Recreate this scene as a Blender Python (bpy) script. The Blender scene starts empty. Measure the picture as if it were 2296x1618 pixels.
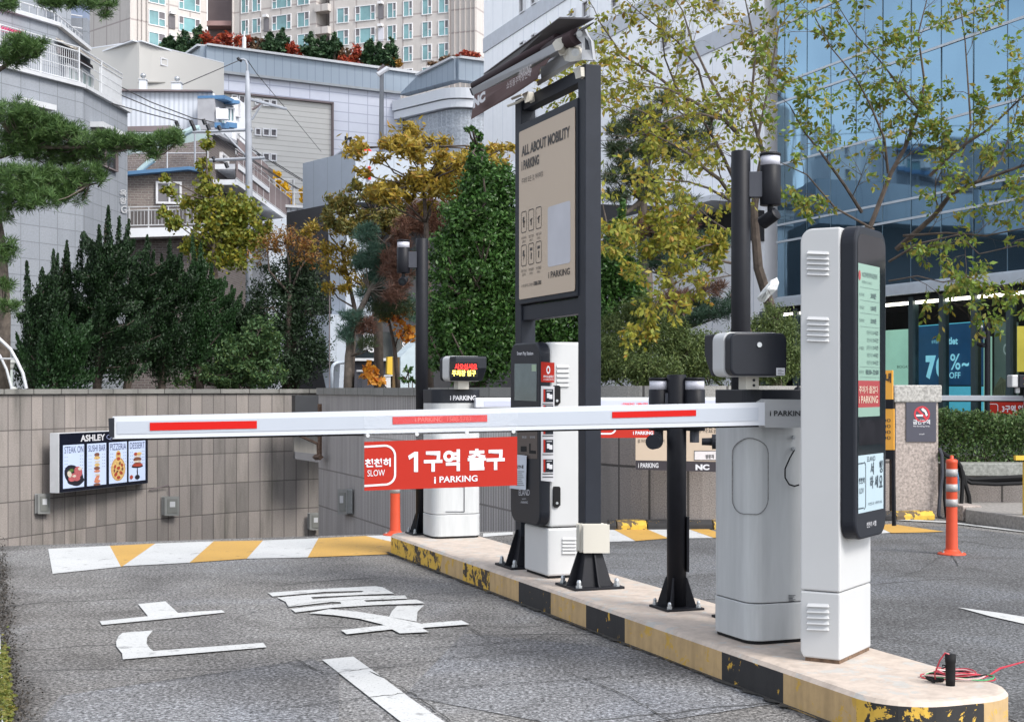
import bpy, math, random
import numpy as np
from mathutils import Vector, Matrix
R = math.radians
random.seed(7); rng = np.random.default_rng(7)
S = bpy.context.scene
COL = S.collection

# ------------------------------------------------------------------ camera, world, sun, exposure
F, CX, HY, H = 3270.0, 1148.0, 872.0, 1.27      # focal length and horizon measured on the photograph, eye height in metres
cam_d = bpy.data.cameras.new('camera')
cam_d.sensor_width = 36.0
cam_d.lens = 36.0 * F / 2296.0
cam_d.shift_y = (HY - 809.0) / 2296.0
cam_d.clip_start = 0.1
cam_d.clip_end = 5000.0
cam = bpy.data.objects.new('camera', cam_d)
cam.location = (0, 0, H)
cam.rotation_euler = (R(90), 0, 0)
COL.objects.link(cam)
S.camera = cam

W = bpy.data.worlds.new('World'); S.world = W; W.use_nodes = True
wn = W.node_tree
for n in list(wn.nodes): wn.nodes.remove(n)
SUN_EL, SUN_AZ = 46.0, 131.0                      # azimuth clockwise from +Y
sky = wn.nodes.new('ShaderNodeTexSky'); sky.sky_type = 'NISHITA'; sky.sun_disc = False
sky.sun_elevation = R(SUN_EL); sky.sun_rotation = R(SUN_AZ)
sky.air_density = 1.0; sky.dust_density = 1.2; sky.ozone_density = 1.5
bg = wn.nodes.new('ShaderNodeBackground'); bg.inputs['Strength'].default_value = 0.15
wo = wn.nodes.new('ShaderNodeOutputWorld')
hs = wn.nodes.new('ShaderNodeHueSaturation'); hs.inputs['Saturation'].default_value = .34      # thin high cloud
wn.links.new(sky.outputs[0], hs.inputs['Color']); wn.links.new(hs.outputs[0], bg.inputs[0]); wn.links.new(bg.outputs[0], wo.inputs[0])
sd = bpy.data.lights.new('sun', 'SUN'); sd.energy = 1.5; sd.angle = R(20); sd.color = (1.0, 0.96, 0.9)
sun = bpy.data.objects.new('sun', sd); COL.objects.link(sun)
az = R(SUN_AZ); el = R(SUN_EL)
sdir = Vector((math.sin(az) * math.cos(el), math.cos(az) * math.cos(el), math.sin(el)))
sun.rotation_euler = (-sdir).to_track_quat('-Z', 'Y').to_euler(); sun.location = sdir * 50
S.view_settings.view_transform = 'Standard'; S.view_settings.look = 'None'
S.view_settings.exposure = 1.3; S.view_settings.gamma = 1.0
S.cycles.max_bounces = 6; S.cycles.transparent_max_bounces = 12

# ------------------------------------------------------------------ helpers
def P(x, y, Z): return Vector(((x - CX) / F * Z, Z, H - (y - HY) / F * Z))
def G(x, y, h=0.0):
    Z = (H - h) * F / (y - HY); v = P(x, y, Z); v.z = h; return v
U = Vector((-.3515, .9362, 0)); V = Vector((.9362, .3515, 0)); ZZ = Vector((0, 0, 1))
def I(a, b, z=0.0): return U * a + V * b + Vector((0, 0, z))
def a_of(x, b):
    k = (x - CX) / F; return b * (.9362 - .3515 * k) / (.3515 + .9362 * k)
def frame(o, x, y, z=None):
    x = Vector(x).normalized(); y = Vector(y).normalized()
    z = Vector(z).normalized() if z is not None else x.cross(y)
    m = Matrix.Identity(4)
    for i in range(3): m[i][0] = x[i]; m[i][1] = y[i]; m[i][2] = z[i]; m[i][3] = o[i]
    return m
ISL = frame((0, 0, 0), U, V, ZZ)                  # island frame: x = along the island, y = across it to the right

class MB:
    def __init__(s): s.v = []; s.f = []; s.m = []
    def add(s, vs, fs, mi=0):
        n = len(s.v); s.v += [Vector(q) for q in vs]
        for f in fs: s.f.append(tuple(i + n for i in f)); s.m.append(mi)
        return s
    def box(s, M, xr, yr, zr, mi=0):
        c = [M @ Vector((x, y, z)) for z in zr for y in yr for x in xr]
        return s.add(c, [(0, 2, 3, 1), (4, 5, 7, 6), (0, 1, 5, 4), (1, 3, 7, 5), (3, 2, 6, 7), (2, 0, 4, 6)], mi)
    def prism(s, M, pts, z0, z1, mi=0, mside=None):
        n = len(pts)
        c = [M @ Vector((p[0], p[1], z0)) for p in pts] + [M @ Vector((p[0], p[1], z1)) for p in pts]
        s.add(c, [tuple(range(n))[::-1], tuple(range(n, 2 * n))], mi)
        k = len(s.v) - 2 * n
        for i in range(n):
            j = (i + 1) % n; s.f.append((k + i, k + j, k + n + j, k + n + i)); s.m.append(mi if mside is None else mside)
        return s
    def poly(s, pts, mi=0): return s.add(pts, [tuple(range(len(pts)))], mi)
    def tube(s, pts, rad, n=8, mi=0, caps=True):
        pts = [Vector(p) for p in pts]
        if not isinstance(rad, (list, tuple)): rad = [rad] * len(pts)
        k = len(s.v); up = None
        for i, p in enumerate(pts):
            d = (pts[min(i + 1, len(pts) - 1)] - pts[max(i - 1, 0)])
            d = d.normalized() if d.length > 1e-9 else ZZ
            if up is None: up = Vector((1, 0, 0)) if abs(d.z) > .8 else ZZ
            a = up.cross(d)
            if a.length < 1e-4: a = Vector((0, 1, 0)).cross(d)
            a.normalize(); b = d.cross(a); up = b
            for j in range(n):
                t = 2 * math.pi * j / n; s.v.append(p + (a * math.cos(t) + b * math.sin(t)) * rad[i])
        for i in range(len(pts) - 1):
            for j in range(n):
                q = (j + 1) % n; s.f.append((k + i * n + j, k + i * n + q, k + (i + 1) * n + q, k + (i + 1) * n + j)); s.m.append(mi)
        if caps:
            s.f.append(tuple(k + j for j in range(n))[::-1]); s.m.append(mi)
            e = k + (len(pts) - 1) * n; s.f.append(tuple(e + j for j in range(n))); s.m.append(mi)
        return s
    def lathe(s, c, prof, n=24, mi=0):
        return s.tube([Vector(c) + Vector((0, 0, z + 1e-5 * i)) for i, (r, z) in enumerate(prof)], [r for r, z in prof], n, mi)

def rrect(x0, x1, y0, y1, r, n=5, corners=(1, 1, 1, 1)):
    """rounded rectangle, corners in the order: x1y0, x1y1, x0y1, x0y0"""
    out = []
    for (cx, cy, a0, on) in ((x1, y0, -90, corners[0]), (x1, y1, 0, corners[1]), (x0, y1, 90, corners[2]), (x0, y0, 180, corners[3])):
        if not on: out.append((cx, cy)); continue
        ox = cx - r if cx == x1 else cx + r; oy = cy - r if cy == y1 else cy + r
        for i in range(n + 1):
            t = R(a0 + 90 * i / n); out.append((ox + r * math.cos(t), oy + r * math.sin(t)))
    return out

def newmesh(name, verts, faces, mats, midx=None, smooth=False):
    me = bpy.data.meshes.new(name)
    me.from_pydata([tuple(v) for v in verts], [], faces)
    for m in mats: me.materials.append(m)
    if midx is not None and len(mats) > 1: me.polygons.foreach_set('material_index', midx)
    me.update()
    return me

def boxuv(me, off):
    if len(me.polygons) > 30000: return
    uv = me.uv_layers.new(name='UVMap')
    vs = me.vertices
    for p in me.polygons:
        n = p.normal
        if abs(n.z) > .8:
            for li in p.loop_indices:
                c = vs[me.loops[li].vertex_index].co + off; uv.data[li].uv = (c.x, c.y)
        else:
            t = Vector((-n.y, n.x, 0)); t.normalize()
            if t.x < 0: t = -t
            for li in p.loop_indices:
                c = vs[me.loops[li].vertex_index].co + off; uv.data[li].uv = (c.dot(t), c.z)

def wloc(o):
    l = Vector((0, 0, 0))
    while o is not None: l += o.location; o = o.parent
    return l

def obj(name, mb, mats, parent=None, bevel=0.0, smooth=False, seg=2, auto=None):
    if not isinstance(mats, (list, tuple)): mats = [mats]
    if parent is not None: off = wloc(parent)
    else:
        xs = [v.x for v in mb.v]; ys = [v.y for v in mb.v]; zs = [v.z for v in mb.v]
        off = Vector(((min(xs) + max(xs)) / 2, (min(ys) + max(ys)) / 2, min(zs)))
    me = newmesh(name, [v - off for v in mb.v], mb.f, mats, mb.m)
    boxuv(me, off)
    o = bpy.data.objects.new(name, me); COL.objects.link(o)
    if parent is not None: o.parent = parent
    else: o.location = off
    if smooth:
        me.polygons.foreach_set('use_smooth', [len(p.vertices) == 4 for p in me.polygons])
    if bevel > 0:
        b = o.modifiers.new('bevel', 'BEVEL'); b.width = bevel; b.segments = seg; b.limit_method = 'ANGLE'; b.angle_limit = R(40)
        b.harden_normals = False
    return o

def tag(o, label=None, cat=None, group=None, kind=None):
    if label: o['label'] = label
    if cat: o['category'] = cat
    if group: o['group'] = group
    if kind: o['kind'] = kind
    return o
def thing(name, loc, label, cat, group=None):
    o = bpy.data.objects.new(name, None); o.empty_display_size = .2; o.location = loc; COL.objects.link(o)
    return tag(o, label, cat, group)
def struct(name, mb, mats, **k):
    return tag(obj(name, mb, mats, **k), kind='structure')

# ------------------------------------------------------------------ materials
def nodes(name):
    m = bpy.data.materials.new(name); m.use_nodes = True; nt = m.node_tree
    return m, nt, nt.nodes['Principled BSDF']
def N(nt, t, **k):
    n = nt.nodes.new(t)
    for a, b in k.items():
        if a in n.inputs: n.inputs[a].default_value = b
        else: setattr(n, a, b)
    return n
def ramp(nt, fac, stops):
    r = nt.nodes.new('ShaderNodeValToRGB'); e = r.color_ramp.elements
    while len(e) < len(stops): e.new(.5)
    for q, (p, c) in zip(e, stops): q.position = p; q.color = (*c, 1) if len(c) == 3 else c
    nt.links.new(fac, r.inputs[0]); return r.outputs[0]
def mix(nt, fac, a, b, mode='MIX'):
    n = nt.nodes.new('ShaderNodeMix'); n.data_type = 'RGBA'; n.blend_type = mode
    for s, v in ((n.inputs[0], fac), (n.inputs[6], a), (n.inputs[7], b)):
        if hasattr(v, 'links'): nt.links.new(v, s)
        elif isinstance(v, (int, float)): s.default_value = v
        else: s.default_value = (*v, 1) if len(v) == 3 else v
    return n.outputs[2]
def coords(nt, kind='Object', scale=(1, 1, 1), loc=(0, 0, 0)):
    tc = nt.nodes.new('ShaderNodeTexCoord'); mp = nt.nodes.new('ShaderNodeMapping')
    mp.inputs['Scale'].default_value = scale; mp.inputs['Location'].default_value = loc
    nt.links.new(tc.outputs[kind], mp.inputs[0]); return mp.outputs[0]
def noise(nt, co, scale, detail=4, rough=.55, dist=0.0):
    n = N(nt, 'ShaderNodeTexNoise', Scale=scale, Detail=detail, Roughness=rough, Distortion=dist)
    nt.links.new(co, n.inputs['Vector']); return n.outputs[0]
def bump(nt, bs, h, strength=.3, dist=.01):
    b = N(nt, 'ShaderNodeBump', Strength=strength, Distance=dist); nt.links.new(h, b.inputs['Height']); nt.links.new(b.outputs[0], bs.inputs['Normal'])

def plain(name, c, rough=.5, metal=0.0, var=.08, scale=3.0, spec=.5, grime=0.0, emit=0.0, bmp=0.0, streak=False):
    m, nt, bs = nodes(name)
    bs.inputs['Roughness'].default_value = rough; bs.inputs['Metallic'].default_value = metal
    bs.inputs['Specular IOR Level'].default_value = spec
    co = coords(nt, 'Object', (1, 1, .12) if streak else (1, 1, 1))
    nz = noise(nt, co, scale, 5, .6)
    lo = tuple(max(0, x * (1 - var)) for x in c); hi = tuple(min(1, x * (1 + var)) for x in c)
    col = ramp(nt, nz, [(.3, lo), (.7, hi)])
    if grime > 0:
        g = noise(nt, co, scale * 4.3, 6, .7)
        gm = ramp(nt, g, [(.52, (0, 0, 0)), (.75, (grime,) * 3)])
        col = mix(nt, gm, col, tuple(x * .45 for x in c))
    nt.links.new(col, bs.inputs['Base Color'])
    if emit > 0:
        nt.links.new(col, bs.inputs['Emission Color']); bs.inputs['Emission Strength'].default_value = emit
    if bmp > 0: bump(nt, bs, noise(nt, coords(nt), scale * 25, 3), bmp, .004)
    return m

def panels(name, c1, c2, joint, bw, rh, js=.02, offset=0.0, loc=(0, 0, 0), rough=.6, speck=.1, speck_scale=60, metal=0.0, bstr=.4, stain=0.0, spec=.4):
    """wall cladding: panels bw x rh metres with dark joints, faint speckle and water stains"""
    m, nt, bs = nodes(name)
    bs.inputs['Roughness'].default_value = rough; bs.inputs['Metallic'].default_value = metal; bs.inputs['Specular IOR Level'].default_value = spec
    co = coords(nt, 'UV', (1, 1, 1), loc)
    b = N(nt, 'ShaderNodeTexBrick', Scale=1.0); b.offset = offset; b.squash = 1.0
    b.inputs['Mortar Size'].default_value = js; b.inputs['Mortar Smooth'].default_value = .1; b.inputs['Bias'].default_value = 0
    b.inputs['Brick Width'].default_value = bw; b.inputs['Row Height'].default_value = rh
    b.inputs['Color1'].default_value = (*c1, 1); b.inputs['Color2'].default_value = (*c2, 1); b.inputs['Mortar'].default_value = (*joint, 1)
    nt.links.new(co, b.inputs['Vector'])
    col = b.outputs['Color']
    n1 = noise(nt, co, speck_scale, 3, .7)
    sp = ramp(nt, n1, [(.3, (1 - speck * 2,) * 3), (.7, (1 + 0 * speck,) * 3)])
    col = mix(nt, 1.0, col, sp, 'MULTIPLY')
    if stain > 0:
        n2 = noise(nt, coords(nt, 'UV', (2.2, .35, 1)), 1.0, 6, .65)
        st = ramp(nt, n2, [(.48, (1, 1, 1)), (.72, (1 - stain, 1 - stain * .95, 1 - stain))])
        col = mix(nt, 1.0, col, st, 'MULTIPLY')
    nt.links.new(col, bs.inputs['Base Color'])
    iv = N(nt, 'ShaderNodeMath', operation='SUBTRACT'); iv.inputs[0].default_value = 1; nt.links.new(b.outputs['Fac'], iv.inputs[1])
    bump(nt, bs, iv.outputs[0], bstr, .02)
    return m

def leafmat(name, cols, trans=.3, rough=.55):
    m, nt, bs = nodes(name)
    g = nt.nodes.new('ShaderNodeNewGeometry')
    st = [(i / max(1, len(cols) - 1), c) for i, c in enumerate(cols)]
    col = ramp(nt, g.outputs['Random Per Island'], st)
    nt.links.new(col, bs.inputs['Base Color']); bs.inputs['Roughness'].default_value = rough; bs.inputs['Specular IOR Level'].default_value = .35
    tr = nt.nodes.new('ShaderNodeBsdfTranslucent'); nt.links.new(col, tr.inputs[0])
    mx = nt.nodes.new('ShaderNodeMixShader'); mx.inputs[0].default_value = trans
    nt.links.new(bs.outputs[0], mx.inputs[1]); nt.links.new(tr.outputs[0], mx.inputs[2])
    nt.links.new(mx.outputs[0], nt.nodes['Material Output'].inputs[0])
    return m

def textmesh(s, bold=0.0):
    c = bpy.data.curves.new('t', 'FONT'); c.body = s; c.offset = bold; c.resolution_u = 3; c.align_x = 'LEFT'
    c.space_line = 1.0
    o = bpy.data.objects.new('t', c); COL.objects.link(o)
    bpy.context.view_layer.update()
    me = bpy.data.meshes.new_from_object(o.evaluated_get(bpy.context.evaluated_depsgraph_get()))
    vs = [v.co.copy() for v in me.vertices]; fs = [tuple(p.vertices) for p in me.polygons]
    bpy.data.objects.remove(o); bpy.data.curves.remove(c); bpy.data.meshes.remove(me)
    return vs, fs
def text(mb, s, M, x, y, w, h, z=.002, bold=0.0, mi=0, keep=None):
    """put flat lettering into mb, fitted to the box x..x+w, y..y+h of frame M"""
    vs, fs = textmesh(s, bold)
    if not vs: return
    x0 = min(v.x for v in vs); x1 = max(v.x for v in vs); y0 = min(v.y for v in vs); y1 = max(v.y for v in vs)
    sx = w / (x1 - x0); sy = h / (y1 - y0)
    if keep == 'h': sx = sy; x = x + (w - (x1 - x0) * sx) / 2
    mb.add([M @ Vector((x + (v.x - x0) * sx, y + (v.y - y0) * sy, z)) for v in vs], fs, mi)

class Fac:
    """a vertical facade plane in the world through two plan points, addressed by where the photograph shows a point of it"""
    def __init__(s, xl, Zl, xr, Zr):
        s.A = Vector(((xl - CX) / F * Zl, Zl, 0)); s.B = Vector(((xr - CX) / F * Zr, Zr, 0))
        s.t = (s.B - s.A).normalized(); s.n = Vector((s.t.y, -s.t.x, 0))
    def at(s, x, y, off=0.0):
        k = (x - CX) / F; d = s.B - s.A
        q = (k * s.A.y - s.A.x) / (d.x - k * d.y); p = s.A + d * q
        return Vector((p.x, p.y, H - (y - HY) / F * p.y)) + s.n * off
    def poly(s, mb, pts, o0=0.0, o1=.05, mi=0):
        n = len(pts); c = [s.at(x, y, o0) for x, y in pts] + [s.at(x, y, o1) for x, y in pts]
        fs = [tuple(range(n)), tuple(range(n, 2 * n))[::-1]] + [(i, (i + 1) % n, n + (i + 1) % n, n + i) for i in range(n)]
        return mb.add(c, fs, mi)
    def rect(s, mb, x0, y0, x1, y1, o0=0.0, o1=.05, mi=0):
        return s.poly(mb, [(x0, y0), (x1, y0), (x1, y1), (x0, y1)], o0, o1, mi)
    def rectw(s, mb, x0, x1, za, zb, o0=0.0, o1=.05, mi=0):
        """between photo columns x0, x1 but with true heights za..zb"""
        pa = s.at(x0, HY); pb = s.at(x1, HY); c = []
        for o in (o0, o1):
            for p, z in ((pa, za), (pb, za), (pb, zb), (pa, zb)): c.append(Vector((p.x, p.y, z)) + s.n * o)
        return mb.add(c, [(0, 1, 2, 3), (7, 6, 5, 4), (0, 4, 5, 1), (1, 5, 6, 2), (2, 6, 7, 3), (3, 7, 4, 0)], mi)
    def M(s, x, y, off=0.0):
        return frame(s.at(x, y, off), s.t, ZZ, s.n)
def facpts(A, B):
    f = Fac.__new__(Fac); f.A = Vector((A[0], A[1], 0)); f.B = Vector((B[0], B[1], 0))
    f.t = (f.B - f.A).normalized(); f.n = Vector((f.t.y, -f.t.x, 0)); return f
def ftext(f, mb, s, x0, y0, x1, y1, yr=None, bold=0.0, off=.004, mi=0, y0r=None):
    a = f.at(x0, y1, off); b = f.at(x1, yr if yr is not None else y1, off)
    hh = (f.at(x0, y0, off) - a).length; M = frame(a, b - a, ZZ)
    text(mb, s, M, 0, 0, (b - a).length, hh, 0, bold, mi)

# ------------------------------------------------------------------ shared materials
m_white = plain('white_powder_coat', (.475, .48, .485), .38, var=.03, scale=2.5, spec=.45)
m_white2 = plain('white_cabinet_streaked', (.43, .44, .445), .42, var=.10, scale=16, spec=.4, streak=True)
m_cream = plain('cream_plastic', (.46, .44, .39), .5, var=.03)
m_black = plain('black_powder_coat', (.008, .0085, .012), .5, var=.15, scale=20, spec=.22, bmp=.08)
m_dark = plain('charcoal_panel', (.012, .014, .020), .45, var=.1, scale=5, spec=.25)
m_grey = plain('grey_bracket', (.05, .053, .065), .5, var=.06, spec=.25)
m_rubber = plain('black_rubber', (.009, .009, .010), .7, spec=.2)
m_frame = plain('dark_frame_paint', (.016, .019, .027), .5, var=.12, scale=6, spec=.22)
m_red = plain('red_banner_vinyl', (.36, .022, .013), .6, var=.04, scale=2, spec=.15)
m_redtape = plain('red_reflective_tape', (.46, .008, .006), .5, var=.03, spec=.15)
m_wtext = plain('white_lettering', (.60, .60, .63), .5, var=.01)
m_btext = plain('black_lettering', (.02, .02, .022), .5, var=.01)
m_steel = plain('galvanised_bolt', (.42, .44, .46), .35, metal=.7, var=.1, scale=40)
m_beige = plain('beige_sign_panel', (.50, .40, .305), .5, var=.02, scale=1)
m_screen = plain('dark_screen_glass', (.015, .02, .024), .06, var=.1, spec=.6)
m_lampw = plain('lamp_diffuser', (.50, .50, .56), .3, var=.02, spec=.4)
m_orange = plain('orange_polyurethane', (.50, .055, .016), .5, var=.06, scale=8, grime=.15)
m_reflect = plain('worn_reflective_band', (.30, .29, .285), .4, var=.12, scale=30)
m_alu = plain('aluminium_rail', (.62, .66, .74), .35, metal=.15, var=.04, scale=2)
m_armwhite = plain('white_barrier_arm', (.48, .50, .54), .4, var=.03, scale=2)
m_grille = plain('pale_grey_metal', (.30, .31, .33), .4, var=.05)
m_soil = plain('dark_soil', (.045, .036, .026), .95, var=.5, scale=2.0, bmp=.5)

def asphalt(name, tint, dark=1.0):
    m, nt, bs = nodes(name)
    co = coords(nt, 'Object')
    a = noise(nt, co, 62, 4, .78); b = noise(nt, co, 24, 4, .7); c = noise(nt, co, 1.1, 5, .62, .6); d = noise(nt, co, .33, 3, .5)
    col = ramp(nt, a, [(.38, tuple(.035 * t * dark for t in tint)), (.5, tuple(.19 * t * dark for t in tint)), (.62, tuple(.46 * t * dark for t in tint))])
    col = mix(nt, .75, col, ramp(nt, b, [(.38, (.52, .52, .52)), (.60, (1.05, 1.05, 1.05))]), 'MULTIPLY')
    col = mix(nt, .9, col, ramp(nt, c, [(.34, (.60, .585, .57)), (.52, (.93, .92, .91)), (.70, (1.04, 1.06, 1.10))]), 'MULTIPLY')
    col = mix(nt, .9, col, ramp(nt, d, [(.4, (.82, .80, .78)), (.6, (1, 1, 1.0))]), 'MULTIPLY')
    # rubber darkened wheel tracks along the lane and black grit against its left edge
    gp = nt.nodes.new('ShaderNodeNewGeometry'); vd = nt.nodes.new('ShaderNodeVectorMath'); vd.operation = 'DOT_PRODUCT'; vd.inputs[1].default_value = tuple(V)
    nt.links.new(gp.outputs['Position'], vd.inputs[0])
    ad = N(nt, 'ShaderNodeMath', operation='MULTIPLY_ADD'); nt.links.new(noise(nt, gp.outputs['Position'], 1.6, 6, .65), ad.inputs[0]); ad.inputs[1].default_value = .9; nt.links.new(vd.outputs['Value'], ad.inputs[2])
    sc_ = N(nt, 'ShaderNodeMath', operation='MULTIPLY'); nt.links.new(ad.outputs[0], sc_.inputs[0]); sc_.inputs[1].default_value = .1
    trk = ramp(nt, sc_.outputs[0], [(.0, (.45, .42, .40)), (.055, (.45, .42, .40)), (.082, (1, 1, 1)), (.13, (1, 1, 1)), (.16, (.80, .80, .81)), (.20, (1, 1, 1)), (.27, (1, 1, 1)), (.30, (.80, .80, .81)), (.34, (1, 1, 1)), (.56, (1, 1, 1)), (.60, (.84, .84, .85)), (.65, (1, 1, 1))])
    col = mix(nt, 1.0, col, trk, 'MULTIPLY')
    # long tight cracks that run across the lane, and a coarse wandering net
    w = nt.nodes.new('ShaderNodeTexVoronoi'); w.feature = 'DISTANCE_TO_EDGE'; w.inputs['Scale'].default_value = .62
    mp = nt.nodes.new('ShaderNodeMapping'); mp.inputs['Rotation'].default_value = (0, 0, R(-20)); mp.inputs['Scale'].default_value = (.42, 1.25, 1)
    tc = nt.nodes.new('ShaderNodeTexCoord')
    ds = nt.nodes.new('ShaderNodeTexNoise'); ds.inputs['Scale'].default_value = 2.2; ds.inputs['Detail'].default_value = 7
    nt.links.new(tc.outputs['Object'], ds.inputs['Vector'])
    mv = nt.nodes.new('ShaderNodeMix'); mv.data_type = 'VECTOR'; mv.inputs[0].default_value = .16
    nt.links.new(tc.outputs['Object'], mp.inputs[0]); nt.links.new(mp.outputs[0], mv.inputs[4]); nt.links.new(ds.outputs['Color'], mv.inputs[5])
    nt.links.new(mv.outputs[1], w.inputs['Vector'])
    gate = ramp(nt, noise(nt, co, .9, 3, .5), [(.44, (0, 0, 0)), (.56, (1, 1, 1))])
    cr = ramp(nt, w.outputs['Distance'], [(.0, (1, 1, 1)), (.007, (0, 0, 0))])
    cr = mix(nt, 1.0, cr, gate, 'MULTIPLY')
    col = mix(nt, cr, col, (.03, .03, .03))
    nt.links.new(col, bs.inputs['Base Color']); bs.inputs['Roughness'].default_value = .86; bs.inputs['Specular IOR Level'].default_value = .3
    bump(nt, bs, a, .55, .006)
    return m
m_asph = asphalt('worn_asphalt', (1.06, 1.045, 1.03))
m_asph2 = asphalt('cool_asphalt_patch', (1.03, 1.05, 1.10), 1.0)
m_asph3 = asphalt('dark_asphalt_lane', (.95, .98, 1.03), .75)

def paint(name, c, wear=.5):
    m, nt, bs = nodes(name); co = coords(nt, 'Object')
    n1 = noise(nt, co, 7, 6, .72); n2 = noise(nt, co, 60, 3, .6); n3 = noise(nt, co, 1.6, 4, .6)
    base = ramp(nt, n3, [(.3, tuple(x * .86 for x in c)), (.7, c)])
    base = mix(nt, .5, base, ramp(nt, n2, [(.35, (.85, .85, .85)), (.6, (1, 1, 1))]), 'MULTIPLY')
    wm = ramp(nt, n1, [(.66 - .1 * wear, (0, 0, 0)), (.70 - .06 * wear, (1, 1, 1))])
    col = mix(nt, wm, base, tuple(.45 * x + .02 for x in c))
    col = mix(nt, ramp(nt, noise(nt, co, 62, 4, .78), [(.57, (0, 0, 0)), (.66, (.75, .75, .75))]), col, (.10, .10, .10))
    nt.links.new(col, bs.inputs['Base Color']); bs.inputs['Roughness'].default_value = .7
    bump(nt, bs, n2, .25, .004); return m
m_pw = paint('white_road_paint', (.53, .535, .53), .9)
m_py = paint('yellow_road_paint', (.52, .30, .06), .8)
m_conc = plain('weathered_concrete', (.30, .285, .265), .9, var=.25, scale=5, grime=.4, bmp=.3)

# ------------------------------------------------------------------ ground, road, ramp
mb = MB(); mb.poly([(-1500, -400, -6), (1500, -400, -6), (1500, 2500, -6), (-1500, 2500, -6)])
struct('ground', mb, m_soil)
crest = [(-9.5, 9.8), (-4.13, 11.8), (-3.7, 11.95), (-.99, 12.85), (0, 13.05), (1.1, 13.35)]
mb = MB(); mb.poly([Vector((x, y, 0)) for x, y in crest + [(1.1, 60), (80, 60), (80, -40), (-40, -40), (-40, 9.8)]])
struct('road', mb, m_asph)
mb = MB(); c0 = [(-15, 9.0)] + crest
for i in range(len(c0) - 1):
    p, q = Vector((*c0[i], 0)), Vector((*c0[i + 1], 0))
    d1 = U * 3 + Vector((0, 0, -.5)); d2 = U * 32 + Vector((0, 0, -5.6))
    mb.poly([p, q, q + d1, p + d1]); mb.poly([p + d1, q + d1, q + d2, p + d2])
struct('ramp', mb, m_asph3)
# repaired patches and the darker entry lane, thin sheets over the road
def gsheet(name, pts, h, m, px=True):
    mb = MB(); q = [G(x, y) if px else Vector((x, y, 0)) for x, y in pts]
    for v in q: v.z = h
    n = (q[1] - q[0]).cross(q[2] - q[1])
    if n.z < 0: q = q[::-1]
    mb.poly(q); return struct(name, mb, m)
gsheet('road_patch', [(135, 1560), (700, 1478), (760, 1503), (760, 1660), (60, 1660)], .003, m_asph2)
gsheet('road_patch', [(1040, 1420), (1560, 1470), (1790, 1570), (1330, 1640), (905, 1560)], .003, m_asph2)
p = [I(3.0, 3.76), I(11.2, 3.76), I(11.2, 8.5), I(3.0, 9.5)]
gsheet('road_lane', [(v.x, v.y) for v in p], .003, m_asph3, False)

dirtmb = MB(); rd_ = random.Random(12); prev = None
for i in range(150):
    a_ = 4.6 + i * .0425; w0 = rd_.uniform(.006, .035) * (1.6 if rd_.random() < .1 else 1)
    cur = (I(a_, 3.082, .0095), I(a_, 3.078 - w0, .0095))
    if prev: dirtmb.poly([prev[0], cur[0], cur[1], prev[1]])
    prev = cur
# cracks traced on the lane: narrow dark ribbons in one sheet
cracks = [[(130, 1560), (300, 1538), (560, 1502), (700, 1478), (880, 1458), (1010, 1452), (1300, 1425)], [(660, 1478), (725, 1512), (760, 1510), (1010, 1478), (1340, 1452)],
          [(1045, 1403), (1085, 1432), (1200, 1425), (1330, 1413)], [(560, 1375), (700, 1352), (900, 1340)], [(560, 1600), (1000, 1545), (1200, 1532), (1490, 1512)],
          [(1270, 1508), (1400, 1560), (1480, 1605), (1540, 1640)], [(60, 1350), (260, 1335), (480, 1318), (620, 1302)], [(730, 1300), (800, 1290), (980, 1302)],
          [(1985, 1300), (2060, 1282), (2130, 1235), (2150, 1270), (2296, 1300)], [(1960, 1225), (2120, 1218), (2300, 1208)], [(1370, 1230), (1500, 1222), (1590, 1226)],
          [(830, 1508), (930, 1560), (1010, 1620)], [(1100, 1330), (1180, 1360), (1380, 1370)]]
mb = MB(); rr = random.Random(3)
for c in cracks:
    pts = []
    for (x0, y0), (x1, y1) in zip(c, c[1:]):
        n = max(2, int(math.hypot(x1 - x0, y1 - y0) / 9))
        for i in range(n):
            t = i / n; pts.append((x0 + (x1 - x0) * t + rr.uniform(-3, 3), y0 + (y1 - y0) * t + rr.uniform(-1.3, 1.3)))
    pts.append(c[-1]); g = [G(x, y) for x, y in pts]
    w = [rr.uniform(.001, .0045) for _ in g]
    for i in range(len(g) - 1):
        t = (g[i + 1] - g[i]); s = Vector((-t.y, t.x, 0)).normalized(); z = Vector((0, 0, .0085))
        mb.poly([g[i] - s * w[i] + z, g[i + 1] - s * w[i + 1] + z, g[i + 1] + s * w[i + 1] + z, g[i] + s * w[i] + z])
struct('road_dirt', (lambda m_: m_)(dirtmb), plain('kerb_foot_dirt', (.05, .046, .04), .95, var=.5, scale=30))
struct('road_cracks', mb, plain('crack_grit', (.035, .034, .032), .95))  # crack ribbons in dark grey

# hatched stripes on the crest, left lane then right lane
hat = [([(108, 1230), (332, 1216), (415, 1262), (425, 1262), (118, 1287)][:3] + [(378, 1268), (118, 1287)], 0)]
fe = [(108, 1231), (246, 1224), (348, 1219), (479, 1214), (600, 1212), (715, 1207), (840, 1202), (893, 1200)]
stripes_L = [(0, [(108, 1231), (246, 1224), (271, 1271), (118, 1287)]), (1, [(246, 1224), (348, 1219), (275, 1270), (271, 1271)]),
             (0, [(348, 1219), (479, 1214), (425, 1262), (275, 1270)]), (1, [(479, 1214), (590, 1212), (553, 1253), (425, 1262)]),
             (0, [(590, 1212), (714, 1207), (690, 1250), (553, 1253)]), (1, [(714, 1207), (820, 1202), (893, 1218), (893, 1242), (690, 1250)]),
             (0, [(820, 1202), (893, 1199), (893, 1218)])]
for mi, pts in stripes_L: gsheet('road_stripe', pts, .005, (m_pw, m_py)[mi])
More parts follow.
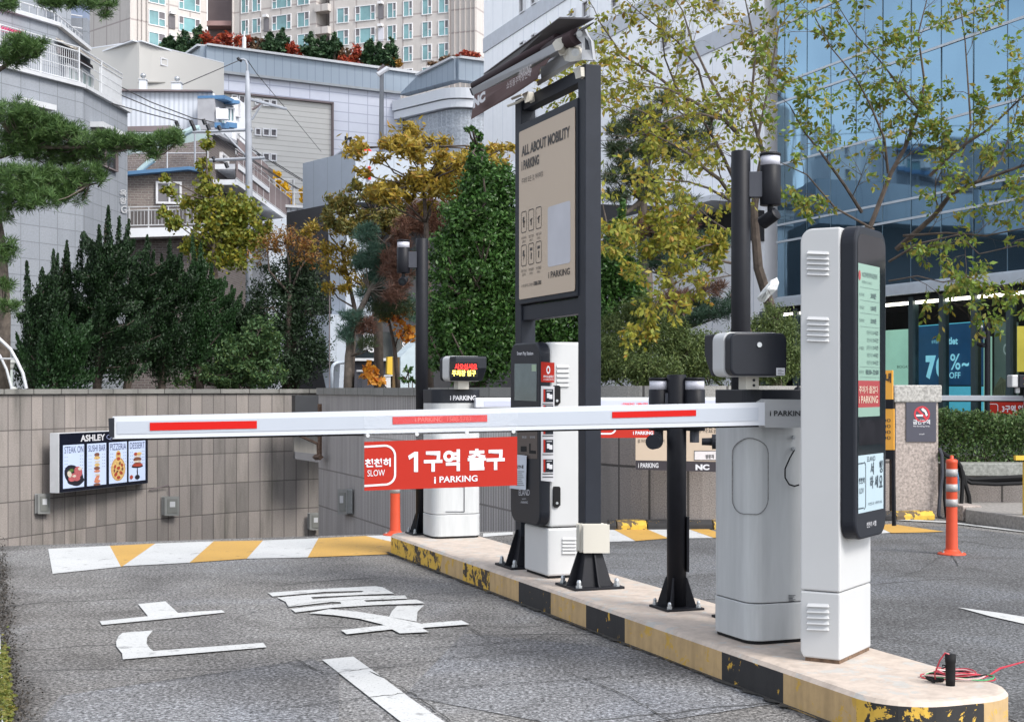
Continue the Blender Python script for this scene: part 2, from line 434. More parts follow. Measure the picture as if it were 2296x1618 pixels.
stripes_R = [(0, [(1330, 1186), (1368, 1184), (1425, 1214), (1340, 1216)]), (1, [(1368, 1184), (1440, 1183), (1500, 1208), (1425, 1214)]),
             (0, [(1440, 1183), (1530, 1182), (1600, 1207), (1500, 1208)]), (1, [(1530, 1182), (1570, 1181), (1640, 1205), (1600, 1207)]),
             (0, [(1975, 1180), (2000, 1195), (1930, 1200), (1900, 1182)]), (1, [(1975, 1177), (2000, 1176), (2118, 1193), (2060, 1195), (1998, 1196), (1965, 1180)])]
for mi, pts in stripes_R: gsheet('road_stripe', pts, .007 if mi == 0 else .008, (m_pw, m_py)[mi])
gsheet('road_stripe', [(1083, 1196), (1150, 1193), (1150, 1199), (1083, 1204)], .005, m_pw)
gsheet('road_line', [(1985, 1166), (2120, 1173), (2300, 1195), (2300, 1191), (2120, 1170), (1985, 1163)], .009, m_pw)
gsheet('road_arrow', [(2148, 1364), (2240, 1376), (2300, 1386), (2300, 1402), (2220, 1384)], .009, m_pw)
gsheet('road_line', [(722, 1481), (792, 1474), (858, 1521), (921, 1568), (998, 1622), (1060, 1665), (955, 1670), (900, 1622)], .007, m_pw)
c6 = lambda l: [(x * .3129, 1185.4 + y * .3129) for x, y in l]
c9 = lambda l: [((800 + x / 3.28) * .7184, (1800 + y / 3.28) * .7184) for x, y in l]
gl = [c6([(715, 668), (1060, 632), (990, 545), (1185, 525), (1275, 608), (1590, 588), (1612, 605), (1290, 640), (1090, 660), (730, 695)]),
      c6([(880, 750), (1095, 735), (1055, 785), (1050, 830), (1075, 865), (1100, 882), (1885, 823), (1912, 855), (880, 942), (875, 900), (835, 850), (832, 815), (850, 775)])]
g2 = [[(118, 170), (700, 128), (1215, 102), (1290, 112), (1100, 150), (700, 160), (165, 208)], [(1290, 112), (1410, 178), (1080, 192), (560, 216), (500, 195), (1080, 165), (1100, 150)],
      [(215, 222), (500, 195), (560, 216), (580, 240), (560, 262), (800, 262), (330, 316), (300, 265)], [(580, 240), (1000, 210), (1525, 200), (1545, 232), (1100, 250), (1130, 268), (860, 268), (560, 262)],
      [(860, 268), (1130, 268), (1640, 242), (1725, 280), (1200, 300), (800, 325), (400, 375), (355, 338), (870, 285)],
      [(1440, 310), (1715, 305), (1650, 370), (1640, 470), (1360, 420), (1390, 360)], [(540, 385), (740, 342), (1000, 362), (1330, 415), (1640, 480), (1780, 520), (1700, 540), (1770, 578), (1470, 592), (1290, 500), (1050, 440), (800, 405)],
      [(868, 560), (1300, 510), (1400, 550), (925, 602)], [(1700, 492), (2100, 460), (2185, 500), (1720, 535)]]
mb = MB()
for l in gl: mb.poly([G(x, y) for x, y in l])
for i, l in enumerate(g2):
    q = [G(x, y) for x, y in c9(l)]
    for v in q: v.z = i * .0004
    mb.poly(q)
for v in mb.v: v.z += .007
for i, f in enumerate(mb.f):
    a, b, c = mb.v[f[0]], mb.v[f[1]], mb.v[f[2]]
o = struct('road_lettering', mb, m_pw)

# ------------------------------------------------------------------ traffic island with painted kerb
def kerbmat(name, c, under, amt, c2=None):
    m, nt, bs = nodes(name); co = coords(nt, 'Object')
    n = noise(nt, co, 9, 6, .7, .4); n2 = noise(nt, co, 30, 4, .6); n3 = noise(nt, coords(nt, 'Object', (5, 5, 1)), 3, 5, .6)
    base = ramp(nt, n3, [(.35, tuple(x * .8 for x in c)), (.6, c)])
    if c2: base = mix(nt, ramp(nt, n, [(.5, (0, 0, 0)), (.56, (1, 1, 1))]), base, c2)
    pm = ramp(nt, n, [(.60 - amt, (1, 1, 1)), (.615 - amt, (0, 0, 0))]) if amt > 0 else None
    col = mix(nt, pm, base, under) if pm else base
    col = mix(nt, .5, col, ramp(nt, n2, [(.3, (.8, .8, .8)), (.6, (1, 1, 1))]), 'MULTIPLY')
    nt.links.new(col, bs.inputs['Base Color']); bs.inputs['Roughness'].default_value = .75; bump(nt, bs, n, .4, .006); return m
k_top = kerbmat('peach_island_paint', (.50, .42, .355), (.42, .40, .37), .18)
k_tan = kerbmat('faded_yellow_kerb_paint', (.49, .335, .165), (.52, .32, .06), .19)
k_blk = kerbmat('black_kerb_paint', (.022, .021, .022), (.55, .33, .04), .22)
k_pel = kerbmat('peeling_yellow_kerb_paint', (.045, .032, .024), (.60, .37, .05), .085)
k_bl2 = kerbmat('chipped_black_kerb_paint', (.020, .019, .020), (.60, .37, .05), .165)
B0, B1, A0, A1 = 3.08, 3.70, 4.36, 11.06
out = rrect(A0, A1, B0, B1, .23, 8)
# cut the outline where the paint changes
xs_ = [893, 964, 1012, 1038, 1098, 1163, 1235, 1313, 1402, 1507]
bounds = [a_of(x, B0) for x in (942, 988, 1038, 1098, 1163, 1235, 1314, 1401)] + [a_of(1508.6 + cx * .3429, B0) for cx in (320, 722, 1200)] + [a_of(2011, B0)]
bounds[-1] = A0 + .23
bounds = [A1 - .16] + bounds[1:]
pts = []
for i, p in enumerate(out):
    q = out[(i + 1) % len(out)]; pts.append(p)
    if abs(p[1] - B0) < 1e-6 and abs(q[1] - B0) < 1e-6:
        cs = sorted([a for a in bounds if min(p[0], q[0]) + 1e-3 < a < max(p[0], q[0]) - 1e-3], reverse=q[0] < p[0])
        pts += [(a, B0) for a in cs]
cols = [3, 1, 3, 1, 2, 1, 2, 1, 2, 1, 2, 1]
def kcol(a, b):
    if b > B0 + .22: return 1 if int(a * 1.6) % 2 else 2
    if a > A1 - .17 : return 3
    seq = [3, 1, 3, 1, 2, 1, 2, 1, 2, 1, 2]
    k = sum(1 for q in bounds[1:] if a < q)
    return seq[min(k, len(seq) - 1)]
mb = MB(); n = len(pts); prof = [(0, 0.0), (0, .13), (.014, .146), (.035, .15)]
cx_, cy_ = (A0 + A1) / 2, (B0 + B1) / 2
def inset(p, d):
    x = min(max(p[0], A0 + .23), A1 - .23); y = min(max(p[1], B0 + .23), B1 - .23)
    v = Vector((p[0] - x, p[1] - y, 0)); v = v.normalized() if v.length > 1e-6 else v
    return (p[0] - v.x * d, p[1] - v.y * d)
ringsv = [[ISL @ Vector((*inset(p, d), z)) for p in pts] for d, z in prof]
for r in ringsv: mb.v += r
for r in range(len(prof) - 1):
    for i in range(n):
        j = (i + 1) % n; am = (pts[i][0] + pts[j][0]) / 2; bm = (pts[i][1] + pts[j][1]) / 2
        mb.f.append((r * n + i, r * n + j, (r + 1) * n + j, (r + 1) * n + i))
        c = kcol(am, bm)
        if am < A0 + .235 and bm < B1 - .02: c = 4 if bm < B0 + .40 else 1
        mb.m.append(0 if r > 0 else c)
mb.f.append(tuple(range(3 * n, 4 * n))); mb.m.append(0)
isl = struct('traffic_island', mb, [k_top, k_tan, k_blk, k_pel, k_bl2], smooth=False)

# ------------------------------------------------------------------ walls
g_left = panels('granite_cladding_left', (.37, .33, .305), (.25, .228, .215), (.13, .115, .11), .30, .635, .010, loc=(.05, .10, 0), speck=.16, speck_scale=45, stain=.42)
g_mid = panels('ribbed_granite_cladding', (.50, .465, .45), (.41, .385, .375), (.22, .20, .19), .085, .638, .012, loc=(0, -.555, 0), speck=.16, speck_scale=60, stain=.25)
g_right = panels('flamed_granite_cladding', (.31, .27, .25), (.26, .235, .22), (.07, .06, .055), .36, .638, .012, loc=(.1, -.555, 0), speck=.35, speck_scale=90, stain=.3)
g_cop = panels('granite_coping', (.32, .31, .29), (.26, .255, .24), (.08, .075, .07), .75, 5.0, .012, loc=(.2, 2, 0), speck=.25, speck_scale=70, stain=.35)
def catmull(pts, n):
    o = []
    for i in range(len(pts) - 1):
        p0 = pts[max(i - 1, 0)]; p1 = pts[i]; p2 = pts[i + 1]; p3 = pts[min(i + 2, len(pts) - 1)]
        for k in range(n):
            t = k / n
            o.append(tuple(.5 * (2 * b + (c - a) * t + (2 * a - 5 * b + 4 * c - d) * t * t + (3 * b - a - 3 * c + d) * t ** 3) for a, b, c, d in zip(p0, p1, p2, p3)))
    o.append(pts[-1]); return o
def strip(name, pts, zs, o_front, o_back, m, parent):
    """wall slab along a plan polyline; zs = (z0, z1); offsets are sideways from the line (towards the viewer positive); own running-length UVs"""
    P2 = [Vector((p[0], p[1], 0)) for p in pts]; L = [0]
    for a, b in zip(P2, P2[1:]): L.append(L[-1] + (b - a).length)
    nr = []
    for i in range(len(P2)):
        t = (P2[min(i + 1, len(P2) - 1)] - P2[max(i - 1, 0)]).normalized(); nr.append(Vector((t.y, -t.x, 0)))
    vs = []
    for p, q in zip(P2, nr):
        for o in (o_front, o_back):
            for z in zs: vs.append(p + q * o + Vector((0, 0, z)))
    fs = []; uv = []
    for i in range(len(P2) - 1):
        a, b = 4 * i, 4 * i + 4
        fs.append((a, b, b + 1, a + 1)); uv.append([(L[i], zs[0]), (L[i + 1], zs[0]), (L[i + 1], zs[1]), (L[i], zs[1])])
        fs.append((a + 1, b + 1, b + 3, a + 3)); uv.append([(L[i], 0), (L[i + 1], 0), (L[i + 1], .3), (L[i], .3)])
        fs.append((a + 3, b + 3, b + 2, a + 2)); uv.append([(L[i], zs[1]), (L[i + 1], zs[1]), (L[i + 1], zs[0]), (L[i], zs[0])])
        fs.append((a + 2, b + 2, b, a)); uv.append([(0, 0)] * 4)
    e = 4 * (len(P2) - 1)
    fs += [(0, 1, 3, 2), (e, e + 2, e + 3, e + 1)]; w = abs(o_front - o_back)
    uv += [[(0, zs[0]), (0, zs[1]), (w, zs[1]), (w, zs[0])], [(0, zs[0]), (w, zs[0]), (w, zs[1]), (0, zs[1])]]
    off = wloc(parent)
    me = newmesh(name, [v - off for v in vs], fs, [m]); ul = me.uv_layers.new(name='UVMap')
    k = 0
    for f, u in zip(fs, uv):
        for q in u: ul.data[k].uv = q; k += 1
    o = bpy.data.objects.new(name, me); COL.objects.link(o); o.parent = parent; return o
Lw = catmull([(-14, 9), (-14, 14), (-12.6, 18.8), (-10.6, 22.2), (-9.1, 25.4), (-8.25, 27.4), (-7.3, 29.5), (-5.9, 31.3), (-4.3, 32.6), (-2.5, 33.6)], 5)
t = thing('retaining_wall', (-9.1, 25.4, -3), 'long curved retaining wall of tall pinkish granite panels with dark joints and mossy stains, down the left of the ramp', 'wall')
strip('cladding', Lw, (-6.5, 1.182), 0, -.3, g_left, t); strip('coping', Lw, (1.182, 1.272), .05, -.4, g_cop, t)
pm = I(24.6, 5.69)
Mw = [(pm.x, pm.y), (I(18, 5.69).x, I(18, 5.69).y), (I(13.4, 5.69).x, I(13.4, 5.69).y)]
t = thing('retaining_wall', (pm.x, pm.y, -3), 'grey ribbed granite wall running beside the ramp behind the far gate', 'wall')
strip('cladding', Mw, (-6.5, 1.182), 0, -.4, g_mid, t); strip('coping', Mw, (1.182, 1.29), .04, -.45, g_cop, t)
Rw = catmull([(I(13.37, 5.69).x, I(13.37, 5.69).y), (.93, 13.72), (1.3, 13.35), (1.9, 13.28), (2.7, 13.6), (3.7, 14.3)], 4)
t = thing('retaining_wall', (1.6, 13.3, 0), 'speckled granite wall under the green shrubs, with a beige price board fixed to it', 'wall')
strip('cladding', Rw, (-.5, 1.182), 0, -.35, g_right, t); strip('coping', Rw, (1.182, 1.30), .04, -.42, g_cop, t)
# gate pillar
t = thing('gate_pillar', (4.0, 14.45, 0), 'square granite gate pillar with a rough cap carrying the no smoking sign', 'pillar')
Mp = frame((3.78, 14.38, 0), (.97, .1, 0), (-.1, .97, 0))
m_gran = plain('speckled_granite', (.31, .265, .24), .8, var=.45, scale=45)
m_gran2 = plain('pale_speckled_granite', (.34, .33, .31), .85, var=.45, scale=42)
obj('shaft', MB().box(Mp, (0, .44), (0, .44), (0, 1.14)), m_gran, t, .008)
obj('cap', MB().box(Mp, (-.02, .47), (-.02, .47), (1.14, 1.31)), m_gran2, t, .012)
Fp = facpts(Mp @ Vector((0, 0, 0)), Mp @ Vector((.44, 0, 0)))
ts = thing('no_smoking_sign', Fp.at(2065, 945), 'dark no smoking sign on the granite gate pillar', 'sign')
mb = MB(); Fp.rect(mb, 2031, 899, 2098, 990, .0, .012); obj('plate', mb, plain('slate_sign', (.045, .045, .065), .4), ts)
def circ(f, mb, x, y, r0, r1, o, mi=0, n=28, a0=0, a1=360, ky=1):
    for i in range(n):
        t0 = R(a0 + (a1 - a0) * i / n); t1 = R(a0 + (a1 - a0) * (i + 1) / n)
        mb.poly([f.at(x + r * math.cos(t) * 1.0, y - ky * r * math.sin(t), o) for r, t in ((r0, t0), (r1, t0), (r1, t1), (r0, t1))], mi)
mb = MB(); cx0, cy0 = 2066, 928
circ(Fp, mb, cx0, cy0, 14, 18, .014); mb.poly([Fp.at(x, y, .0145) for x, y in ((cx0 - 13, cy0 - 9), (cx0 - 9, cy0 - 13), (cx0 + 13, cy0 + 9), (cx0 + 9, cy0 + 13))])
obj('prohibition_ring', mb, plain('crimson', (.45, .015, .03), .5), ts)
mb = MB(); mb.poly([Fp.at(x, y, .016) for x, y in ((2053, 929), (2068, 929), (2068, 933), (2053, 933))])
for q in ([(2064, 917), (2068, 914), (2075, 920), (2079, 930), (2075, 933), (2072, 924), (2067, 921)],): mb.poly([Fp.at(x, y, .016) for x, y in q])
ftext(Fp, mb, '금연구역', 2046, 940, 2084, 951, bold=.02, off=.014); ftext(Fp, mb, 'No Smoking Area', 2047, 953, 2083, 957.5, off=.014); ftext(Fp, mb, 'mall', 2060, 971, 2071, 974, off=.014)
obj('lettering', mb, m_wtext, ts)
# kerb stones at the foot of the right wall
Kf = facpts((.6, 13.1), (2.4, 13.2)); grp = 'striped kerb blocks along the foot of the granite wall'
blk = [(1366, 1384, 2), (1384, 1452, 1), (1452, 1503, 2), (1503, 1540, 1), (1540, 1600, 2), (1600, 1650, 1), (1985, 2010, 2), (2010, 2098, 1)]
k_y2 = kerbmat('yellow_kerb_stone', (.62, .40, .05), (.1, .07, .04), .12)
for i, (x0, x1, c) in enumerate(blk):
    f = Kf if x0 < 1900 else facpts((3.5, 14.05), (4.2, 14.15))
    mb = MB(); base = f.at(x0, HY); b2 = f.at(x1, HY); hh = .085
    M = frame((base.x, base.y, 0), b2 - base, f.n * -1); w = (Vector((b2.x - base.x, b2.y - base.y, 0))).length
    mb.prism(frame(M @ Vector((0, 0, 0)), f.n * -1, ZZ), [(0, 0), (.16, 0), (.16, hh), (.05, hh), (0, hh * .6)], 0.0, w - .006)
    lb = ('black' if c == 2 else 'yellow') + ' painted kerb block at the foot of the granite wall, ' + ('first', 'second', 'third', 'fourth', 'fifth', 'sixth', 'beside the pillar', 'below the no smoking sign')[i] + (' from the left' if i < 6 else '')
    tag(obj('kerb_block', mb, (None, k_y2, k_blk)[c], None, .008), lb, 'kerb block', grp)
# terraces of soil behind the walls
tl = [Vector((p[0] - .2, p[1] + .2, 1.12)) for p in Lw] + [Vector(v) for v in ((-2.5, 34, 1.12), (0, 34.4, 1.12), (-1, 30, 1.12), (pm.x + .3, pm.y + .1, 1.12))]
tl += [Vector((p[0] + .25, p[1] + .15, 1.12)) for p in Mw] + [Vector((p[0], p[1] + .25, 1.12)) for p in Rw[2:]] + [Vector(v) for v in ((4.2, 14.9, 1.12), (4.7, 17, 1.12), (6, 24, 1.12), (8, 34, 1.12), (8, 60, 1.12), (-90, 60, 1.12), (-90, 9, 1.12), (-14.3, 9, 1.12))]
struct('terrace', MB().poly(tl), m_soil)
# ramp mouth: lintel beam and a slab added to shade it
t = thing('ramp_portal', (-3.6, 31, -4), 'dark ramp portal beam between the curved wall and the ribbed wall', 'portal')
Fl = facpts((-5.3, 30.6), (-2.0, 31.6))
m_dcon = plain('stained_concrete', (.20, .19, .175), .9, var=.5, scale=2.5, streak=True)
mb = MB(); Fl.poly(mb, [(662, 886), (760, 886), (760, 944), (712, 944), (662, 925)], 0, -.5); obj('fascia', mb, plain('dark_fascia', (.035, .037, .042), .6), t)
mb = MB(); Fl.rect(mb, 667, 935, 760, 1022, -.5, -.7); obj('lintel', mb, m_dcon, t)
mb = MB(); Fl.poly(mb, [(667, 1014), (760, 1024), (760, 1044), (667, 1030)], -.35, -.6); obj('beam', mb, plain('dark_grey_beam', (.13, .13, .14), .7), t)  # lower beam in dark grey
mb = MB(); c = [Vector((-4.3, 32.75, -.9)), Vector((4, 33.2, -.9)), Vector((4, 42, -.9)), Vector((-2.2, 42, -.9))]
d = [v + Vector((0, 0, 1.9)) for v in c]; mb.add(c + d, [(1, 2, 6, 5), (2, 3, 7, 6), (3, 0, 4, 7), (4, 5, 6, 7), (3, 2, 1, 0), (0, 1, 5, 4)]); obj('shade_slab', mb, plain('unlit_ramp_concrete', (.05, .05, .052), .9, var=.3), t)  # slab put in behind the lintel to cast shade, painted dark as unlit
# ------------------------------------------------------------------ posts with base gussets, lamps and cameras
def post_base(t, c, r, sides=8):
    """anchor plate, four gusset fins and bolts"""
    x, y, z = c; M = frame((x, y, z), U, V, ZZ)
    obj('base_plate', MB().box(M, (-.105, .105), (-.105, .105), (0, .012)), m_black, t, .002)
    for k in range(4):
        A = Matrix.Rotation(R(45 + 90 * k), 4, 'Z')
        Mk = M @ A @ Matrix.Rotation(R(90), 4, 'X')
        obj('gusset', MB().prism(Mk, [(r * .8, .012), (.115, .012), (.10, .03), (r + .006, .16), (r * .8, .16)], -.004, .004), m_black, t)
        q = M @ Vector((.082 * (1 if k % 2 else -1), .082 * (1 if k // 2 else -1), .012))
        obj('anchor_bolt', MB().lathe(q, [(.014, 0), (.014, .012), (.010, .0121), (.010, .026), (.005, .034)], 6), m_steel, t)
def pole_lamp(t, c, zt, w, hl, name='lamp'):
    """cylindrical light with a pale band, hung beside a pole"""
    x, y = c; r = w
    o = obj(name, MB().lathe((x, y, zt - hl), [(r * .93, 0), (r, .004), (r, hl - .062), (r * .94, hl - .060)], 28), m_black, t, smooth=True)
    obj('diffuser', MB().lathe((x, y, zt - .062), [(r * .93, 0), (r * .93, .048)], 28), m_lampw, o, smooth=True)
    obj('lid', MB().lathe((x, y, zt - .014), [(r, 0), (r, .012), (r * .9, .015)], 28), m_black, o, smooth=True)
    return o
def cam_under(t, c, z, d, s=1.0):
    """small bullet camera on a stem: c plan point, d direction it looks"""
    x, y = c; d = Vector(d).normalized(); p = Vector((x, y, z))
    o = obj('camera_stem', MB().tube([p, p - Vector((0, 0, .05 * s))], .014 * s, 10), m_black, t)
    q = p - Vector((0, 0, .06 * s))
    obj('camera_body', MB().tube([q - d * .045 * s, q - d * .04 * s, q + d * .05 * s, q + d * .055 * s], [.022 * s, .031 * s, .033 * s, .030 * s], 18), m_black, t)
    obj('camera_lens', MB().tube([q + d * .0555 * s, q + d * .058 * s], .017 * s, 16), m_screen, t)
def camera_pole(px, Z, ztop, rad, label, side, zl0=.13, zl=.255, camdir=(0, -1, -.2), base=True, grp='black camera poles beside the barrier gates', h0=.15):
    x = (px - CX) / F * Z
    t = thing('camera_pole', (x, Z, h0), label, 'camera pole', grp)
    o = obj('pole', MB().lathe((x, Z, h0), [(rad, 0), (rad, ztop - h0 - .004), (rad * .93, ztop - h0)], 28), m_black, t, smooth=True)
    if base: post_base(t, (x, Z, h0), rad)
    d = Vector((side[0], side[1], 0)).normalized(); q = Vector((x, Z, 0)) + d * (rad + .155)
    if side[2] > 0:
        M = frame((x, Z, 0), d, ZZ.cross(d), ZZ)
        obj('bracket', MB().box(M, (rad * .8, rad + .10), (-.03, .03), (ztop - .228, ztop - .104)), m_grey, t, .003)
        q = Vector((x, Z, 0)) + d * (rad + .095)
        pole_lamp(t, (q.x, q.y), ztop - .012, .051, zl)
        cam_under(t, (q.x, q.y), ztop - .01 - zl, camdir)
    return t
LB_ = 1
lf = (-1, 0, 1); rt = (1, 0, 1)
camera_pole(946, 11.3, 2.435, .048, 'tall black camera pole at the far end of the island, lamp hung on its left', (-1, -.05, 1), camdir=(-.1, -1, -.25))
camera_pole(1661, 7.12, 2.43, .047, 'tallest black camera pole, rising behind the near gate cabinet, lamp hung on its right', (1, -.1, 1), camdir=(-.5, .5, -.35))
# short post with two lamps
x = (1517 - CX) / F * 7.46
t = thing('lamp_post', (x, 7.46, .15), 'short black post with a pale banded lamp on each side, left of the near gate', 'lamp post')
obj('pole', MB().lathe((x, 7.46, .15), [(.050, 0), (.050, 1.19), (.046, 1.194)], 28), m_black, t, smooth=True)
post_base(t, (x, 7.46, .15), .05)
obj('conduit_strip', MB().box(frame((x + .048, 7.44, 0), (1, 0, 0), (0, 1, 0)), (0, .012), (-.02, .02), (.34, .62)), m_black, t)
for s, dd in ((-1, (-.3, -1, 0)), (1, (1, -.1, 0))):
    qx = x + s * .089; qy = 7.46 + (-.02 if s > 0 else .03)
    obj('bracket', MB().box(frame((x, 7.46, 0), (1, 0, 0), (0, 1, 0)), (min(0, s * .06), max(0, s * .06)), (-.02, .02), (1.12, 1.25)), m_grey, t)
    pole_lamp(t, (qx, qy), 1.328, .054 if s > 0 else .051, .27)
    pz = 1.328 - .27
    obj('camera_stem', MB().tube([(qx, qy, pz), (qx, qy, pz - .06)], .024, 12), m_grey, t)
    q = Vector((qx + (.055 if s > 0 else -.01), qy - .02, pz - .055)); d = Vector(dd).normalized()
    obj('camera_body', MB().tube([q - d * .02, q + d * .03, q + d * .032, q + d * .11], [.018, .02, .038, .038], 16), m_dark, t)

# ------------------------------------------------------------------ barrier gate cabinets
def gate_cabinet(a, b, la, wb, label, near):
    """a,b = island position of the nearest left corner; body is la long and wb wide, rounded corners"""
    c = I(a + la / 2, b + wb / 2, .15)
    t = thing('barrier_gate', c, label, 'barrier gate', 'white barrier gates on the island')
    z0, z1, z2, z3 = .155, .33, 1.165, 1.268
    def sl(m, name, za, zb, g, r=.075, bev=.004):
        return obj(name, MB().prism(ISL, rrect(a + g, a + la - g, b + g, b + wb - g, r - g, 7), za, zb), m, t, bev)
    sl(m_rubber, 'plinth', .15, .165, .008)
    sl(m_white2, 'base', .165, z1 - .002, .0)
    sl(m_white2, 'body', z1 + .002, z2, .002)
    sl(m_dark, 'cap', z2 + .001, z3, .0)
    return t, (z0, z1, z2, z3)
ga, gb = 5.598, 3.215
t, _ = gate_cabinet(ga, gb, .375, .38, 'nearest white gate cabinet, rain streaked, holding the long barrier arm over the left lane', True)
tn = t
# oval scratched outline on the rounded corner, warning screws, cable, data label
mb = MB(); k = []
def surf(px, pz):   # points on the body skin seen at photo column px, height from photo row pz: corner arc of the cabinet
    best = None
    o = rrect(ga, ga + .375, gb, gb + .38, .075, 12)
    for i in range(len(o)):
        A = I(*o[i]); B = I(*o[(i + 1) % len(o)]); k = (px - CX) / F; d = B - A; den = d.x - k * d.y
        if abs(den) < 1e-9: continue
        q = (k * A.y - A.x) / den
        if -1e-6 <= q <= 1 + 1e-6:
            p = A + d * q
            if best is None or p.y < best[0].y: nn = Vector((d.y, -d.x, 0)).normalized(); best = (p, nn)
    p, nn = best; cen = I(ga + .165, gb + .19)
    if (p - cen).dot(nn) < 0: nn = -nn
    return Vector((p.x, p.y, H - (pz - HY) / F * p.y)) + nn * .0025
oval = rrect(1643, 1722, 983, 1153, 34, 6)
mb = MB()
mb.tube([surf(x, y + 1.5 * math.sin(x * .13)) for x, y in oval + oval[:1]], .0022, 5, caps=False)
obj('sealant_outline', mb, plain('grubby_sealant', (.17, .17, .17), .8, var=.4, scale=60), t)
for y in (980, 1006): 
    p = surf(1777, y); obj('screw', MB().tube([p, p - U * .012], .009, 8), m_steel, t)
mb = MB(); pts = [surf(x, y) - U * .006 for x, y in ((1778, 1008), (1768, 1025), (1757, 1050), (1757, 1070), (1766, 1085), (1778, 1089), (1788, 1086))]
mb.tube([p - U * .004 for p in pts], .0035, 6); obj('loose_cable', mb, m_rubber, t)
mb = MB(); fF = facpts(I(ga, gb), I(ga, gb + .38))
for r_ in range(5): fF.rect(mb, 1768, 1333 + r_ * 3.2, 1783 - (r_ % 3) * 3, 1334.2 + r_ * 3.2, .001, .003)
obj('data_label', mb, m_grey, t)
# side handle edge on the left edge of the body
mb = MB(); p = I(ga + .10, gb + .30, 1.268); mb.lathe(p, [(.018, 0), (.016, .006), (.004, .014), (.003, .035)], 12); obj('antenna', mb, m_black, t)

# the display heads on the cabinets
def display_head(o, x, y, gate):
    """x = direction the back points to the viewer side, head long axis = -x; o = centre of bottom"""
    M = frame(o, x, y, ZZ)      # local x: from LED to back box, local y: width
    sec = lambda g, r: rrect(-.155 + g, .155 - g, 0 + g, .187 - g, r, 6)
    Mx = frame(o, y, ZZ, Vector(x))      # section plane y-z extruded along x
    t = obj('display_head', MB().prism(Mx, rrect(-.135, .135, 0, .19, .035, 6), -.055, .06), m_white, gate, .003)
    obj('back_box', MB().prism(Mx, rrect(-.130, .130, .004, .186, .032, 6), .061, .125), m_dark, t, .008)
    w = .130
    pf = [(-.056, .186), (-.056, .004), (-.085, .004), (-.135, .062), (-.16, .10), (-.16, .18), (-.152, .186)]
    My = frame(Vector(o), x, ZZ)
    obj('hood', MB().prism(frame(Vector(o) - Vector(y) * w * (1 if My.col[2].xyz.dot(Vector(y)) > 0 else -1), x, ZZ), pf, 0, 2 * w), m_dark, t, .008)
    obj('lock', MB().tube([M @ Vector((.125, .0, .135)), M @ Vector((.131, .0, .135))], .011, 14), m_steel, t)
    return t, M, Mx
mbk = MB()
oN = I(5.78, 3.30, 1.325); ax = frame((0, 0, 0), (-U).lerp(Vector((0, -1, 0)), .25), V)
xx = ax.col[0].xyz; yy = ZZ.cross(xx).normalized()
oN = P(1674, 845, 6.28)
tN, MN, MNx = display_head(oN, xx, yy, tn)
fb = facpts(MN @ Vector((.1255, .13, 0)), MN @ Vector((.1255, -.13, 0)))
mb = MB(); c = [MN @ Vector((.1275, y_, z_)) for y_, z_ in ((.078, .006), (.118, .006), (.118, .038), (.078, .038))]
mb.poly(c); obj('sticker', mb, m_wtext, tN)
mb = MB()
for i in range(4): mb.poly([MN @ Vector((.129, y_, z_)) for y_, z_ in ((.084, .011 + i * .006), (.112 - i % 2 * .01, .011 + i * .006), (.112 - i % 2 * .01, .013 + i * .006), (.084, .013 + i * .006))])
obj('sticker_print', mb, m_grey, tN)
# brackets
Mb = frame((oN.x, oN.y, 1.268), xx, yy, ZZ)
obj('bracket', MB().box(Mb, (-.03, .05), (-.025, .035), (0, oN.z - 1.268 + .01)), m_cream, tN, .003)
for z_ in (.018, .04): obj('bracket_bolt', MB().tube([Mb @ Vector((.05, .01, z_)), Mb @ Vector((.054, .01, z_))], .006, 8), m_dark, tN)

# far gate cabinet
fa, fb_ = 10.40, 3.28
tf, _ = gate_cabinet(fa, fb_, .33, .385, 'far white gate cabinet with a black cap band, beside the farther camera pole', False)
fC = facpts(I(fa, fb_), I(fa, fb_ + .385))
mb = MB(); ftext(fC, mb, 'i PARKING', 1009, 886, 1067, 897, bold=.03, off=.003); obj('lettering', mb, m_wtext, tf)
mb = MB()
for q in ((999, 1090, 1041, 1091.4), (1040, 1090, 1041.5, 1147), (999, 1146, 1041, 1147.4)): fC.rect(mb, *q, .0, .003)
obj('access_panel_seam', mb, m_grey, tf)
oF = P(1036, 855, 10.95); xf = (U * .93 + V * -.1).normalized(); yf = ZZ.cross(xf).normalized()
tF, MF, MFx = display_head(oF, xf, yf, tf)
# LED face sits under the hood, towards the viewer
d = MF @ Vector((-.1605, 0, 0)); fl = facpts(MF @ Vector((-.161, .13, 0)), MF @ Vector((-.161, -.13, 0)))
if fl.n.y > 0: fl = facpts(MF @ Vector((-.161, -.13, 0)), MF @ Vector((-.161, .13, 0)))
m_ledr = plain('red_led', (1.0, .02, .015), .5, var=.02, emit=1.6); m_ledy = plain('yellow_led', (1.0, .80, .12), .5, var=.02, emit=1.4)
mb = MB(); fl.rect(mb, 1008, 812, 1071, 845, .0, .003); obj('led_board', mb, m_rubber, tF)
mb = MB(); ftext(fl, mb, '시오십시오', 1019, 815, 1069, 829, bold=.02, off=.006); obj('led_lettering', mb, m_ledr, tF)
mb = MB(); ftext(fl, mb, '주차장 입구', 1013, 829.5, 1066, 843, bold=.02, off=.006); obj('led_lettering', mb, m_ledy, tF)
obj('bracket', MB().box(frame((oF.x, oF.y, 1.268), xf, yf, ZZ), (-.04, .04), (-.04, .05), (0, oF.z - 1.268 + .01)), m_cream, tF, .003)

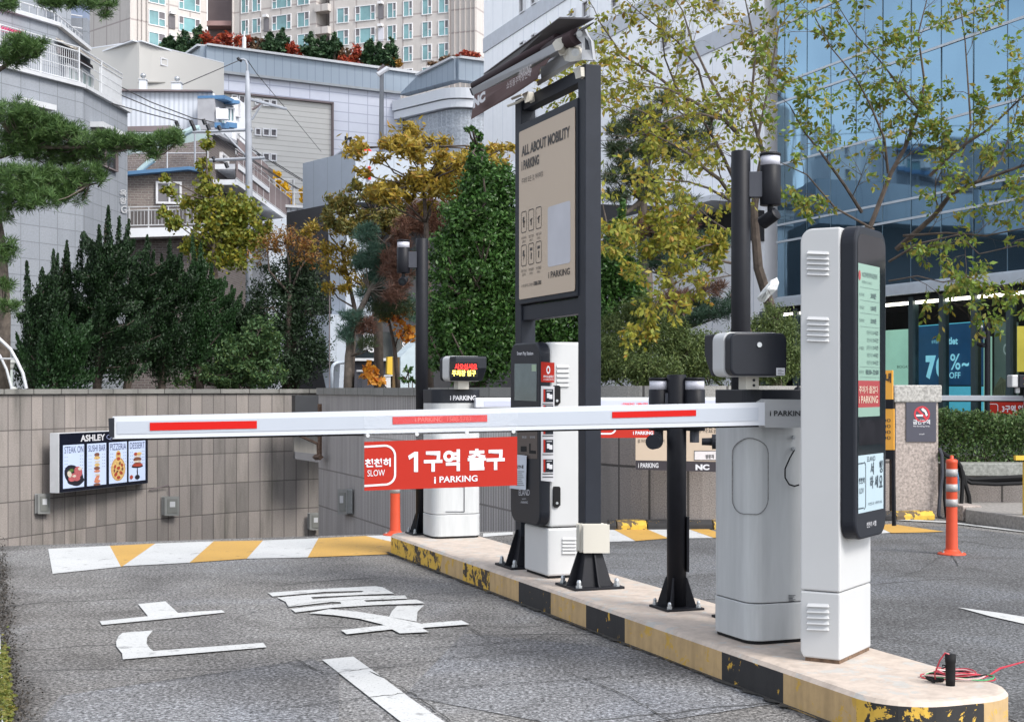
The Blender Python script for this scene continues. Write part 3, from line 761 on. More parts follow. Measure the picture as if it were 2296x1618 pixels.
# ------------------------------------------------------------------ barrier arms
FA = Fac(256, 5.65, 1703, 6.22)
t = tn
ya = lambda x: 937 + (x - 256) * (905 - 937) / 1447.0
yb = lambda x: 980 + (x - 256) * (950 - 980) / 1447.0
mb = MB(); xs = [256, 600, 815, 1160, 1450, 1712]
sag = lambda x: 0.0
FA.poly(mb, [(256, ya(256)), (1712, ya(1712)), (1712, yb(1712)), (256, yb(256))], -.045, 0); t = obj('barrier_arm', mb, m_armwhite, tn, .006)
mb = MB(); FA.poly(mb, [(262, ya(262) + 8), (1700, ya(1700) + 8), (1700, yb(1700) - 7), (262, yb(262) - 7)], 0, .0025); obj('arm_channel', mb, plain('silver_arm_film', (.37, .40, .455), .3, metal=.1, var=.03), t)
mb = MB(); FA.poly(mb, [(256, yb(256)), (1703, yb(1703)), (1703, yb(1703) + 7), (256, yb(256) + 8)], -.03, -.008); obj('rubber_edge', mb, m_rubber, t)
mb = MB(); FA.poly(mb, [(243, 938), (256.5, 936), (256.5, 980.5), (245, 979)], -.048, .003); obj('end_cap', mb, m_dark, t)
for x0, x1, yt0, yb0, yt1, yb1 in ((336, 576, 947, 965, 943, 960), (880, 1092, 934, 951, 929.5, 945), (1372, 1560, 923, 937, 918.5, 932)):
    mb = MB(); FA.poly(mb, [(x0, yt0), (x1, yt1), (x1, yb1), (x0, yb0)], .003, .005)
    s = obj('red_strip', mb, m_redtape, t)
    if x0 == 880:
        mb = MB(); ftext(FA, mb, 'i PARKING  1588-5783', 930, 935, 1056, 945.5, 943.5, .01, off=.006); obj('lettering', mb, plain('faint_red_lettering', (.85, .12, .10), .5), t)
# sleeve plate at the root of the arm
mb = MB(); FP = facpts(I(5.55, 2.93), I(5.55, 3.75)); FP.poly(mb, [(1703, 902), (1712, 897), (1800, 898), (1800, 956), (1708, 955), (1704, 950)], -.02, .035)
o = obj('arm_sleeve', mb, m_white, tn, .005)
mb = MB(); ftext(FP, mb, 'i PARKING', 1716, 920, 1797, 932, bold=.02, off=.039); obj('lettering', mb, m_btext, o)
# clear film wrapping at the middle of the arm
m_film, nt_, bs_ = nodes('clear_packing_film'); bs_.inputs['Base Color'].default_value = (.9, .93, .97, 1); bs_.inputs['Roughness'].default_value = .12; bs_.inputs['Alpha'].default_value = .035
nf = noise(nt_, coords(nt_), 60, 3); bump(nt_, bs_, nf, .8, .01)
mb = MB(); FA.poly(mb, [(816, 922), (830, 930), (880, 925), (1100, 921), (1159, 917), (1160, 938), (1140, 948), (1158, 950), (1157, 963), (816, 975)], .006, .008); obj('clear_film', mb, m_film, t)

# hanging red banner on the arm
def red_banner(f, box, slow, head, sub, name, label, grp, yb1=None, clear=None, loc=None):
    (x0, y0, x1, y1), (y0r, y1r) = box, yb1
    t = thing('banner', f.at((x0 + x1) / 2, y1), label, 'banner', grp)
    mb = MB(); f.poly(mb, [(x0, y0), (x1, y0r), (x1, y1r), (x0, y1)], .010, .014); obj('panel', mb, m_red, t)
    return t
t = red_banner(FA, (816, 990, 1158, 1099), None, None, None, None, 'red hanging banner with white lettering, hooked under the long barrier arm', 'red zone banners hung from the barrier arms', (978, 1087))
mb = MB()
FA.rect(mb, 816, 999, 866, 1002.7, .016, .017); FA.rect(mb, 816, 1086, 862, 1090, .016, .017)
def arcband(f, mb, cx, cy, r0, r1, a0, a1, o, n=8, kx=1.0):
    for i in range(n):
        t0 = R(a0 + (a1 - a0) * i / n); t1 = R(a0 + (a1 - a0) * (i + 1) / n)
        mb.poly([f.at(cx + kx * r * math.cos(t), cy - r * math.sin(t), o) for r, t in ((r0, t0), (r1, t0), (r1, t1), (r0, t1))])
mb = MB(); o_ = .0155
mb.poly([FA.at(x, y, o_) for x, y in ((816, 998.5), (862, 996), (862, 1000.5), (816, 1003))]); mb.poly([FA.at(x, y, o_) for x, y in ((816, 1086), (862, 1083), (862, 1087.5), (816, 1090.5))])
arcband(FA, mb, 862, 1021, 20.5, 25, 0, 90, o_); arcband(FA, mb, 862, 1062.5, 20.5, 25, -90, 0, o_)
mb.poly([FA.at(x, y, o_) for x, y in ((882.5, 1020), (887, 1020), (887, 1063), (882.5, 1063))])
obj('slow_frame', mb, m_wtext, t)
mb = MB(); ftext(FA, mb, '천천히', 817, 1028, 875, 1047, 1045, .035, off=.0155); ftext(FA, mb, 'SLOW', 823, 1053, 862, 1067, 1065.5, .0, off=.0155)
ftext(FA, mb, '구역 출구', 949, 1008, 1130, 1057, 1052, .04, off=.0155); mb.poly([FA.at(x, y, .0155) for x, y in ((914, 1021), (928, 1012), (936, 1012), (936, 1057), (927, 1057), (927, 1023), (916, 1030))])
ftext(FA, mb, 'i', 972, 1068, 976, 1083, 1083, .02, off=.0155); ftext(FA, mb, 'PARKING', 984, 1067, 1069, 1081, 1078, .02, off=.0155)
obj('lettering', mb, m_wtext, t)
mb = MB(); FA.poly(mb, [(816, 972), (1158, 962), (1158, 979), (816, 991)], .008, .0095); obj('clear_hanger', mb, m_film, t)
for x in (824, 934, 1046, 1150):
    y = 976 - (x - 816) * .028; p = FA.at(x, y, .006); obj('button', MB().tube([p, p + FA.n * .008], .008, 12), m_white, t)

# far arm (right lane, zone 1 entrance) and its banner
q0 = I(10.34, 3.60); q1 = I(10.34 - .15, 6.6)
F2 = facpts(q0, q1)
t = tf
mb = MB(); F2.rectw(mb, 1066, 1870, 1.13, 1.205, -.045, 0); t = obj('barrier_arm', mb, m_armwhite, tf, .006)
mb = MB(); F2.rectw(mb, 1086, 1865, 1.142, 1.18, 0, .002); obj('arm_channel', mb, plain('lilac_arm_film', (.40, .42, .54), .35), t)
mb = MB(); F2.rectw(mb, 1066, 1870, 1.115, 1.13, -.03, -.01); obj('rubber_edge', mb, m_rubber, t)
mb = MB(); ftext(F2, mb, 'i PARKING  1588-5783', 1394, 902.5, 1452, 908, bold=.02, off=.004); obj('lettering', mb, plain('red_lettering', (.7, .05, .05), .5), t)
t = thing('banner', F2.at(1390, 981), 'red banner with white lettering hung over the right lane, partly hidden by the sign post', 'banner', 'red zone banners hung from the barrier arms')
mb = MB(); F2.rect(mb, 1290, 925, 1477, 981, .008, .012); obj('panel', mb, m_red, t)
mb = MB(); ftext(F2, mb, '1구역 입구', 1396, 929, 1506, 957, bold=.035, off=.014)
mb2 = MB()
for f in mb.f: pass
mb = MB(); ftext(F2, mb, '1구역 입', 1396, 931, 1474, 957, bold=.035, off=.014); ftext(F2, mb, 'i PARKING', 1418, 966, 1463, 974, bold=.03, off=.014); ftext(F2, mb, 'SLOW', 1352, 948, 1371, 957, bold=.0, off=.014)
mb.poly([F2.at(x, y, .014) for x, y in ((1340, 970), (1366, 970), (1366, 973.5), (1340, 973.5))]); arcband(F2, mb, 1366, 959, 11, 14.5, -90, 0, .014); mb.poly([F2.at(x, y, .014) for x, y in ((1377, 930), (1380.5, 930), (1380.5, 959), (1377, 959))])
obj('lettering', mb, m_wtext, t)

# ------------------------------------------------------------------ the near display kiosk
C0 = Vector((1.336, 5.936, 0)); kd = Vector((.534, .845, 0)).normalized(); kn = Vector((kd.y, -kd.x, 0)); kb = -kn
t = thing('display_kiosk', C0 + Vector((0, 0, .15)) + kd * .19 - kn * .08, 'tall white and black kiosk with a price screen, nearest on the island', 'kiosk')
MK = frame((C0.x, C0.y, 0), kb, kd, ZZ)         # x: away from the screen side (thickness), y: along the screen width
Mkz = frame((C0.x, C0.y, 0), kd, ZZ)            # face plane of the screen side; z = kd x Z = normal towards the right
T_, W_ = .172, .386
prof = [(0, .165), (T_ - .0, .165), (T_, .20)] + [(T_ - .05 + .05 * math.cos(R(a)), 1.875 + .055 * math.sin(R(a))) for a in range(0, 91, 15)] + [(0, 1.93)]
Mp_ = frame((C0.x, C0.y, 0), kb, ZZ)
sg = 1 if Mp_.col[2].xyz.dot(kd) > 0 else -1
def kpr(name, pts, m, d0, d1, bev=.004):
    return obj(name, MB().prism(Mp_, pts, sg * d0, sg * d1), m, t, bev)
kpr('body', [(0.001, .442), (T_, .442)] + [(T_ - .05 + .05 * math.cos(R(a)), 1.875 + .055 * math.sin(R(a))) for a in range(0, 91, 15)] + [(0.001, 1.93)], m_white, 0, W_, .007)
kpr('base', [(0.001, .165), (T_ - .012, .165), (T_, .19), (T_, .439), (0.001, .439)], m_white, 0, W_, .007)
kpr('plinth', [(0.006, .15), (T_ - .02, .15), (T_ - .02, .166), (0.006, .166)], plain('rusty_plinth', (.13, .08, .05), .9, var=.5, scale=30), .006, W_ - .006, 0)
sk = 1 if Mkz.col[2].xyz.dot(kn) > 0 else -1
def face(name, pts, m, d0, d1, par=t, bev=.0):
    return obj(name, MB().prism(Mkz, pts, sk * d0, sk * d1), m, par, bev)
scr = face('screen_housing', rrect(-.001, W_ + .001, .655, 1.937, .075, 8), m_dark, 0.0, .066, bev=.010)
FK = facpts(C0 + kn * .0665, C0 + kn * .0665 + kd * W_)
face('glass', rrect(.018, W_ - .018, .965, 1.905, .05, 6), m_screen, .066, .0675, scr)
m_lcd = plain('lit_screen_green', (.17, .27, .225), .25, var=.02, emit=.12); m_lcdr = plain('lit_screen_red', (.24, .03, .035), .25, var=.03, emit=.15)
m_scrt = plain('screen_dark_lettering', (.05, .09, .09), .4)
mb = MB(); FK.poly(mb, [(1922, 800), (1978, 800), (1978, 577)][:0] or [(1922, 575), (1972, 590), (1972, 859), (1922, 849)], .001, .0018)
def kq(y0, z0, y1, z1, o=.0015):
    return [C0 + kn * (.0665 + o) + kd * y + ZZ * z for y, z in ((y0, z0), (y1, z0), (y1, z1), (y0, z1))]
zK = lambda x, y: H - (y - HY) / F * FK.at(x, y).y
yK = lambda x: (FK.at(x, 800) - FK.at(1922, 800)).length
s0, s1 = .022, yK(1974)
zt, zr0, zr1, zb_ = 1.782, 1.305, 1.195, 1.157
mb = MB(); mb.poly(kq(s0, zr0, s1, zt)); mb.poly(kq(s0, zb_, s1, zr1)); sc = obj('screen_picture', mb, m_lcd, scr)
mb = MB(); mb.poly(kq(s0, zr1, s1, zr0)); obj('screen_footer', mb, m_lcdr, scr)
MT = frame(C0 + kn * .069, kd, ZZ)
mb = MB(); w_ = s1 - s0
def kt(s, y, z, w, h, b=.02, z_=None): text(mb, s, MT, s0 + y * w_, z, w * w_, h, .0005 if sk > 0 else -.0005, b)
kt('NC강서점 주차요금안내', .17, 1.728, .70, .022); kt('환영합니다 24시간', .17, 1.702, .45, .012, 0)
for lab, val, z in (('최초무료', '30분', 1.645), ('기본요금', '1,000원', 1.593), ('일최대', '50,000원', 1.540)):
    kt(lab, .04, z + .003, .22, .014, 0); kt(val, .56, z, .26, .024, .03)
for i, (l_, r_) in enumerate((('1만원 이상', '1시간'), ('3만원 이상', '2시간'), ('5만원 이상', '3시간'), ('7만원 이상', '4시간'), ('9만원 이상', '5시간'))):
    kt(l_, .38, 1.495 - i * .031, .27, .017, 0); kt(r_, .68, 1.495 - i * .031, .24, .018, .02)
kt('구매할인', .03, 1.43, .22, .014, 0); kt('운영시간', .03, 1.333, .22, .014, 0); kt('08:30~22:00', .33, 1.33, .6, .02, .03)
for z in (1.685, 1.632, 1.58, 1.525, 1.36, 1.318): mb.poly([v + kn * .001 for v in kq(s0 + .02, z, s1 - .01, z + .0012)])
obj('screen_lettering', mb, m_scrt, scr)
mb = MB(); kt('주차가 즐겁다', .02, 1.253, .88, .03, .01); kt('i PARKING', .02, 1.212, .88, .03, .01); obj('screen_lettering', mb, plain('pale_screen_lettering', (.45, .36, .28), .5, emit=.1), scr)
mb = MB()
for i in range(16):
    a0 = R(22.5 * i); a1 = R(22.5 * (i + 1)); mb.poly([C0 + kn * .0692 + kd * (s0 + .014 + r * math.cos(a)) + ZZ * (1.733 + 1.5 * r * math.sin(a)) for r, a in ((0, a0), (.014, a0), (.014, a1))])
obj('screen_logo', mb, m_lcdr, scr)
m_lowglass = plain('reader_window', (.02, .02, .024), .05, var=.3, scale=12, spec=.8)
face('reader_window', rrect(.028, W_ - .03, 1.04, 1.145, .018, 4), m_lowglass, .0672, .0685, scr)
mb = MB(); mb.poly(kq(.022, .765, W_ - .045, 1.0, .0016)); obj('poster', mb, plain('pale_blue_poster', (.33, .42, .47), .4, var=.03, emit=.03), scr)
mb = MB(); MT2 = MT
def kt2(s, y, z, w, h, b=.03): text(mb, s, MT, y, z, w, h, .0012 * sk, b)
for i, (s_, y_, z_) in enumerate((('서', .17, .925), ('하', .165, .868), ('세', .225, .868), ('행', .285, .928), ('요', .283, .866))): kt2(s_, y_, z_ - .01, .042, .052, .02)
kt2('ELAND', .13, .972, .10, .02, .0); kt2('이면도로 서행하세요', .14, .79, .18, .012, .0)
def kr(y0, z0, y1, z1): mb.poly([v + kn * .0012 for v in kq(y0, z0, y1, z1, .0018)])
kr(.022, .965, .085, .970); kr(.022, .782, .085, .787); kr(.108, .80, .113, .95)
for (oy, oz, a0) in ((.09, .95, 0), (.09, .80, -90)):
    for i in range(6):
        t0 = R(a0 + 15 * i); t1 = R(a0 + 15 * (i + 1)); mb.poly([C0 + kn * .0697 + kd * (oy + r * math.cos(q)) + ZZ * (oz + r * math.sin(q)) for r, q in ((.018, t0), (.023, t0), (.023, t1), (.018, t1))])
kt2('천천히', .026, .885, .07, .025); kt2('SLOW', .030, .845, .055, .022, 0)
obj('poster_lettering', mb, plain('poster_ink', (.02, .035, .05), .5), scr)
mb = MB(); kt2('천천히 서행', .12, .70, .12, .022, .0); obj('lettering', mb, m_wtext, scr)
# louvre groups on the narrow white side
FV = facpts(C0 + kb * T_, C0)
def louvres(parent, f, x0, x1, ys, h, m, skew=0.0):
    for y in ys:
        mb = MB(); pa = f.at(x0, y); pb = f.at(x1, y + skew); d = (pb - pa); M = frame(pa, d, ZZ)
        L = d.length; n = f.n
        q = lambda u, z, o: pa + d.normalized() * u + ZZ * z + n * o
        mb.add([q(0, 0, .001), q(L, 0, .001), q(L * .97, 0, .012), q(L * .03, 0, .012), q(.004, h, .001), q(L - .004, h, .001), q(L * .94, h * .8, .002), q(L * .06, h * .8, .002)],
               [(3, 2, 6, 7), (7, 6, 5, 4), (0, 3, 7, 4), (2, 1, 5, 6), (0, 1, 2, 3)])
        obj('louvre', mb, m, parent)
m_louv = m_white
for ys in ((569, 581, 592, 604, 616), (716, 728, 740, 752, 764), (1358, 1371, 1384, 1397, 1410)): louvres(t, FV, 1809, 1860, ys, .014, m_louv, 2)

# ------------------------------------------------------------------ the payment kiosk between the sign posts
pa0 = 7.985
t = thing('payment_kiosk', I(pa0 + .2, 3.4, .15), 'white payment kiosk with a black front, standing between the two posts of the tall sign', 'kiosk')
LK = .40
def ipr(name, pts, b0, b1, m, bev=.004, par=None):
    Ms = frame((0, 0, 0), U, ZZ); s = 1 if Ms.col[2].xyz.dot(V) > 0 else -1
    return obj(name, MB().prism(Ms, pts, s * b0, s * b1), m, par or t, bev)
ipr('base', rrect(pa0, pa0 + .385, .165, .448, .035, 4, (0, 0, 0, 0)), 3.222, 3.535, m_white, .012)
ipr('plinth', rrect(pa0 + .01, pa0 + .375, .15, .166, .01, 2), 3.235, 3.52, m_rubber, 0)
ipr('body', rrect(pa0 - .0, pa0 + .47, .455, 1.548, .06, 6, (0, 0, 0, 0)), 3.236, 3.535, m_white, .012)
hd = ipr('front_housing', rrect(pa0 - .015, pa0 + .485, .46, 1.549, .085, 8), 3.168, 3.234, m_dark, .010)
FH = facpts(I(pa0 + .485, 3.1675), I(pa0 - .015, 3.1675)); FS = facpts(I(pa0, 3.236), I(pa0, 3.53))
mb = MB(); FH.poly(mb, [(1154, 815), (1204, 815), (1203, 899), (1154, 897)], 0, .0015)
obj('touch_screen', mb, plain('touch_screen', (.09, .12, .12), .12, var=.15, scale=8, spec=.7, emit=.05), hd)
mb = MB(); FH.rect(mb, 1193, 817, 1203, 832, .002, .0025); obj('screen_tab', mb, plain('pale_green_tab', (.30, .40, .28), .4), hd)
mb = MB(); ftext(FH, mb, 'Smart Pay Station', 1160, 788, 1196, 798, bold=.02, off=.002); obj('lettering', mb, m_wtext, hd)
mb = MB(); ftext(FH, mb, 'ELAND', 1164, 1097, 1188, 1110, bold=0, off=.002); ftext(FH, mb, 'with', 1171, 1116, 1180, 1119, off=.002); ftext(FH, mb, 'i PARKING', 1168, 1123, 1184, 1128, off=.002)
ftext(FH, mb, '현금', 1171, 977, 1181, 982, off=.002); ftext(FH, mb, '영수증', 1189, 977, 1200, 982, off=.002)
obj('lettering', mb, plain('dim_lettering', (.45, .46, .5), .5), hd)
mb = MB(); FH.rect(mb, 1168, 1000, 1181, 1012, 0, .002); FH.poly(mb, [(1187, 994), (1190, 994), (1190, 1009), (1202, 1010), (1202, 1017), (1187, 1016)], 0, .002); obj('slot', mb, m_rubber, hd)
mb = MB(); FH.rect(mb, 1158, 958, 1205, 1028, -.001, .001); obj('slot_panel', mb, plain('brown_black_panel', (.06, .045, .04), .4), hd)
# instruction strip wraps the corner
mb = MB(); Fz = facpts(I(pa0 - .017, 3.165), I(pa0 - .017, 3.33)); Fz.poly(mb, [(1213, 865), (1243, 866), (1243, 1080), (1213, 1077)], 0, .0012); st = obj('instruction_strip', mb, plain('white_sticker', (.5, .5, .52), .45), t)
mb = MB(); Fz.poly(mb, [(1213, 811), (1243, 813), (1243, 857), (1213, 856)], 0, .0015); rs = obj('red_sticker', mb, m_red, t)
mb = MB(); circ(Fz, mb, 1229, 829, 2.4, 4.4, .003, n=20, ky=2.1); ftext(Fz, mb, '주차요금정산', 1218, 841, 1241, 847, off=.003, bold=.02); ftext(Fz, mb, 'i PARKING', 1218, 849, 1241, 852.5, off=.003); obj('lettering', mb, m_wtext, rs)
for y0, y1 in ((872, 901), (908, 937), (953, 973), (985, 1014), (1029, 1058)):
    mb = MB(); Fz.rect(mb, 1218, y0, 1240, y1, .002, .003); c_ = obj('instruction_card', mb, m_dark, st)
    mb = MB(); Fz.rect(mb, 1218, y0, 1222, y1, .003, .0035); obj('red_edge', mb, m_red, c_)
    mb = MB(); Fz.rect(mb, 1226, y0 + 9, 1232, y1 - 9, .003, .0035); Fz.rect(mb, 1231, y0 + 12, 1238, y1 - 7, .0035, .004); Fz.rect(mb, 1225, y0 + 3, 1237, y0 + 4.5, .003, .0035); obj('pictogram', mb, m_wtext, c_)
for y in (904.5, 976, 1017.5, 1061, 1068):
    mb = MB(); Fz.rect(mb, 1216, y, 1240, y + 2, .002, .0025); obj('caption', mb, m_btext, st)
mb = MB(); FH2 = facpts(I(pa0 + .42, 3.150), I(pa0 + .10, 3.158)); FH2.poly(mb, [(1154, 1018), (1181, 1021), (1179, 1098), (1142, 1094)], 0, .0012); ns = obj('paper_notice', mb, plain('white_paper', (.46, .49, .55), .7), t)
mb = MB(); ftext(FH2, mb, '안내', 1160, 1042, 1174, 1050, bold=.02, off=.003)
for k_ in range(8): FH2.rect(mb, 1158, 1056 + k_ * 4.4, 1176 - (k_ * 5 % 7), 1057.2 + k_ * 4.4, .002, .0024)
obj('notice_print', mb, m_btext, ns)
for (y0, y1) in ((865, 907), (1091, 1136)):
    mb = MB(); FS.poly(mb, [(1241, y0), (1252, y0), (1254, y0 + 3), (1254, y1 - 5), (1249, y1), (1243, y1), (1240, y1 - 4)], 0, .012); h_ = obj('door_handle', mb, m_rubber, t, .003)
    p = FS.at(1247, y1 - 9, .012); obj('key_lock', MB().tube([p, p + FS.n * .004], .008, 12), m_steel, h_)
louvres(t, FS, 1247, 1276, [824, 834.5, 845, 856, 866][:5], .016, m_white); louvres(t, FS, 1259, 1292, (1209, 1217, 1225, 1232, 1240), .013, m_white)

# ------------------------------------------------------------------ tall framed sign over the payment kiosk
PN = I(7.586, 3.27); PFr = I(8.64, 3.27); pw = .098
t = thing('sign_board', I(8.1, 3.32, .15), 'tall dark steel frame on two posts holding a beige advertising board above the payment kiosk', 'sign')
ztop = 3.10
for nm, a in (('post', 7.586), ('post', 8.60)):
    obj(nm, MB().box(ISL, (a - .045, a + .06), (3.272, 3.272 + pw), (.16, ztop)), m_frame, t, .004)
    px = I(a + .005, 3.32, .15)
    for k, (dx, dy) in enumerate(((1, 0), (-1, 0), (0, 1), (0, -1))):
        d = U * dx + V * dy; Mq = frame(px, d, ZZ); obj('gusset', MB().prism(Mq, [(.02, .012), (.145, .012), (.13, .03), (.062, .235), (.02, .235)], -.004, .004), m_black, t)
    w_ = .145; obj('skirt', MB().add([px + U * sx * q + V * sy * q * .9 + ZZ * z for z, q in ((.012, .105), (.20, .056)) for sx, sy in ((-1, -1), (1, -1), (1, 1), (-1, 1))], [(0, 1, 5, 4), (1, 2, 6, 5), (2, 3, 7, 6), (3, 0, 4, 7), (4, 5, 6, 7)]), m_black, t)
    obj('base_plate', MB().box(frame(px, U, V, ZZ), (-.15, .15), (-.15, .15), (0, .014)), m_black, t, .002)
    for sx in (-1, 1):
        for sy in (-1, 1): obj('anchor_bolt', MB().lathe(px + U * sx * .115 + V * sy * .115 + ZZ * .014, [(.02, 0), (.02, .012), (.014, .0125), (.014, .03), (.009, .043)], 6), m_steel, t)
for z0, z1 in ((3.02, 3.095), (1.70, 1.79)): obj('crossbar', MB().box(ISL, (7.645, 8.556), (3.285, 3.36), (z0, z1)), m_frame, t, .003)
FB_ = facpts(I(8.56, 3.268), I(7.63, 3.268))
zt0, zt1 = 1.815, 2.885
obj('board_case', MB().box(ISL, (7.633, 8.570), (3.262, 3.345), (1.80, 2.925)), m_frame, t, .004)
Msb = frame(I(8.545, 3.2575), -U, ZZ)    # board face: x runs from far (left) to near (right)
sB = 1 if Msb.col[2].xyz.dot(-V) > 0 else -1
BW = .89
bd = obj('board_panel', MB().prism(Msb, rrect(0, BW, 1.83, 2.878, .01, 1), -.001 * sB, .002 * sB), m_beige, t)
mb = MB()
def bt(s, x, z, w, h, b=.0, tgt=None): text(mb, s, Msb, x * BW, 1.83 + z * 1.048, w * BW, h * 1.065, .004 * sB, b)
bt('ALL ABOUT MOBILITY', .055, .845, .87, .062, .035); bt('i PARKING', .055, .762, .33, .058, .035); bt('주차의 모든 것, 아이파킹', .055, .682, .40, .034, 0)
bt('i PARKING', .555, .093, .37, .037, .02); bt('시스템 설치 및 고객센터', .05, .068, .22, .018, 0); bt('1588-5783', .285, .067, .14, .024, .03)
m_print = plain('brown_black_print', (.035, .028, .024), .5)
obj('board_lettering', mb, m_print, bd)
for r_ in range(2):
    for c_ in range(3):
        mb = MB()
        x0, z0 = (.045 + c_ * .14) * BW, 1.83 + (.385 - r_ * .195) * 1.065; w, h = .105 * BW, .125 * 1.065
        o1 = rrect(x0, x0 + w, z0, z0 + h, .018, 4); i1 = rrect(x0 + .005, x0 + w - .005, z0 + .005, z0 + h - .005, .013, 4); n_ = len(o1)
        for i in range(n_):
            j = (i + 1) % n_; mb.poly([Msb @ Vector((*p_, .004 * sB)) for p_ in (o1[i], o1[j], i1[j], i1[i])])
        cx_, cz_ = x0 + w / 2, z0 + h / 2
        mb.poly([Msb @ Vector((cx_ + a_, cz_ + b_, .004 * sB)) for a_, b_ in (((-.018, .03), (.01, .034), (.004, .008), (.02, .006), (-.012, -.036), (-.004, -.004), (-.02, -.002)) if c_ == 0 else ((-.02, .038), (.02, .038), (.02, .02), (-.02, .02)) if r_ else ((-.02, .0), (.02, .012), (.02, .004), (-.02, -.008)))])
        if c_ > 0 or not r_: mb.poly([Msb @ Vector((cx_ + a_, cz_ + b_, .004 * sB)) for a_, b_ in ((-.006, .01), (.01, .006), (.006, -.036), (-.008, -.03))])
        bt(('주차장 찾기', '할인 정보', '차량 관리')[c_] if not r_ else ('충전 안내', '모바일결제', '영수증발급')[c_], .05 + c_ * .14, .352 - r_ * .195, .095, .017, 0)
        bt(('길안내', '서비스', '서비스')[c_], .065 + c_ * .14, .330 - r_ * .195, .065, .016, 0)
        obj('pictogram', mb, m_print, bd)
obj('white_label', MB().prism(Msb, rrect(.545 * BW, .93 * BW, 1.83 + .155 * 1.065, 1.83 + .49 * 1.065, .02, 5), .001 * sB, .004 * sB), plain('white_card', (.48, .48, .52), .5), bd)
# electrical box fixed to the near post
t = thing('junction_box', P(1335, 1237, 8.1), 'small cream electrical box strapped to the foot of the near sign post', 'electrical box')
Fj = facpts(I(7.50, 3.255), I(7.50, 3.44)); mb = MB(); Fj.rect(mb, 1307, 1177, 1364, 1237, -.08, -.035); obj('box_body', mb, m_cream, t, .006)
mb = MB(); Fj.rect(mb, 1311, 1178, 1364, 1236, -.033, .0); obj('lid', mb, m_cream, t, .008)
mb = MB(); Fj.rect(mb, 1364, 1194, 1368, 1222, -.05, -.02); obj('hinge', mb, m_cream, t)

# ------------------------------------------------------------------ retracted awning on the sign
def L3(x, y, Z): return P(x, y, Z)
t = thing('awning', P(1200, 170, 8.6), 'folded brown awning with a dark canopy plate, clamped on top of the tall sign frame', 'awning')
def slab(name, pts, th, m, par=t, bev=0):
    q = [L3(*p) for p in pts]; n = (q[1] - q[0]).cross(q[2] - q[0]).normalized() * th
    mb = MB(); k = len(q); mb.add(q + [v + n for v in q], [tuple(range(k)), tuple(range(k, 2 * k))[::-1]] + [(i, (i + 1) % k, k + (i + 1) % k, k + i) for i in range(k)])
    return obj(name, mb, m, par, bev)
slab('canopy_plate', [(1083, 167, 9.9), (1252, 42, 8.25), (1331, 44, 7.95), (1112, 172, 9.6)], .012, plain('canopy_brown_black', (.055, .048, .05), .5))
slab('canopy_underside', [(1083, 169, 9.9), (1112, 175, 9.58), (1330, 50, 7.93), (1290, 78, 8.1), (1190, 118, 8.9)], -.01, plain('canopy_brown_grey', (.09, .08, .082), .6))  # underside sheet in brown grey
m_awn = plain('awning_fabric', (.115, .072, .070), .85, var=.1, scale=3); m_awnd = plain('awning_roll', (.028, .013, .016), .8)
mb = MB(); mb.tube([L3(1062, 192, 9.66), L3(1250, 84, 8.42)], .024, 14); obj('fabric_roll', mb, m_awnd, t, smooth=True)
mb = MB(); mb.tube([L3(1228, 112, 8.62), L3(1294, 82, 8.14)], .046, 14); obj('fabric_roll', mb, m_awnd, t, smooth=True)
slab('front_rail', [(1056, 200, 9.62), (1250, 93, 8.3), (1252, 113, 8.3), (1062, 215, 9.62)], .055, m_grille)
slab('rail_end', [(1241, 98, 8.27), (1247, 90, 8.27), (1260, 86, 8.25), (1261, 104, 8.25), (1256, 110, 8.25), (1247, 112, 8.26)], .05, m_cream, bev=.006)
slab('rail_end', [(1052, 199, 9.64), (1057, 198, 9.62), (1063, 216, 9.62), (1058, 214, 9.64)], .05, m_grey)
# valance with lettering
v = [(1064, 212), (1120, 187), (1180, 160), (1233, 128), (1222, 145), (1212, 148), (1205, 175), (1150, 212), (1100, 240), (1056, 266), (1060, 240)]
slab('valance', [(x, y, 9.6 - (x - 1062) / 190 * 1.25 - .03) for x, y in v], .006, m_awn)
FVl = Fac(1062, 9.5, 1252, 8.2)
mb = MB(); ftext(FVl, mb, 'NC', 1071, 222, 1098, 245, 227, .07, off=.03); obj('lettering', mb, m_wtext, t)
mb = MB(); ftext(FVl, mb, 'i PARKING', 1172, 160, 1202, 178, 163, .02, off=.03); ftext(FVl, mb, '쇼핑몰주차장안내', 1146, 186, 1200, 202, 172, .0, off=.03); obj('lettering', mb, plain('pale_lettering', (.50, .46, .46), .6), t)
slab('arm_box', [(1212, 152, 8.75), (1262, 122, 8.4), (1300, 110, 8.2), (1300, 128, 8.2), (1214, 178, 8.75)], .06, m_grille, bev=.004)
slab('lower_rail', [(1204, 184, 8.8), (1296, 130, 8.2), (1300, 136, 8.2), (1206, 192, 8.8)], .05, plain('pale_rail', (.25, .245, .24), .4), bev=.003)
slab('side_bracket', [(1297, 67, 8.12), (1308, 64, 8.1), (1318, 82, 8.08), (1324, 92, 8.06), (1328, 134, 8.05), (1306, 132, 8.06), (1306, 96, 8.08), (1294, 82, 8.12)], .03, m_grille, bev=.005)
slab('bracket_window', [(1311, 84, 8.04), (1318, 92, 8.03), (1322, 112, 8.03), (1312, 112, 8.03)], .004, m_dark)
slab('elbow', [(1262, 122, 8.3), (1276, 110, 8.25), (1296, 108, 8.2), (1304, 124, 8.15), (1306, 134, 8.12), (1280, 138, 8.2), (1266, 134, 8.3)], .05, m_cream, bev=.006)
mb = MB(); mb.tube([L3(1299, 76, 8.04), L3(1299, 76, 8.0)], .017, 14); mb.tube([L3(1290, 118, 8.1), L3(1290, 118, 8.05)], .022, 12); obj('pivot', mb, m_steel, t)
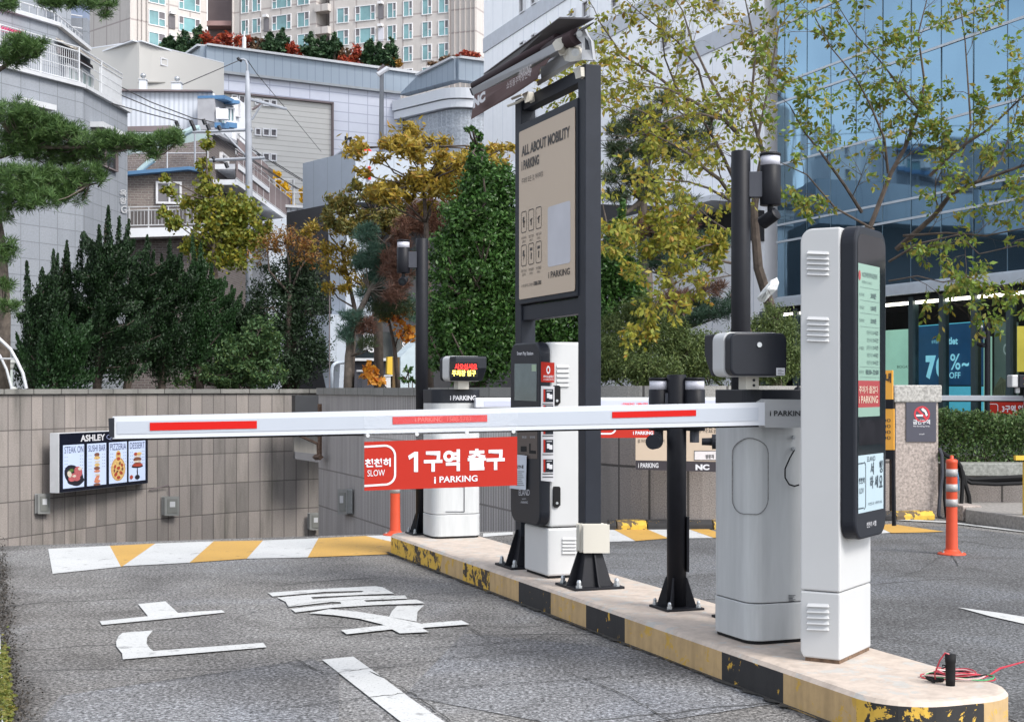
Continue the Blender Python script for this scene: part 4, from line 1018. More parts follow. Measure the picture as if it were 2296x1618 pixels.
for pts in ([(1172, 212, 9.0), (1184, 206, 8.95), (1186, 226, 8.95), (1178, 230, 8.95), (1176, 220, 8.98)], [(1286, 158, 8.25), (1300, 150, 8.2), (1302, 172, 8.2), (1292, 176, 8.22), (1290, 165, 8.24)]): slab('clamp', pts, .04, m_cream, bev=.004)
mb = MB(); mb.tube([L3(1138, 238, 9.1), L3(1160, 230, 9.05), L3(1185, 216, 9.0)], .008, 6); obj('cord', mb, m_cream, t)
for p, q in (((1170, 213, 9.0), (1148, 222, 9.1)), ((1225, 150, 8.7), (1206, 168, 8.8))): obj('stay', MB().tube([L3(*p), L3(*q)], .008, 6), m_cream, t)

# ------------------------------------------------------------------ bollards
def bollard(px, py, zt, label, bands=True, h=.745, r=.042):
    c = G(px, py); t = thing('bollard', c, label, 'bollard', 'orange flexible bollards')
    s = h / .745
    b = MB().lathe(c, [(.048, .035), (r + .004, .05), (r, .3), (r, .70), (r + .002, .705), (r + .002, .725), (r * .8, .732), (.014, .735), (.014, .755), (.010, .762)], 28)
    o = obj('tube', b, m_orange, t, smooth=True)
    obj('foot', MB().lathe(c, [(.105, 0), (.108, .008), (.10, .016), (.065, .026), (.052, .04), (.048, .045)], 28), m_orange, t, smooth=True)
    if bands:
        for z in (.60, .485, .37): obj('reflective_band', MB().lathe(c + ZZ * z, [(r + .0025, 0), (r + .0025, .058)], 28), m_reflect, o, smooth=True)
    for k in range(3):
        a = R(120 * k + 200); p = c + Vector((math.cos(a) * .08, math.sin(a) * .08, .02)); obj('bolt', MB().lathe(p, [(.010, 0), (.010, .012)], 6), m_steel, t)
bollard(2134, 1243, 0, 'orange bollard with three worn white bands, standing free on the right lane')
bollard(886, 1200, 0, 'orange bollard half hidden behind the red hanging banner, at the far end of the island')

# ------------------------------------------------------------------ pipe stub and coil of wire at the island tip
c = G(2131, 1536, .15)
t = thing('conduit_stub', c, 'short black conduit stub sticking up from the rounded end of the island', 'pipe stub')
obj('pipe', MB().lathe(c, [(.017, 0), (.0185, .03), (.0185, .085), (.0205, .09), (.0205, .118), (.017, .118), (.016, .09)], 18), m_rubber, t, smooth=True)
obj('tie', MB().tube([c + Vector((-.018, 0, .07)), c + Vector((-.035, -.004, .066)), c + Vector((-.03, 0, .078)), c + Vector((-.018, 0, .075))], .003, 5), m_rubber, t)
m_wr = plain('red_wire', (.42, .03, .05), .4); m_wg = plain('green_wire', (.05, .30, .12), .4); m_wp = plain('pale_pink_wire', (.62, .38, .38), .4)
t = thing('wire_coil', c + Vector((.05, .1, 0)), 'loose coil of red, green and pale wires lying beside the black conduit stub', 'wire coil')
rr = random.Random(5)
for k in range(7):
    ca = c + Vector((.065 + rr.uniform(-.01, .01), .13, .006 + .004 * k)); a_, b_ = .135 - .012 * k + rr.uniform(-.008, .008), .052 + rr.uniform(-.012, .012)
    pts = [ca + Vector((a_ * math.cos(q), b_ * math.sin(q) - .06 * math.cos(q) * .3, .004 * math.sin(q * 3 + k))) for q in [2 * math.pi * i / 28 for i in range(29)]]
    obj('wire_loop', MB().tube(pts, .0028, 5, caps=False), (m_wr, m_wg, m_wp, m_rubber, m_wr, m_wp, m_wr)[k], t)
pts = [c + Vector(v) for v in ((-.005, 0, .118), (-.02, 0, .124), (-.038, .005, .095), (-.05, .03, .04), (-.04, .06, .01), (-.02, .1, .008))]
obj('wire_lead', MB().tube(pts, .003, 5), m_wr, t)
q = [c + Vector((-.04, .06, .008)), c + Vector((-.01, .055, .01)), c + Vector((-.065, .09, .012)), c + Vector((-.05, .04, .008))]; obj('connector', MB().tube(q, .008, 5), m_rubber, t)
for k in range(2):
    pts = [c + Vector((.15, .10 + .01 * k, .006)), c + Vector((.19, .14, .01)), c + Vector((.25, .18 + .01 * k, .03)), c + Vector((.36, .22, .05)), c + Vector((.50, .26 + .01 * k, .07))]
    obj('wire_lead', MB().tube(pts, .0028, 5), m_wr, t)
# ================================================================== buildings
k1 = lambda x, y: (402.3 + x * .16896, y * .16896)
k2 = lambda x, y: (783.1 + x * .16874, y * .16874)
k3 = lambda x, y: (201.2 + x * .13321, y * .13321)
kb_ = lambda x, y: (251.4 + x * .24427, 179.6 + y * .24427)
kl = lambda x, y: (x * .1865, y * .1865)
k8 = lambda x, y: (1652.3 + x * .2886, 431.0 + y * .2886)
ks = lambda x, y: (1975.6 + x * .2221, 610.6 + y * .2221)

m_tower = panels('tower_precast', (.52, .485, .465), (.49, .46, .44), (.34, .30, .29), 3.1, 2.7, .10, loc=(0, -.05, 0), speck=.03, speck_scale=2, stain=.10, bstr=.1, rough=.8)
m_tower2 = panels('tower_white_gable', (.58, .58, .64), (.56, .56, .62), (.42, .42, .46), 30, 2.7, .10, speck=.02, speck_scale=2, bstr=.1, rough=.8)
m_teal = plain('teal_glass', (.15, .29, .31), .12, var=.35, scale=.35, spec=.6)
m_sash = plain('dark_sash_glass', (.13, .12, .13), .2, var=.2, scale=.5)
m_wframe = plain('window_frame_white', (.66, .66, .68), .5)
m_recess = plain('brown_trim_and_shade', (.16, .13, .135), .8, var=.15, scale=.4)  # brown of recesses and trims; also paints the shade band at the soffit
m_pink = plain('mauve_beam', (.30, .19, .18), .8)

def window(parent, f, x0, x1, za, zb, kind=0, fr=.09, fm=None, gm=None, off=.0, name='window'):
    """a window on facade f: frame ring with panes as a sub-part; kind 0 two lights, 1 three lights, 2 plain, 3 sliding"""
    fm = fm or m_wframe; gm = gm or m_teal
    w = (f.at(x1, HY) - f.at(x0, HY)).length; A = f.at(x0, HY, off); M = frame((A.x, A.y, za), f.t, ZZ, f.n); h = zb - za
    mb = MB()
    def bar(a0, a1, b0, b1, z1=.10): mb.box(M, (a0, a1), (b0, b1), (.0, z1))
    bar(0, w, 0, fr * .7); bar(0, w, h - fr * .7, h); bar(0, fr * .7, fr * .7, h - fr * .7); bar(w - fr * .7, w, fr * .7, h - fr * .7)
    pn = MB(); pn.box(M, (fr * .7, w - fr * .7), (fr * .7, h - fr * .7), (-.02, .03), 0)
    if kind == 0:
        s = w * .58; bar(s, s + fr * .6, fr * .7, h - fr * .7, .09); bar(s + fr * .6, w - fr * .7, h * .48, h * .48 + fr * .6, .085)
        pn.box(M, (s + fr * .6, w - fr * .7), (h * .48 + fr * .6, h - fr * .7), (.031, .04), 1)
    elif kind == 1:
        for s in (w * .22, w * .76): bar(s, s + fr * .6, fr * .7, h - fr * .7, .09)
        for a0, a1 in ((fr * .7, w * .22), (w * .76 + fr * .6, w - fr * .7)):
            bar(a0, a1, h * .48, h * .48 + fr * .6, .085); pn.box(M, (a0, a1), (h * .48 + fr * .6, h - fr * .7), (.031, .04), 1)
    elif kind == 3:
        bar(w * .49, w * .49 + fr * .6, fr * .7, h - fr * .7, .09)
    o = obj(name, mb, fm, parent); obj('pane', pn, [gm, m_sash], o); return o

# --- distant apartment tower
t = thing('apartment_tower', P(700, 872, 180) * 1.0, 'huge cream apartment tower with rows of teal windows, farthest behind the rooftop trees', 'tower')
t.location.z = 0
FT0 = Fac(201, 196, 290, 178); FT1 = Fac(290, 176, 466, 184); FT2 = Fac(523, 184, 709, 178.5); FT3 = Fac(738, 178, 1072, 171)
def wall(f, x0, x1, m, za=0, zb=60, dep=-10, o=0.0, name='wall'):
    mb = MB(); f.rectw(mb, x0, x1, za, zb, dep, o); return obj(name, mb, m, t)
wall(FT1, 290, 464, m_tower); wall(FT2, 524, 709, m_tower); wall(FT3, 739, 1068, m_tower)
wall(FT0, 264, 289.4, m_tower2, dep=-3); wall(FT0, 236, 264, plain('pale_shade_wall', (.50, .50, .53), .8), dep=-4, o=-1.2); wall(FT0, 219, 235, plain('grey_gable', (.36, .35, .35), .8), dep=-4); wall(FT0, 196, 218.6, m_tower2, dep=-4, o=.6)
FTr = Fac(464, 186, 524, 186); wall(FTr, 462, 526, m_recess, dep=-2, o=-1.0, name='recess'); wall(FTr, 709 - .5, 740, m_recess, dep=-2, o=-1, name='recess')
for z in (39.3, 42.1, 44.85, 47.6):
    mb = MB(); FTr.rectw(mb, 466, 522, z - .25, z + .35, -1, 1.0); obj('recess_beam', mb, m_pink, t)
    mb = MB(); FT2.rectw(mb, 709, 739, z - .3, z + .55, -1, .4); obj('recess_slab', mb, m_tower, t)
for f, x in ((FT1, 290), (FT1, 308), (FT1, 317), (FT1, 327.5), (FT3, 1008), (FT3, 1020), (FT3, 1032), (FT3, 1044), (FT3, 1056), (FT3, 1066), (FT2, 523.5)):
    mb = MB(); f.rectw(mb, x - .6, x + .6, 20, 60, 0, .25); obj('rib', mb, m_tower, t)
cols_ = [(FT1, k3(985, 0)[0], k3(1270, 0)[0], 0), (FT1, k3(1490, 0)[0], k3(1855, 0)[0], 1)]
cols_ += [(FT2, k1(a, 0)[0], k1(b, 0)[0], c) for a, b, c in ((822, 920, 0), (965, 1083, 0), (1230, 1487, 1), (1567, 1728, 0))]
cols_ += [(FT3, k1(2090, 0)[0], k1(2250, 0)[0], 0)] + [(FT3, k2(a, 0)[0], k2(b, 0)[0], c) for a, b, c in ((80, 350, 1), (505, 630, 0), (718, 845, 0), (968, 1100, 0), (1185, 1325, 0))]
for f, a, b, c in cols_:
    for k in (1, 0, -1, -2, -3):
        zb = 45.7 + 2.7 * k
        if k == 1 and f is FT3: continue
        if k == -3 and a < 900: continue
        window(t, f, a, b, zb, zb + 1.9, c, fr=.14, off=.0)
for f, a, b in ((FT2, k1(1125, 0)[0], k1(1192, 0)[0]), (FT3, k2(390, 0)[0], k2(460, 0)[0]), (FT1, k3(1325, 0)[0], k3(1430, 0)[0])):
    for k in (0, -1, -2):
        mb = MB(); f.rectw(mb, a, b, 45.75 + 2.7 * k, 47.4 + 2.7 * k, 0, .12); obj('service_panel', mb, m_tower2 if k else m_sash, t)
        mb = MB(); f.rectw(mb, a + 1, b - 1, 47.5 + 2.7 * k, 47.8 + 2.7 * k, 0, .5); obj('vent_hood', mb, m_wframe, t)
for k in (0, -1):   # oblique windows of the side wing
    for a, b in ((k3(345, 0)[0], k3(395, 0)[0]), (k3(420, 0)[0], k3(465, 0)[0])):
        f = Fac(236, 190, 264, 184); window(t, f, a, b, 45.0 + 2.85 * k, 46.8 + 2.85 * k, 3, fr=.14)
# hillside under the rooftop trees
mb = MB(); mb.poly([(-60, 93, 17.6), (60, 93, 17.6), (70, 172, 24), (-70, 172, 24)]); mb.poly([(-60, 93, 0), (60, 93, 0), (60, 93, 17.6), (-60, 93, 17.6)]); struct('hillside', mb, m_soil)

# --- white shopping building with slate parapet
m_mallw = panels('white_metal_panels', (.62, .64, .73), (.60, .625, .715), (.40, .42, .52), 1.235, .555, .028, loc=(.25, .12, 0), speck=.02, speck_scale=3, bstr=.15, rough=.45, spec=.5)
m_mallb = panels('cream_siding', (.56, .55, .53), (.545, .535, .515), (.37, .36, .34), 40, .30, .022, speck=.02, speck_scale=3, bstr=.3, rough=.6)
m_slate = panels('slate_blue_parapet', (.29, .345, .41), (.28, .335, .40), (.19, .23, .29), .505, 30, .018, speck=.02, bstr=.2, rough=.5)
m_rim = plain('pale_rim_metal', (.50, .51, .53), .4); m_white_b = plain('bright_white_cladding', (.68, .70, .74), .5, var=.02)
m_perf = panels('perforated_screen', (.42, .46, .52), (.50, .54, .60), (.56, .60, .66), .42, 1.7, .05, loc=(0, .5, 0), speck=.25, speck_scale=8, bstr=.1, rough=.6)
FMm = Fac(459.7, 82, 898, 88.2); FMl = Fac(415, 85.6, 459.7, 82); FM2 = Fac(898, 88.2, 1024.4, 84.1); FM3 = Fac(1024.4, 84.1, 1110, 85.6)
t = thing('shopping_building', Vector((-10, 85, 0)), 'long white panelled shopping building with a slate blue parapet, below the rooftop trees', 'building')
def fp(f, pts, m, o0=-.6, o1=0.0, name='wall', par=None):
    mb = MB(); f.poly(mb, pts, o0, o1); return obj(name, mb, m, par or t)
fp(FMm, [(459.7, 161), (898, 211), (898, 700), (459.7, 700)], m_mallw); fp(FMl, [(415, 180), (459.7, 161), (459.7, 700), (415, 700)], m_mallw)
fp(FMm, [(459.7, 104), (945, 169.5), (898, 209), (459.7, 158)], m_slate, -.5, .25, 'parapet'); fp(FMl, [(415, 135), (459.7, 104), (459.7, 158), (415, 181)], m_slate, -.5, .25, 'parapet')
fp(FMm, [(459.7, 100.5), (945, 165), (943, 170.5), (459.7, 105)], m_rim, -.8, .45, 'parapet_rim'); fp(FMl, [(415, 131.5), (459.7, 100.5), (459.7, 105), (415, 136)], m_rim, -.8, .45, 'parapet_rim')
fp(FMm, [(459.7, 156), (898, 208), (898, 213), (459.7, 162)], plain('band_grey', (.30, .32, .34), .5), -.3, .3, 'band')
fp(FM2, [(900, 214), (945, 168), (1024.4, 131), (1024.4, 180)], m_slate, -.5, .2, 'parapet'); fp(FM3, [(1024.4, 131), (1110, 142), (1110, 190), (1024.4, 180)], m_slate, -.5, .2, 'parapet')
fp(FM2, [(942, 169), (1024.4, 128), (1024.4, 133), (945, 172.5)], m_rim, -.8, .4, 'parapet_rim'); fp(FM3, [(1024.4, 128), (1110, 138), (1110, 144), (1024.4, 133)], m_rim, -.8, .4, 'parapet_rim')
# rounded screen block: plan arc from the straight face round to the right
arcp = [FM2.at(x, HY) for x in (898, 930, 965, 1000)]; e = FM3.at(1055, HY); g_ = FM3.at(1150, HY)
pl = [(p.x, p.y) for p in arcp]; c1 = FM2.at(1024, HY); 
for i in range(1, 8):
    u_ = i / 8; q = arcp[-1] * (1 - u_) ** 2 + c1 * 2 * u_ * (1 - u_) + e * u_ ** 2; pl.append((q.x, q.y))
pl += [(e.x, e.y), (g_.x, g_.y)]
strip('rounded_screen', pl, (0, 17.45), .15, -.6, m_perf, t)
for z0, z1, o in ((17.5, 17.95, .5), (18.0, 18.6, .62)): strip('white_rim', pl, (z0, z1), o, -.5, m_white_b, t)
mb = MB(); 
for z in (13.9, 11.2): strip('screen_joint', pl, (z, z + .06), .2, -.1, m_recess, t)
# cream inset wall with dark frame and windows
fp(FMm, [(478, 207), (742, 234), (742, 560), (478, 560)], m_mallb, -.3, .10, 'inset_wall')
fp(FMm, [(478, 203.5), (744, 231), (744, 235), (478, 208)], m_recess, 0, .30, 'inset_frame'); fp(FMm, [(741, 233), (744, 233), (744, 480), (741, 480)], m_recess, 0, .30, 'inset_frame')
for (x0, y0, x1, y1) in ((1300, 445, 1358, 515), (1372, 448, 1438, 520), (1442, 450, 1503, 525), (1300, 670, 1358, 735), (1372, 672, 1438, 748), (1442, 678, 1503, 750), (1300, 175, 1360, 235), (1375, 180, 1438, 245), (1442, 185, 1503, 250), (1085, 140, 1145, 215), (1152, 145, 1215, 222)):
    (a, b), (c, d) = kb_(x0, y0), kb_(x1, y1); zt = FMm.at((a + c) / 2, b).z; zb = FMm.at((a + c) / 2, d).z
    window(t, FMm, a, c, zb, zt, 2, fr=.10, gm=m_sash, off=.11)
# --- low white roofs below the shopping building
t = thing('low_white_building', Vector((-8, 56, 1)), 'low white flat roofed building with roof railings beside the yellow ginkgo', 'building')
Fw = Fac(598, 54, 740, 57); fp(Fw, [(598, 462), (740, 468), (740, 900), (598, 900)], m_white_b, -4, 0)
fp(Fw, [(598, 458), (740, 464), (740, 470), (598, 464)], m_rim, -4.2, .2, 'roof_edge')
for x in range(606, 738, 15): fp(Fw, [(x, 466), (x + .9, 466), (x + .9, 560), (x, 560)], m_rim, 0, .06, 'wall_joint')
Fw2 = Fac(598, 50, 740, 53)
fp(Fw2, [(600, 500), (655, 488), (700, 505), (740, 520), (740, 900), (600, 900)], plain('blue_grey_metal_wall', (.46, .50, .56), .5), -1, 0, 'lean_to')
for x0, y0, x1, y1 in ((612, 430, 740, 432), (612, 401, 690, 403), (655, 401, 657, 462), (687, 401, 689, 432), (612, 401, 613.5, 462)):
    fp(Fw, [(x0, y0), (x1, y0 + (x1 - x0) * .01), (x1, y1 + (x1 - x0) * .01), (x0, y1)], m_rim, .0, .08, 'roof_railing')

# --- cream gabled building
t = thing('gabled_building', P(320, 872, 63), 'plain cream rendered building with a stepped gable, behind the ball topped roof vents', 'building'); t.location.z = 0
m_crm = plain('cream_render', (.53, .515, .49), .85, var=.03, scale=.4)
FC1 = Fac(218, 63.5, 307.8, 62); FC2 = Fac(307.8, 62, 407, 64.5); FC3 = Fac(407, 64.5, 425, 67)
fp(FC1, [(218, 125), (307.8, 93.5), (307.8, 900), (218, 900)], m_crm, -5, 0); fp(FC2, [(308, 93.5), (407, 127), (407, 900), (308, 900)], m_crm, -5, .1)
fp(FC3, [(407, 127), (424.8, 144), (424.8, 900), (407, 900)], m_white_b, -3, .1, 'chamfer_wall')
fp(FC1, [(216, 124.5), (307.8, 92), (307.8, 94.5), (216, 127.5)], m_white_b, -5, .25, 'roof_edge'); fp(FC2, [(307.8, 92), (407, 125.5), (407, 128), (307.8, 94.5)], m_white_b, -5, .25, 'roof_edge')
fp(FC2, [(308, 184), (402, 186), (402, 188.5), (308, 187)], plain('dark_gap_band', (.25, .24, .22), .8), 0, .2, 'string_course')  # thin darker band across the gable wall
a = FC2.at(360, 149).z; window(t, FC2, 352.5, 368, a, a + .33, 2, fr=.07, gm=m_sash, off=.12)
mt_ = t
t.location.z = 0
for i, (x, yb, yt, w, h_, lb) in enumerate(((321, 202, 181, 16, 0, 'left of two white roof vents topped by a ball cowl before the cream gable'), (397, 202, 188, 21, 0, 'right of two white roof vents topped by a ball cowl, the shorter one'))):
    Z = 58; c = P(x, yb, Z); tv = thing('roof_vent', c, lb, 'roof vent', 'ball topped roof vents')
    hw = w / 2 / F * Z; ht = (yb - yt) / F * Z
    obj('stack', MB().box(frame(c, (1, 0, 0), (0, 1, 0)), (-hw, hw), (-hw, hw), (-3, ht)), m_white_b, tv, .02)
    obj('cap', MB().box(frame(c, (1, 0, 0), (0, 1, 0)), (-hw * 1.15, hw * 1.15), (-hw * 1.15, hw * 1.15), (ht, ht + .05)), m_rim, tv)
    obj('ball_cowl', MB().lathe(c + ZZ * (ht + .05), [(.03, 0), (.04, .05), (.09, .09), (.115, .15), (.09, .21), (.02, .245)], 14), m_steel, tv, smooth=True)

# --- corrugated white block with a bay, greenhouse on the roof of the brick house
t = thing('corrugated_building', P(380, 872, 50), 'pale ribbed metal clad building with a blue trimmed bay window at its corner', 'building'); t.location.z = 0
m_cor = panels('ribbed_white_metal', (.56, .59, .65), (.55, .58, .64), (.44, .47, .53), .16, 30, .035, speck=.03, speck_scale=2, bstr=.4, rough=.5, stain=.12)
Fq = Fac(270, 50, 480, 50.5); fp(Fq, [(270, 205), (470, 206), (479, 212), (480, 900), (270, 900)], m_cor, -6, 0)
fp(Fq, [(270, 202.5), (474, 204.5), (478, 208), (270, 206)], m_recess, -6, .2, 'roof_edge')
fp(Fq, [(270, 290), (385, 287), (400, 295), (478, 296), (478, 302), (270, 300)], m_recess, 0, .5, 'soffit_shade')  # dark strip painting the grey shadow band below the ribbed cladding
fp(Fq, [(477, 210), (481.5, 212), (481.5, 290), (477, 290)], m_white_b, -.1, .12, 'corner_trim')
Fy = Fac(480, 49.5, 502, 50.5); Fy2 = Fac(502, 50.5, 524, 50.8)
m_bay = plain('weathered_bay_wall', (.34, .34, .36), .7, var=.1)
m_blue = plain('faded_blue_trim', (.07, .17, .32), .6)
for f, x0, x1, y0 in ((Fy, 481, 502, 214), (Fy2, 502, 524, 226)):
    fp(f, [(x0, y0), (x1, y0 + 9 if f is Fy else y0 + 3), (x1, y0 + 17 if f is Fy else y0 + 10), (x0, y0 + 8)], m_blue, -.6, .35, 'blue_cornice')
    fp(f, [(x0, y0 + 6), (x1, y0 + 12), (x1, 292), (x0, 290)], m_bay, -.6, .0, 'bay')
    z1 = f.at(x0, 240).z; z0 = f.at(x0, 274).z; window(t, f, x0 + 1.5, x1 - 1.5, z0, z1, 3, fr=.08, off=.01)
    fp(f, [(x0, 275), (x1, 278), (x1, 289), (x0, 286)], m_blue, -.3, .2, 'blue_sill')
obj('air_conditioner', MB().box(frame(P(495, 268, 49.6), (1, .1, 0), (-.1, 1, 0)), (-.15, .25), (-.1, .2), (0, .35)), m_wframe, t)
t = thing('white_house', P(537, 872, 51), 'narrow white rendered house squeezed behind the utility pole', 'building'); t.location.z = 0
Fh = Fac(520, 52.5, 556, 54); fp(Fh, [(520, 225), (530, 218), (556, 240), (556, 900), (520, 900)], m_white_b, -3, 0)
z0 = Fh.at(535, 265).z; window(t, Fh, 528, 534, z0, z0 + .6, 2, fr=.06, gm=m_sash)
z0 = Fh.at(535, 330).z; window(t, Fh, 526, 533, z0, z0 + .5, 2, fr=.06, gm=m_sash)

# --- brick house with roof terraces
m_brick = panels('grey_brown_brick', (.27, .225, .205), (.21, .175, .165), (.33, .31, .29), .21, .075, .010, offset=.5, speck=.2, speck_scale=25, stain=.15, bstr=.3, rough=.9)
m_brick2 = panels('dark_brown_brick', (.165, .135, .13), (.125, .10, .10), (.22, .21, .20), .21, .075, .010, offset=.5, speck=.2, speck_scale=25, bstr=.3, rough=.9)
t = thing('brick_house', P(400, 872, 44), 'grey brown brick house with balconies, a blue roof edge and a greenish roof greenhouse', 'building'); t.location.z = 0
FQ1 = Fac(250, 43.6, 460, 44); FQ2 = Fac(460, 44, 612, 56)
fp(FQ1, [(250, 392), (425, 380), (460, 390), (460, 900), (250, 900)], m_brick, -3, 0)
fp(FQ2, [(478, 300), (612, 380), (612, 900), (460, 900), (460, 396)], m_brick2, -3, 0)
fp(FQ2, [(476, 296), (552, 331), (556, 340), (476, 303)], plain('grey_roof_sheet', (.34, .35, .38), .6), -3, .2, 'roof_edge')
fp(FQ1, [(250, 391), (425, 377), (462, 383), (462, 391), (425, 384), (250, 399)], m_blue, -.5, .35, 'blue_roof_edge')
m_ghs = plain('greenhouse_sheet', (.30, .38, .38), .3, var=.15, scale=.8)
fp(Fac(250, 44.5, 460, 45), [(285, 300), (466, 300), (466, 386), (285, 392)], m_ghs, -1.5, 0, 'greenhouse')
fp(Fac(250, 44.5, 480, 45.5), [(466, 300), (479, 300), (479, 345), (466, 345)], plain('green_tarp', (.05, .26, .17), .6), -.3, .1, 'green_sheet')
for x in (437, 466, 375): obj('greenhouse_post', MB().tube([P(x, 386, 44), P(x, 298, 44)], .02, 6), m_rim, t)
obj('greenhouse_rail', MB().tube([P(285, 344, 44), P(466, 343, 44)], .018, 6), m_rim, t)
obj('rolled_awning', MB().tube([P(412, 300, 43.9), P(432, 290, 43.9), P(448, 288, 43.9)], .10, 10), plain('pale_teal_roll', (.42, .55, .57), .5), t)
obj('rolled_awning', MB().tube([P(311, 385, 43.9), P(330, 368, 43.9), P(345, 358, 43.9)], .09, 10), plain('pale_teal_roll', (.42, .55, .57), .5), t)
z1 = FQ1.at(380, 408).z; z0 = FQ1.at(380, 458).z; window(t, FQ1, 350, 408, z0, z1, 3, fr=.09, gm=m_sash)
# balcony at the front
fp(FQ1, [(250, 475), (455, 470), (455, 517), (250, 520)], plain('balcony_dark_wall', (.10, .09, .09), .8), 0, .06, 'balcony_wall')  # darker sheet over the brick behind the railing
fp(FQ1, [(250, 519), (470, 514), (470, 533), (250, 540)], m_white_b, -.4, .8, 'balcony_slab')
def rail(par, pts, zs, th, m, every=None, zb=None, zt=None, pr=.012):
    for z in zs: obj('handrail', MB().tube([p + ZZ * z for p in pts], th, 6), m, par)
    if every:
        mb = MB()
        for a, b in zip(pts, pts[1:]):
            n = max(1, int((b - a).length / every))
            for i in range(n): q = a + (b - a) * (i / n); mb.tube([q + ZZ * zb, q + ZZ * zt], pr, 4)
        obj('balusters', mb, m, par)
bp = [FQ1.at(252, 519, .75), FQ1.at(468, 514, .75)]; rail(t, bp, (.62, .52, .08), .018, m_rim, .55, 0, .62, .02); rail(t, bp, (), .01, m_rim, .10, .08, .52, .008)
fp(FQ1, [(250, 540), (300, 541), (455, 533), (455, 900), (250, 900)], m_brick2, .02, .08, 'lower_wall')
# side terraces
q0, q1 = FQ2.at(482, 372, .7), FQ2.at(608, 450, .7); zt_ = q0.z
for (ya_, yb2, xa, xb) in ((407, 448, 478, 611), (372, 412, 482, 556)):
    pa, pb = FQ2.at(xa, ya_, .6), FQ2.at(xb, yb2, .6); 
    za = FQ2.at(xa, ya_).z
    mb = MB(); FQ2.rectw(mb, xa, xb, za - .1, za + .06, 0, .75); obj('terrace_slab', mb, m_white_b, t)
    P0 = FQ2.at(xa, HY, .7); P1 = FQ2.at(xb, HY, .7); P0.z = za; P1.z = za; rail(t, [P0, P1], (1.0, .85, .12), .02, m_rim, 1.1, 0, 1.0, .02); rail(t, [P0, P1], (), .01, m_recess, .12, .1, .85, .02)
for (x0, y0, x1, y1) in ((985, 660, 1048, 725), (1300, 1140, 1365, 1235), (1140, 690, 1170, 735), (1060, 1060, 1110, 1110)):
    (a, b), (c, d) = kb_(x0, y0), kb_(x1, y1); window(t, FQ2, a, c, FQ2.at(a, d).z, FQ2.at(a, b).z, 3, fr=.07, gm=m_sash)

# --- grey tiled building at the left
m_tile = panels('blue_grey_stone_tiles', (.285, .305, .34), (.265, .285, .32), (.18, .195, .22), .62, .42, .012, loc=(.1, .1, 0), speck=.10, speck_scale=22, bstr=.15, rough=.65, stain=.12)
t = thing('tiled_building', P(60, 872, 40), 'blue grey stone tiled building with curved balconies, behind the pine boughs at the left', 'building'); t.location.z = 0
GL1 = Fac(-320, 31.9, 185.3, 38); GL2 = Fac(185.3, 38, 286, 41.4)
def tilep(f, x0, x1, yt, m=m_tile, dep=-2.5, name='wall', yb=900):
    zt = f.at(x1, yt).z; mb = MB(); f.rectw(mb, x0, x1, 0, zt, dep, 0); o = obj(name, mb, m, t)
    mb = MB(); f.rectw(mb, x0, x1, zt, zt + .09, dep, .12); obj('coping', mb, m_rim, t); return zt
z_l = tilep(GL1, -320, 185.3, 198.4); tilep(GL2, 185.3, 286, 254)
GU1 = Fac(-320, 34, 128.7, 39.6); GU2 = Fac(128.7, 39.6, 205, 42.8)
zu = GU1.at(100, 52).z; mb = MB(); GU1.rectw(mb, -320, 128.7, 3, zu, -2.5, 0); obj('wall', mb, m_tile, t); mb = MB(); GU2.rectw(mb, 128.7, 203, 3, zu, -2.5, 0); obj('wall', mb, m_tile, t)
mb = MB(); GU1.rectw(mb, -320, 128.7, zu, zu + .1, -2.5, .12); obj('coping', mb, m_rim, t); mb = MB(); GU2.rectw(mb, 128.7, 196, zu, zu + .1, -2.5, .12); obj('coping', mb, m_rim, t)
GT1 = Fac(-320, 36, 140, 41.5); mb = MB(); GT1.rectw(mb, -320, 100, zu, zu + 4, -2, 0); GT1.rectw(mb, 100, 132, zu, zu + 4, -1, .5); obj('upper_wall', mb, m_tile, t)
mb = MB(); GU2.rectw(mb, 132, 206, zu, zu + 4, -2.4, -2.0); obj('upper_wall', mb, plain('pale_upper_wall', (.56, .55, .58), .7), t)
mb = MB(); GU2.rectw(mb, 196, 203, zu - .2, zu + .95, -2.2, -.02); obj('parapet_end', mb, m_tile, t)
mb = MB(); f = Fac(190, 43.5, 205, 44.5); f.rectw(mb, 194, 201, 3, zu + 4, -1, 0); obj('corner_pier', mb, plain('blue_grey_pier', (.22, .27, .38), .6), t)
rl = [GU1.at(-300, HY, -.1), GU1.at(128, HY, -.1)]; rl2 = [GU2.at(130, HY, -.1), GU2.at(192, HY, -.1)]
for q in (rl, rl2):
    for p in q: p.z = zu + .1
    rail(t, q, (.30, .06), .022, m_rim, .3, 0, .3, .01)
p3 = [GU2.at(192, HY, -.1), GU2.at(150, HY, -2.3)]
for p in p3: p.z = zu + .95
rail(t, p3, (0, -.35), .02, m_rim)
r1 = [GL1.at(-310, HY, -.12), GL1.at(185, HY, -.12), GL2.at(283, HY, -.12)]
for p in r1: p.z = z_l + .1
rail(t, r1, (.98, .86, .08), .02, m_rim, None); rail(t, r1, (.4, .62), .012, m_rim, 1.3, 0, 1.0, .025)
mb = MB()
for k in range(90):
    a = r1[0].lerp(r1[1], k / 90) 
    mb.tube([a + ZZ * .1, a + ZZ * .86], .008, 4)
for k in range(34):
    a = r1[1].lerp(r1[2], .45 + .55 * k / 34); mb.tube([a + ZZ * .0, a + ZZ * .8], .008, 4)
obj('balusters', mb, m_rim, t)
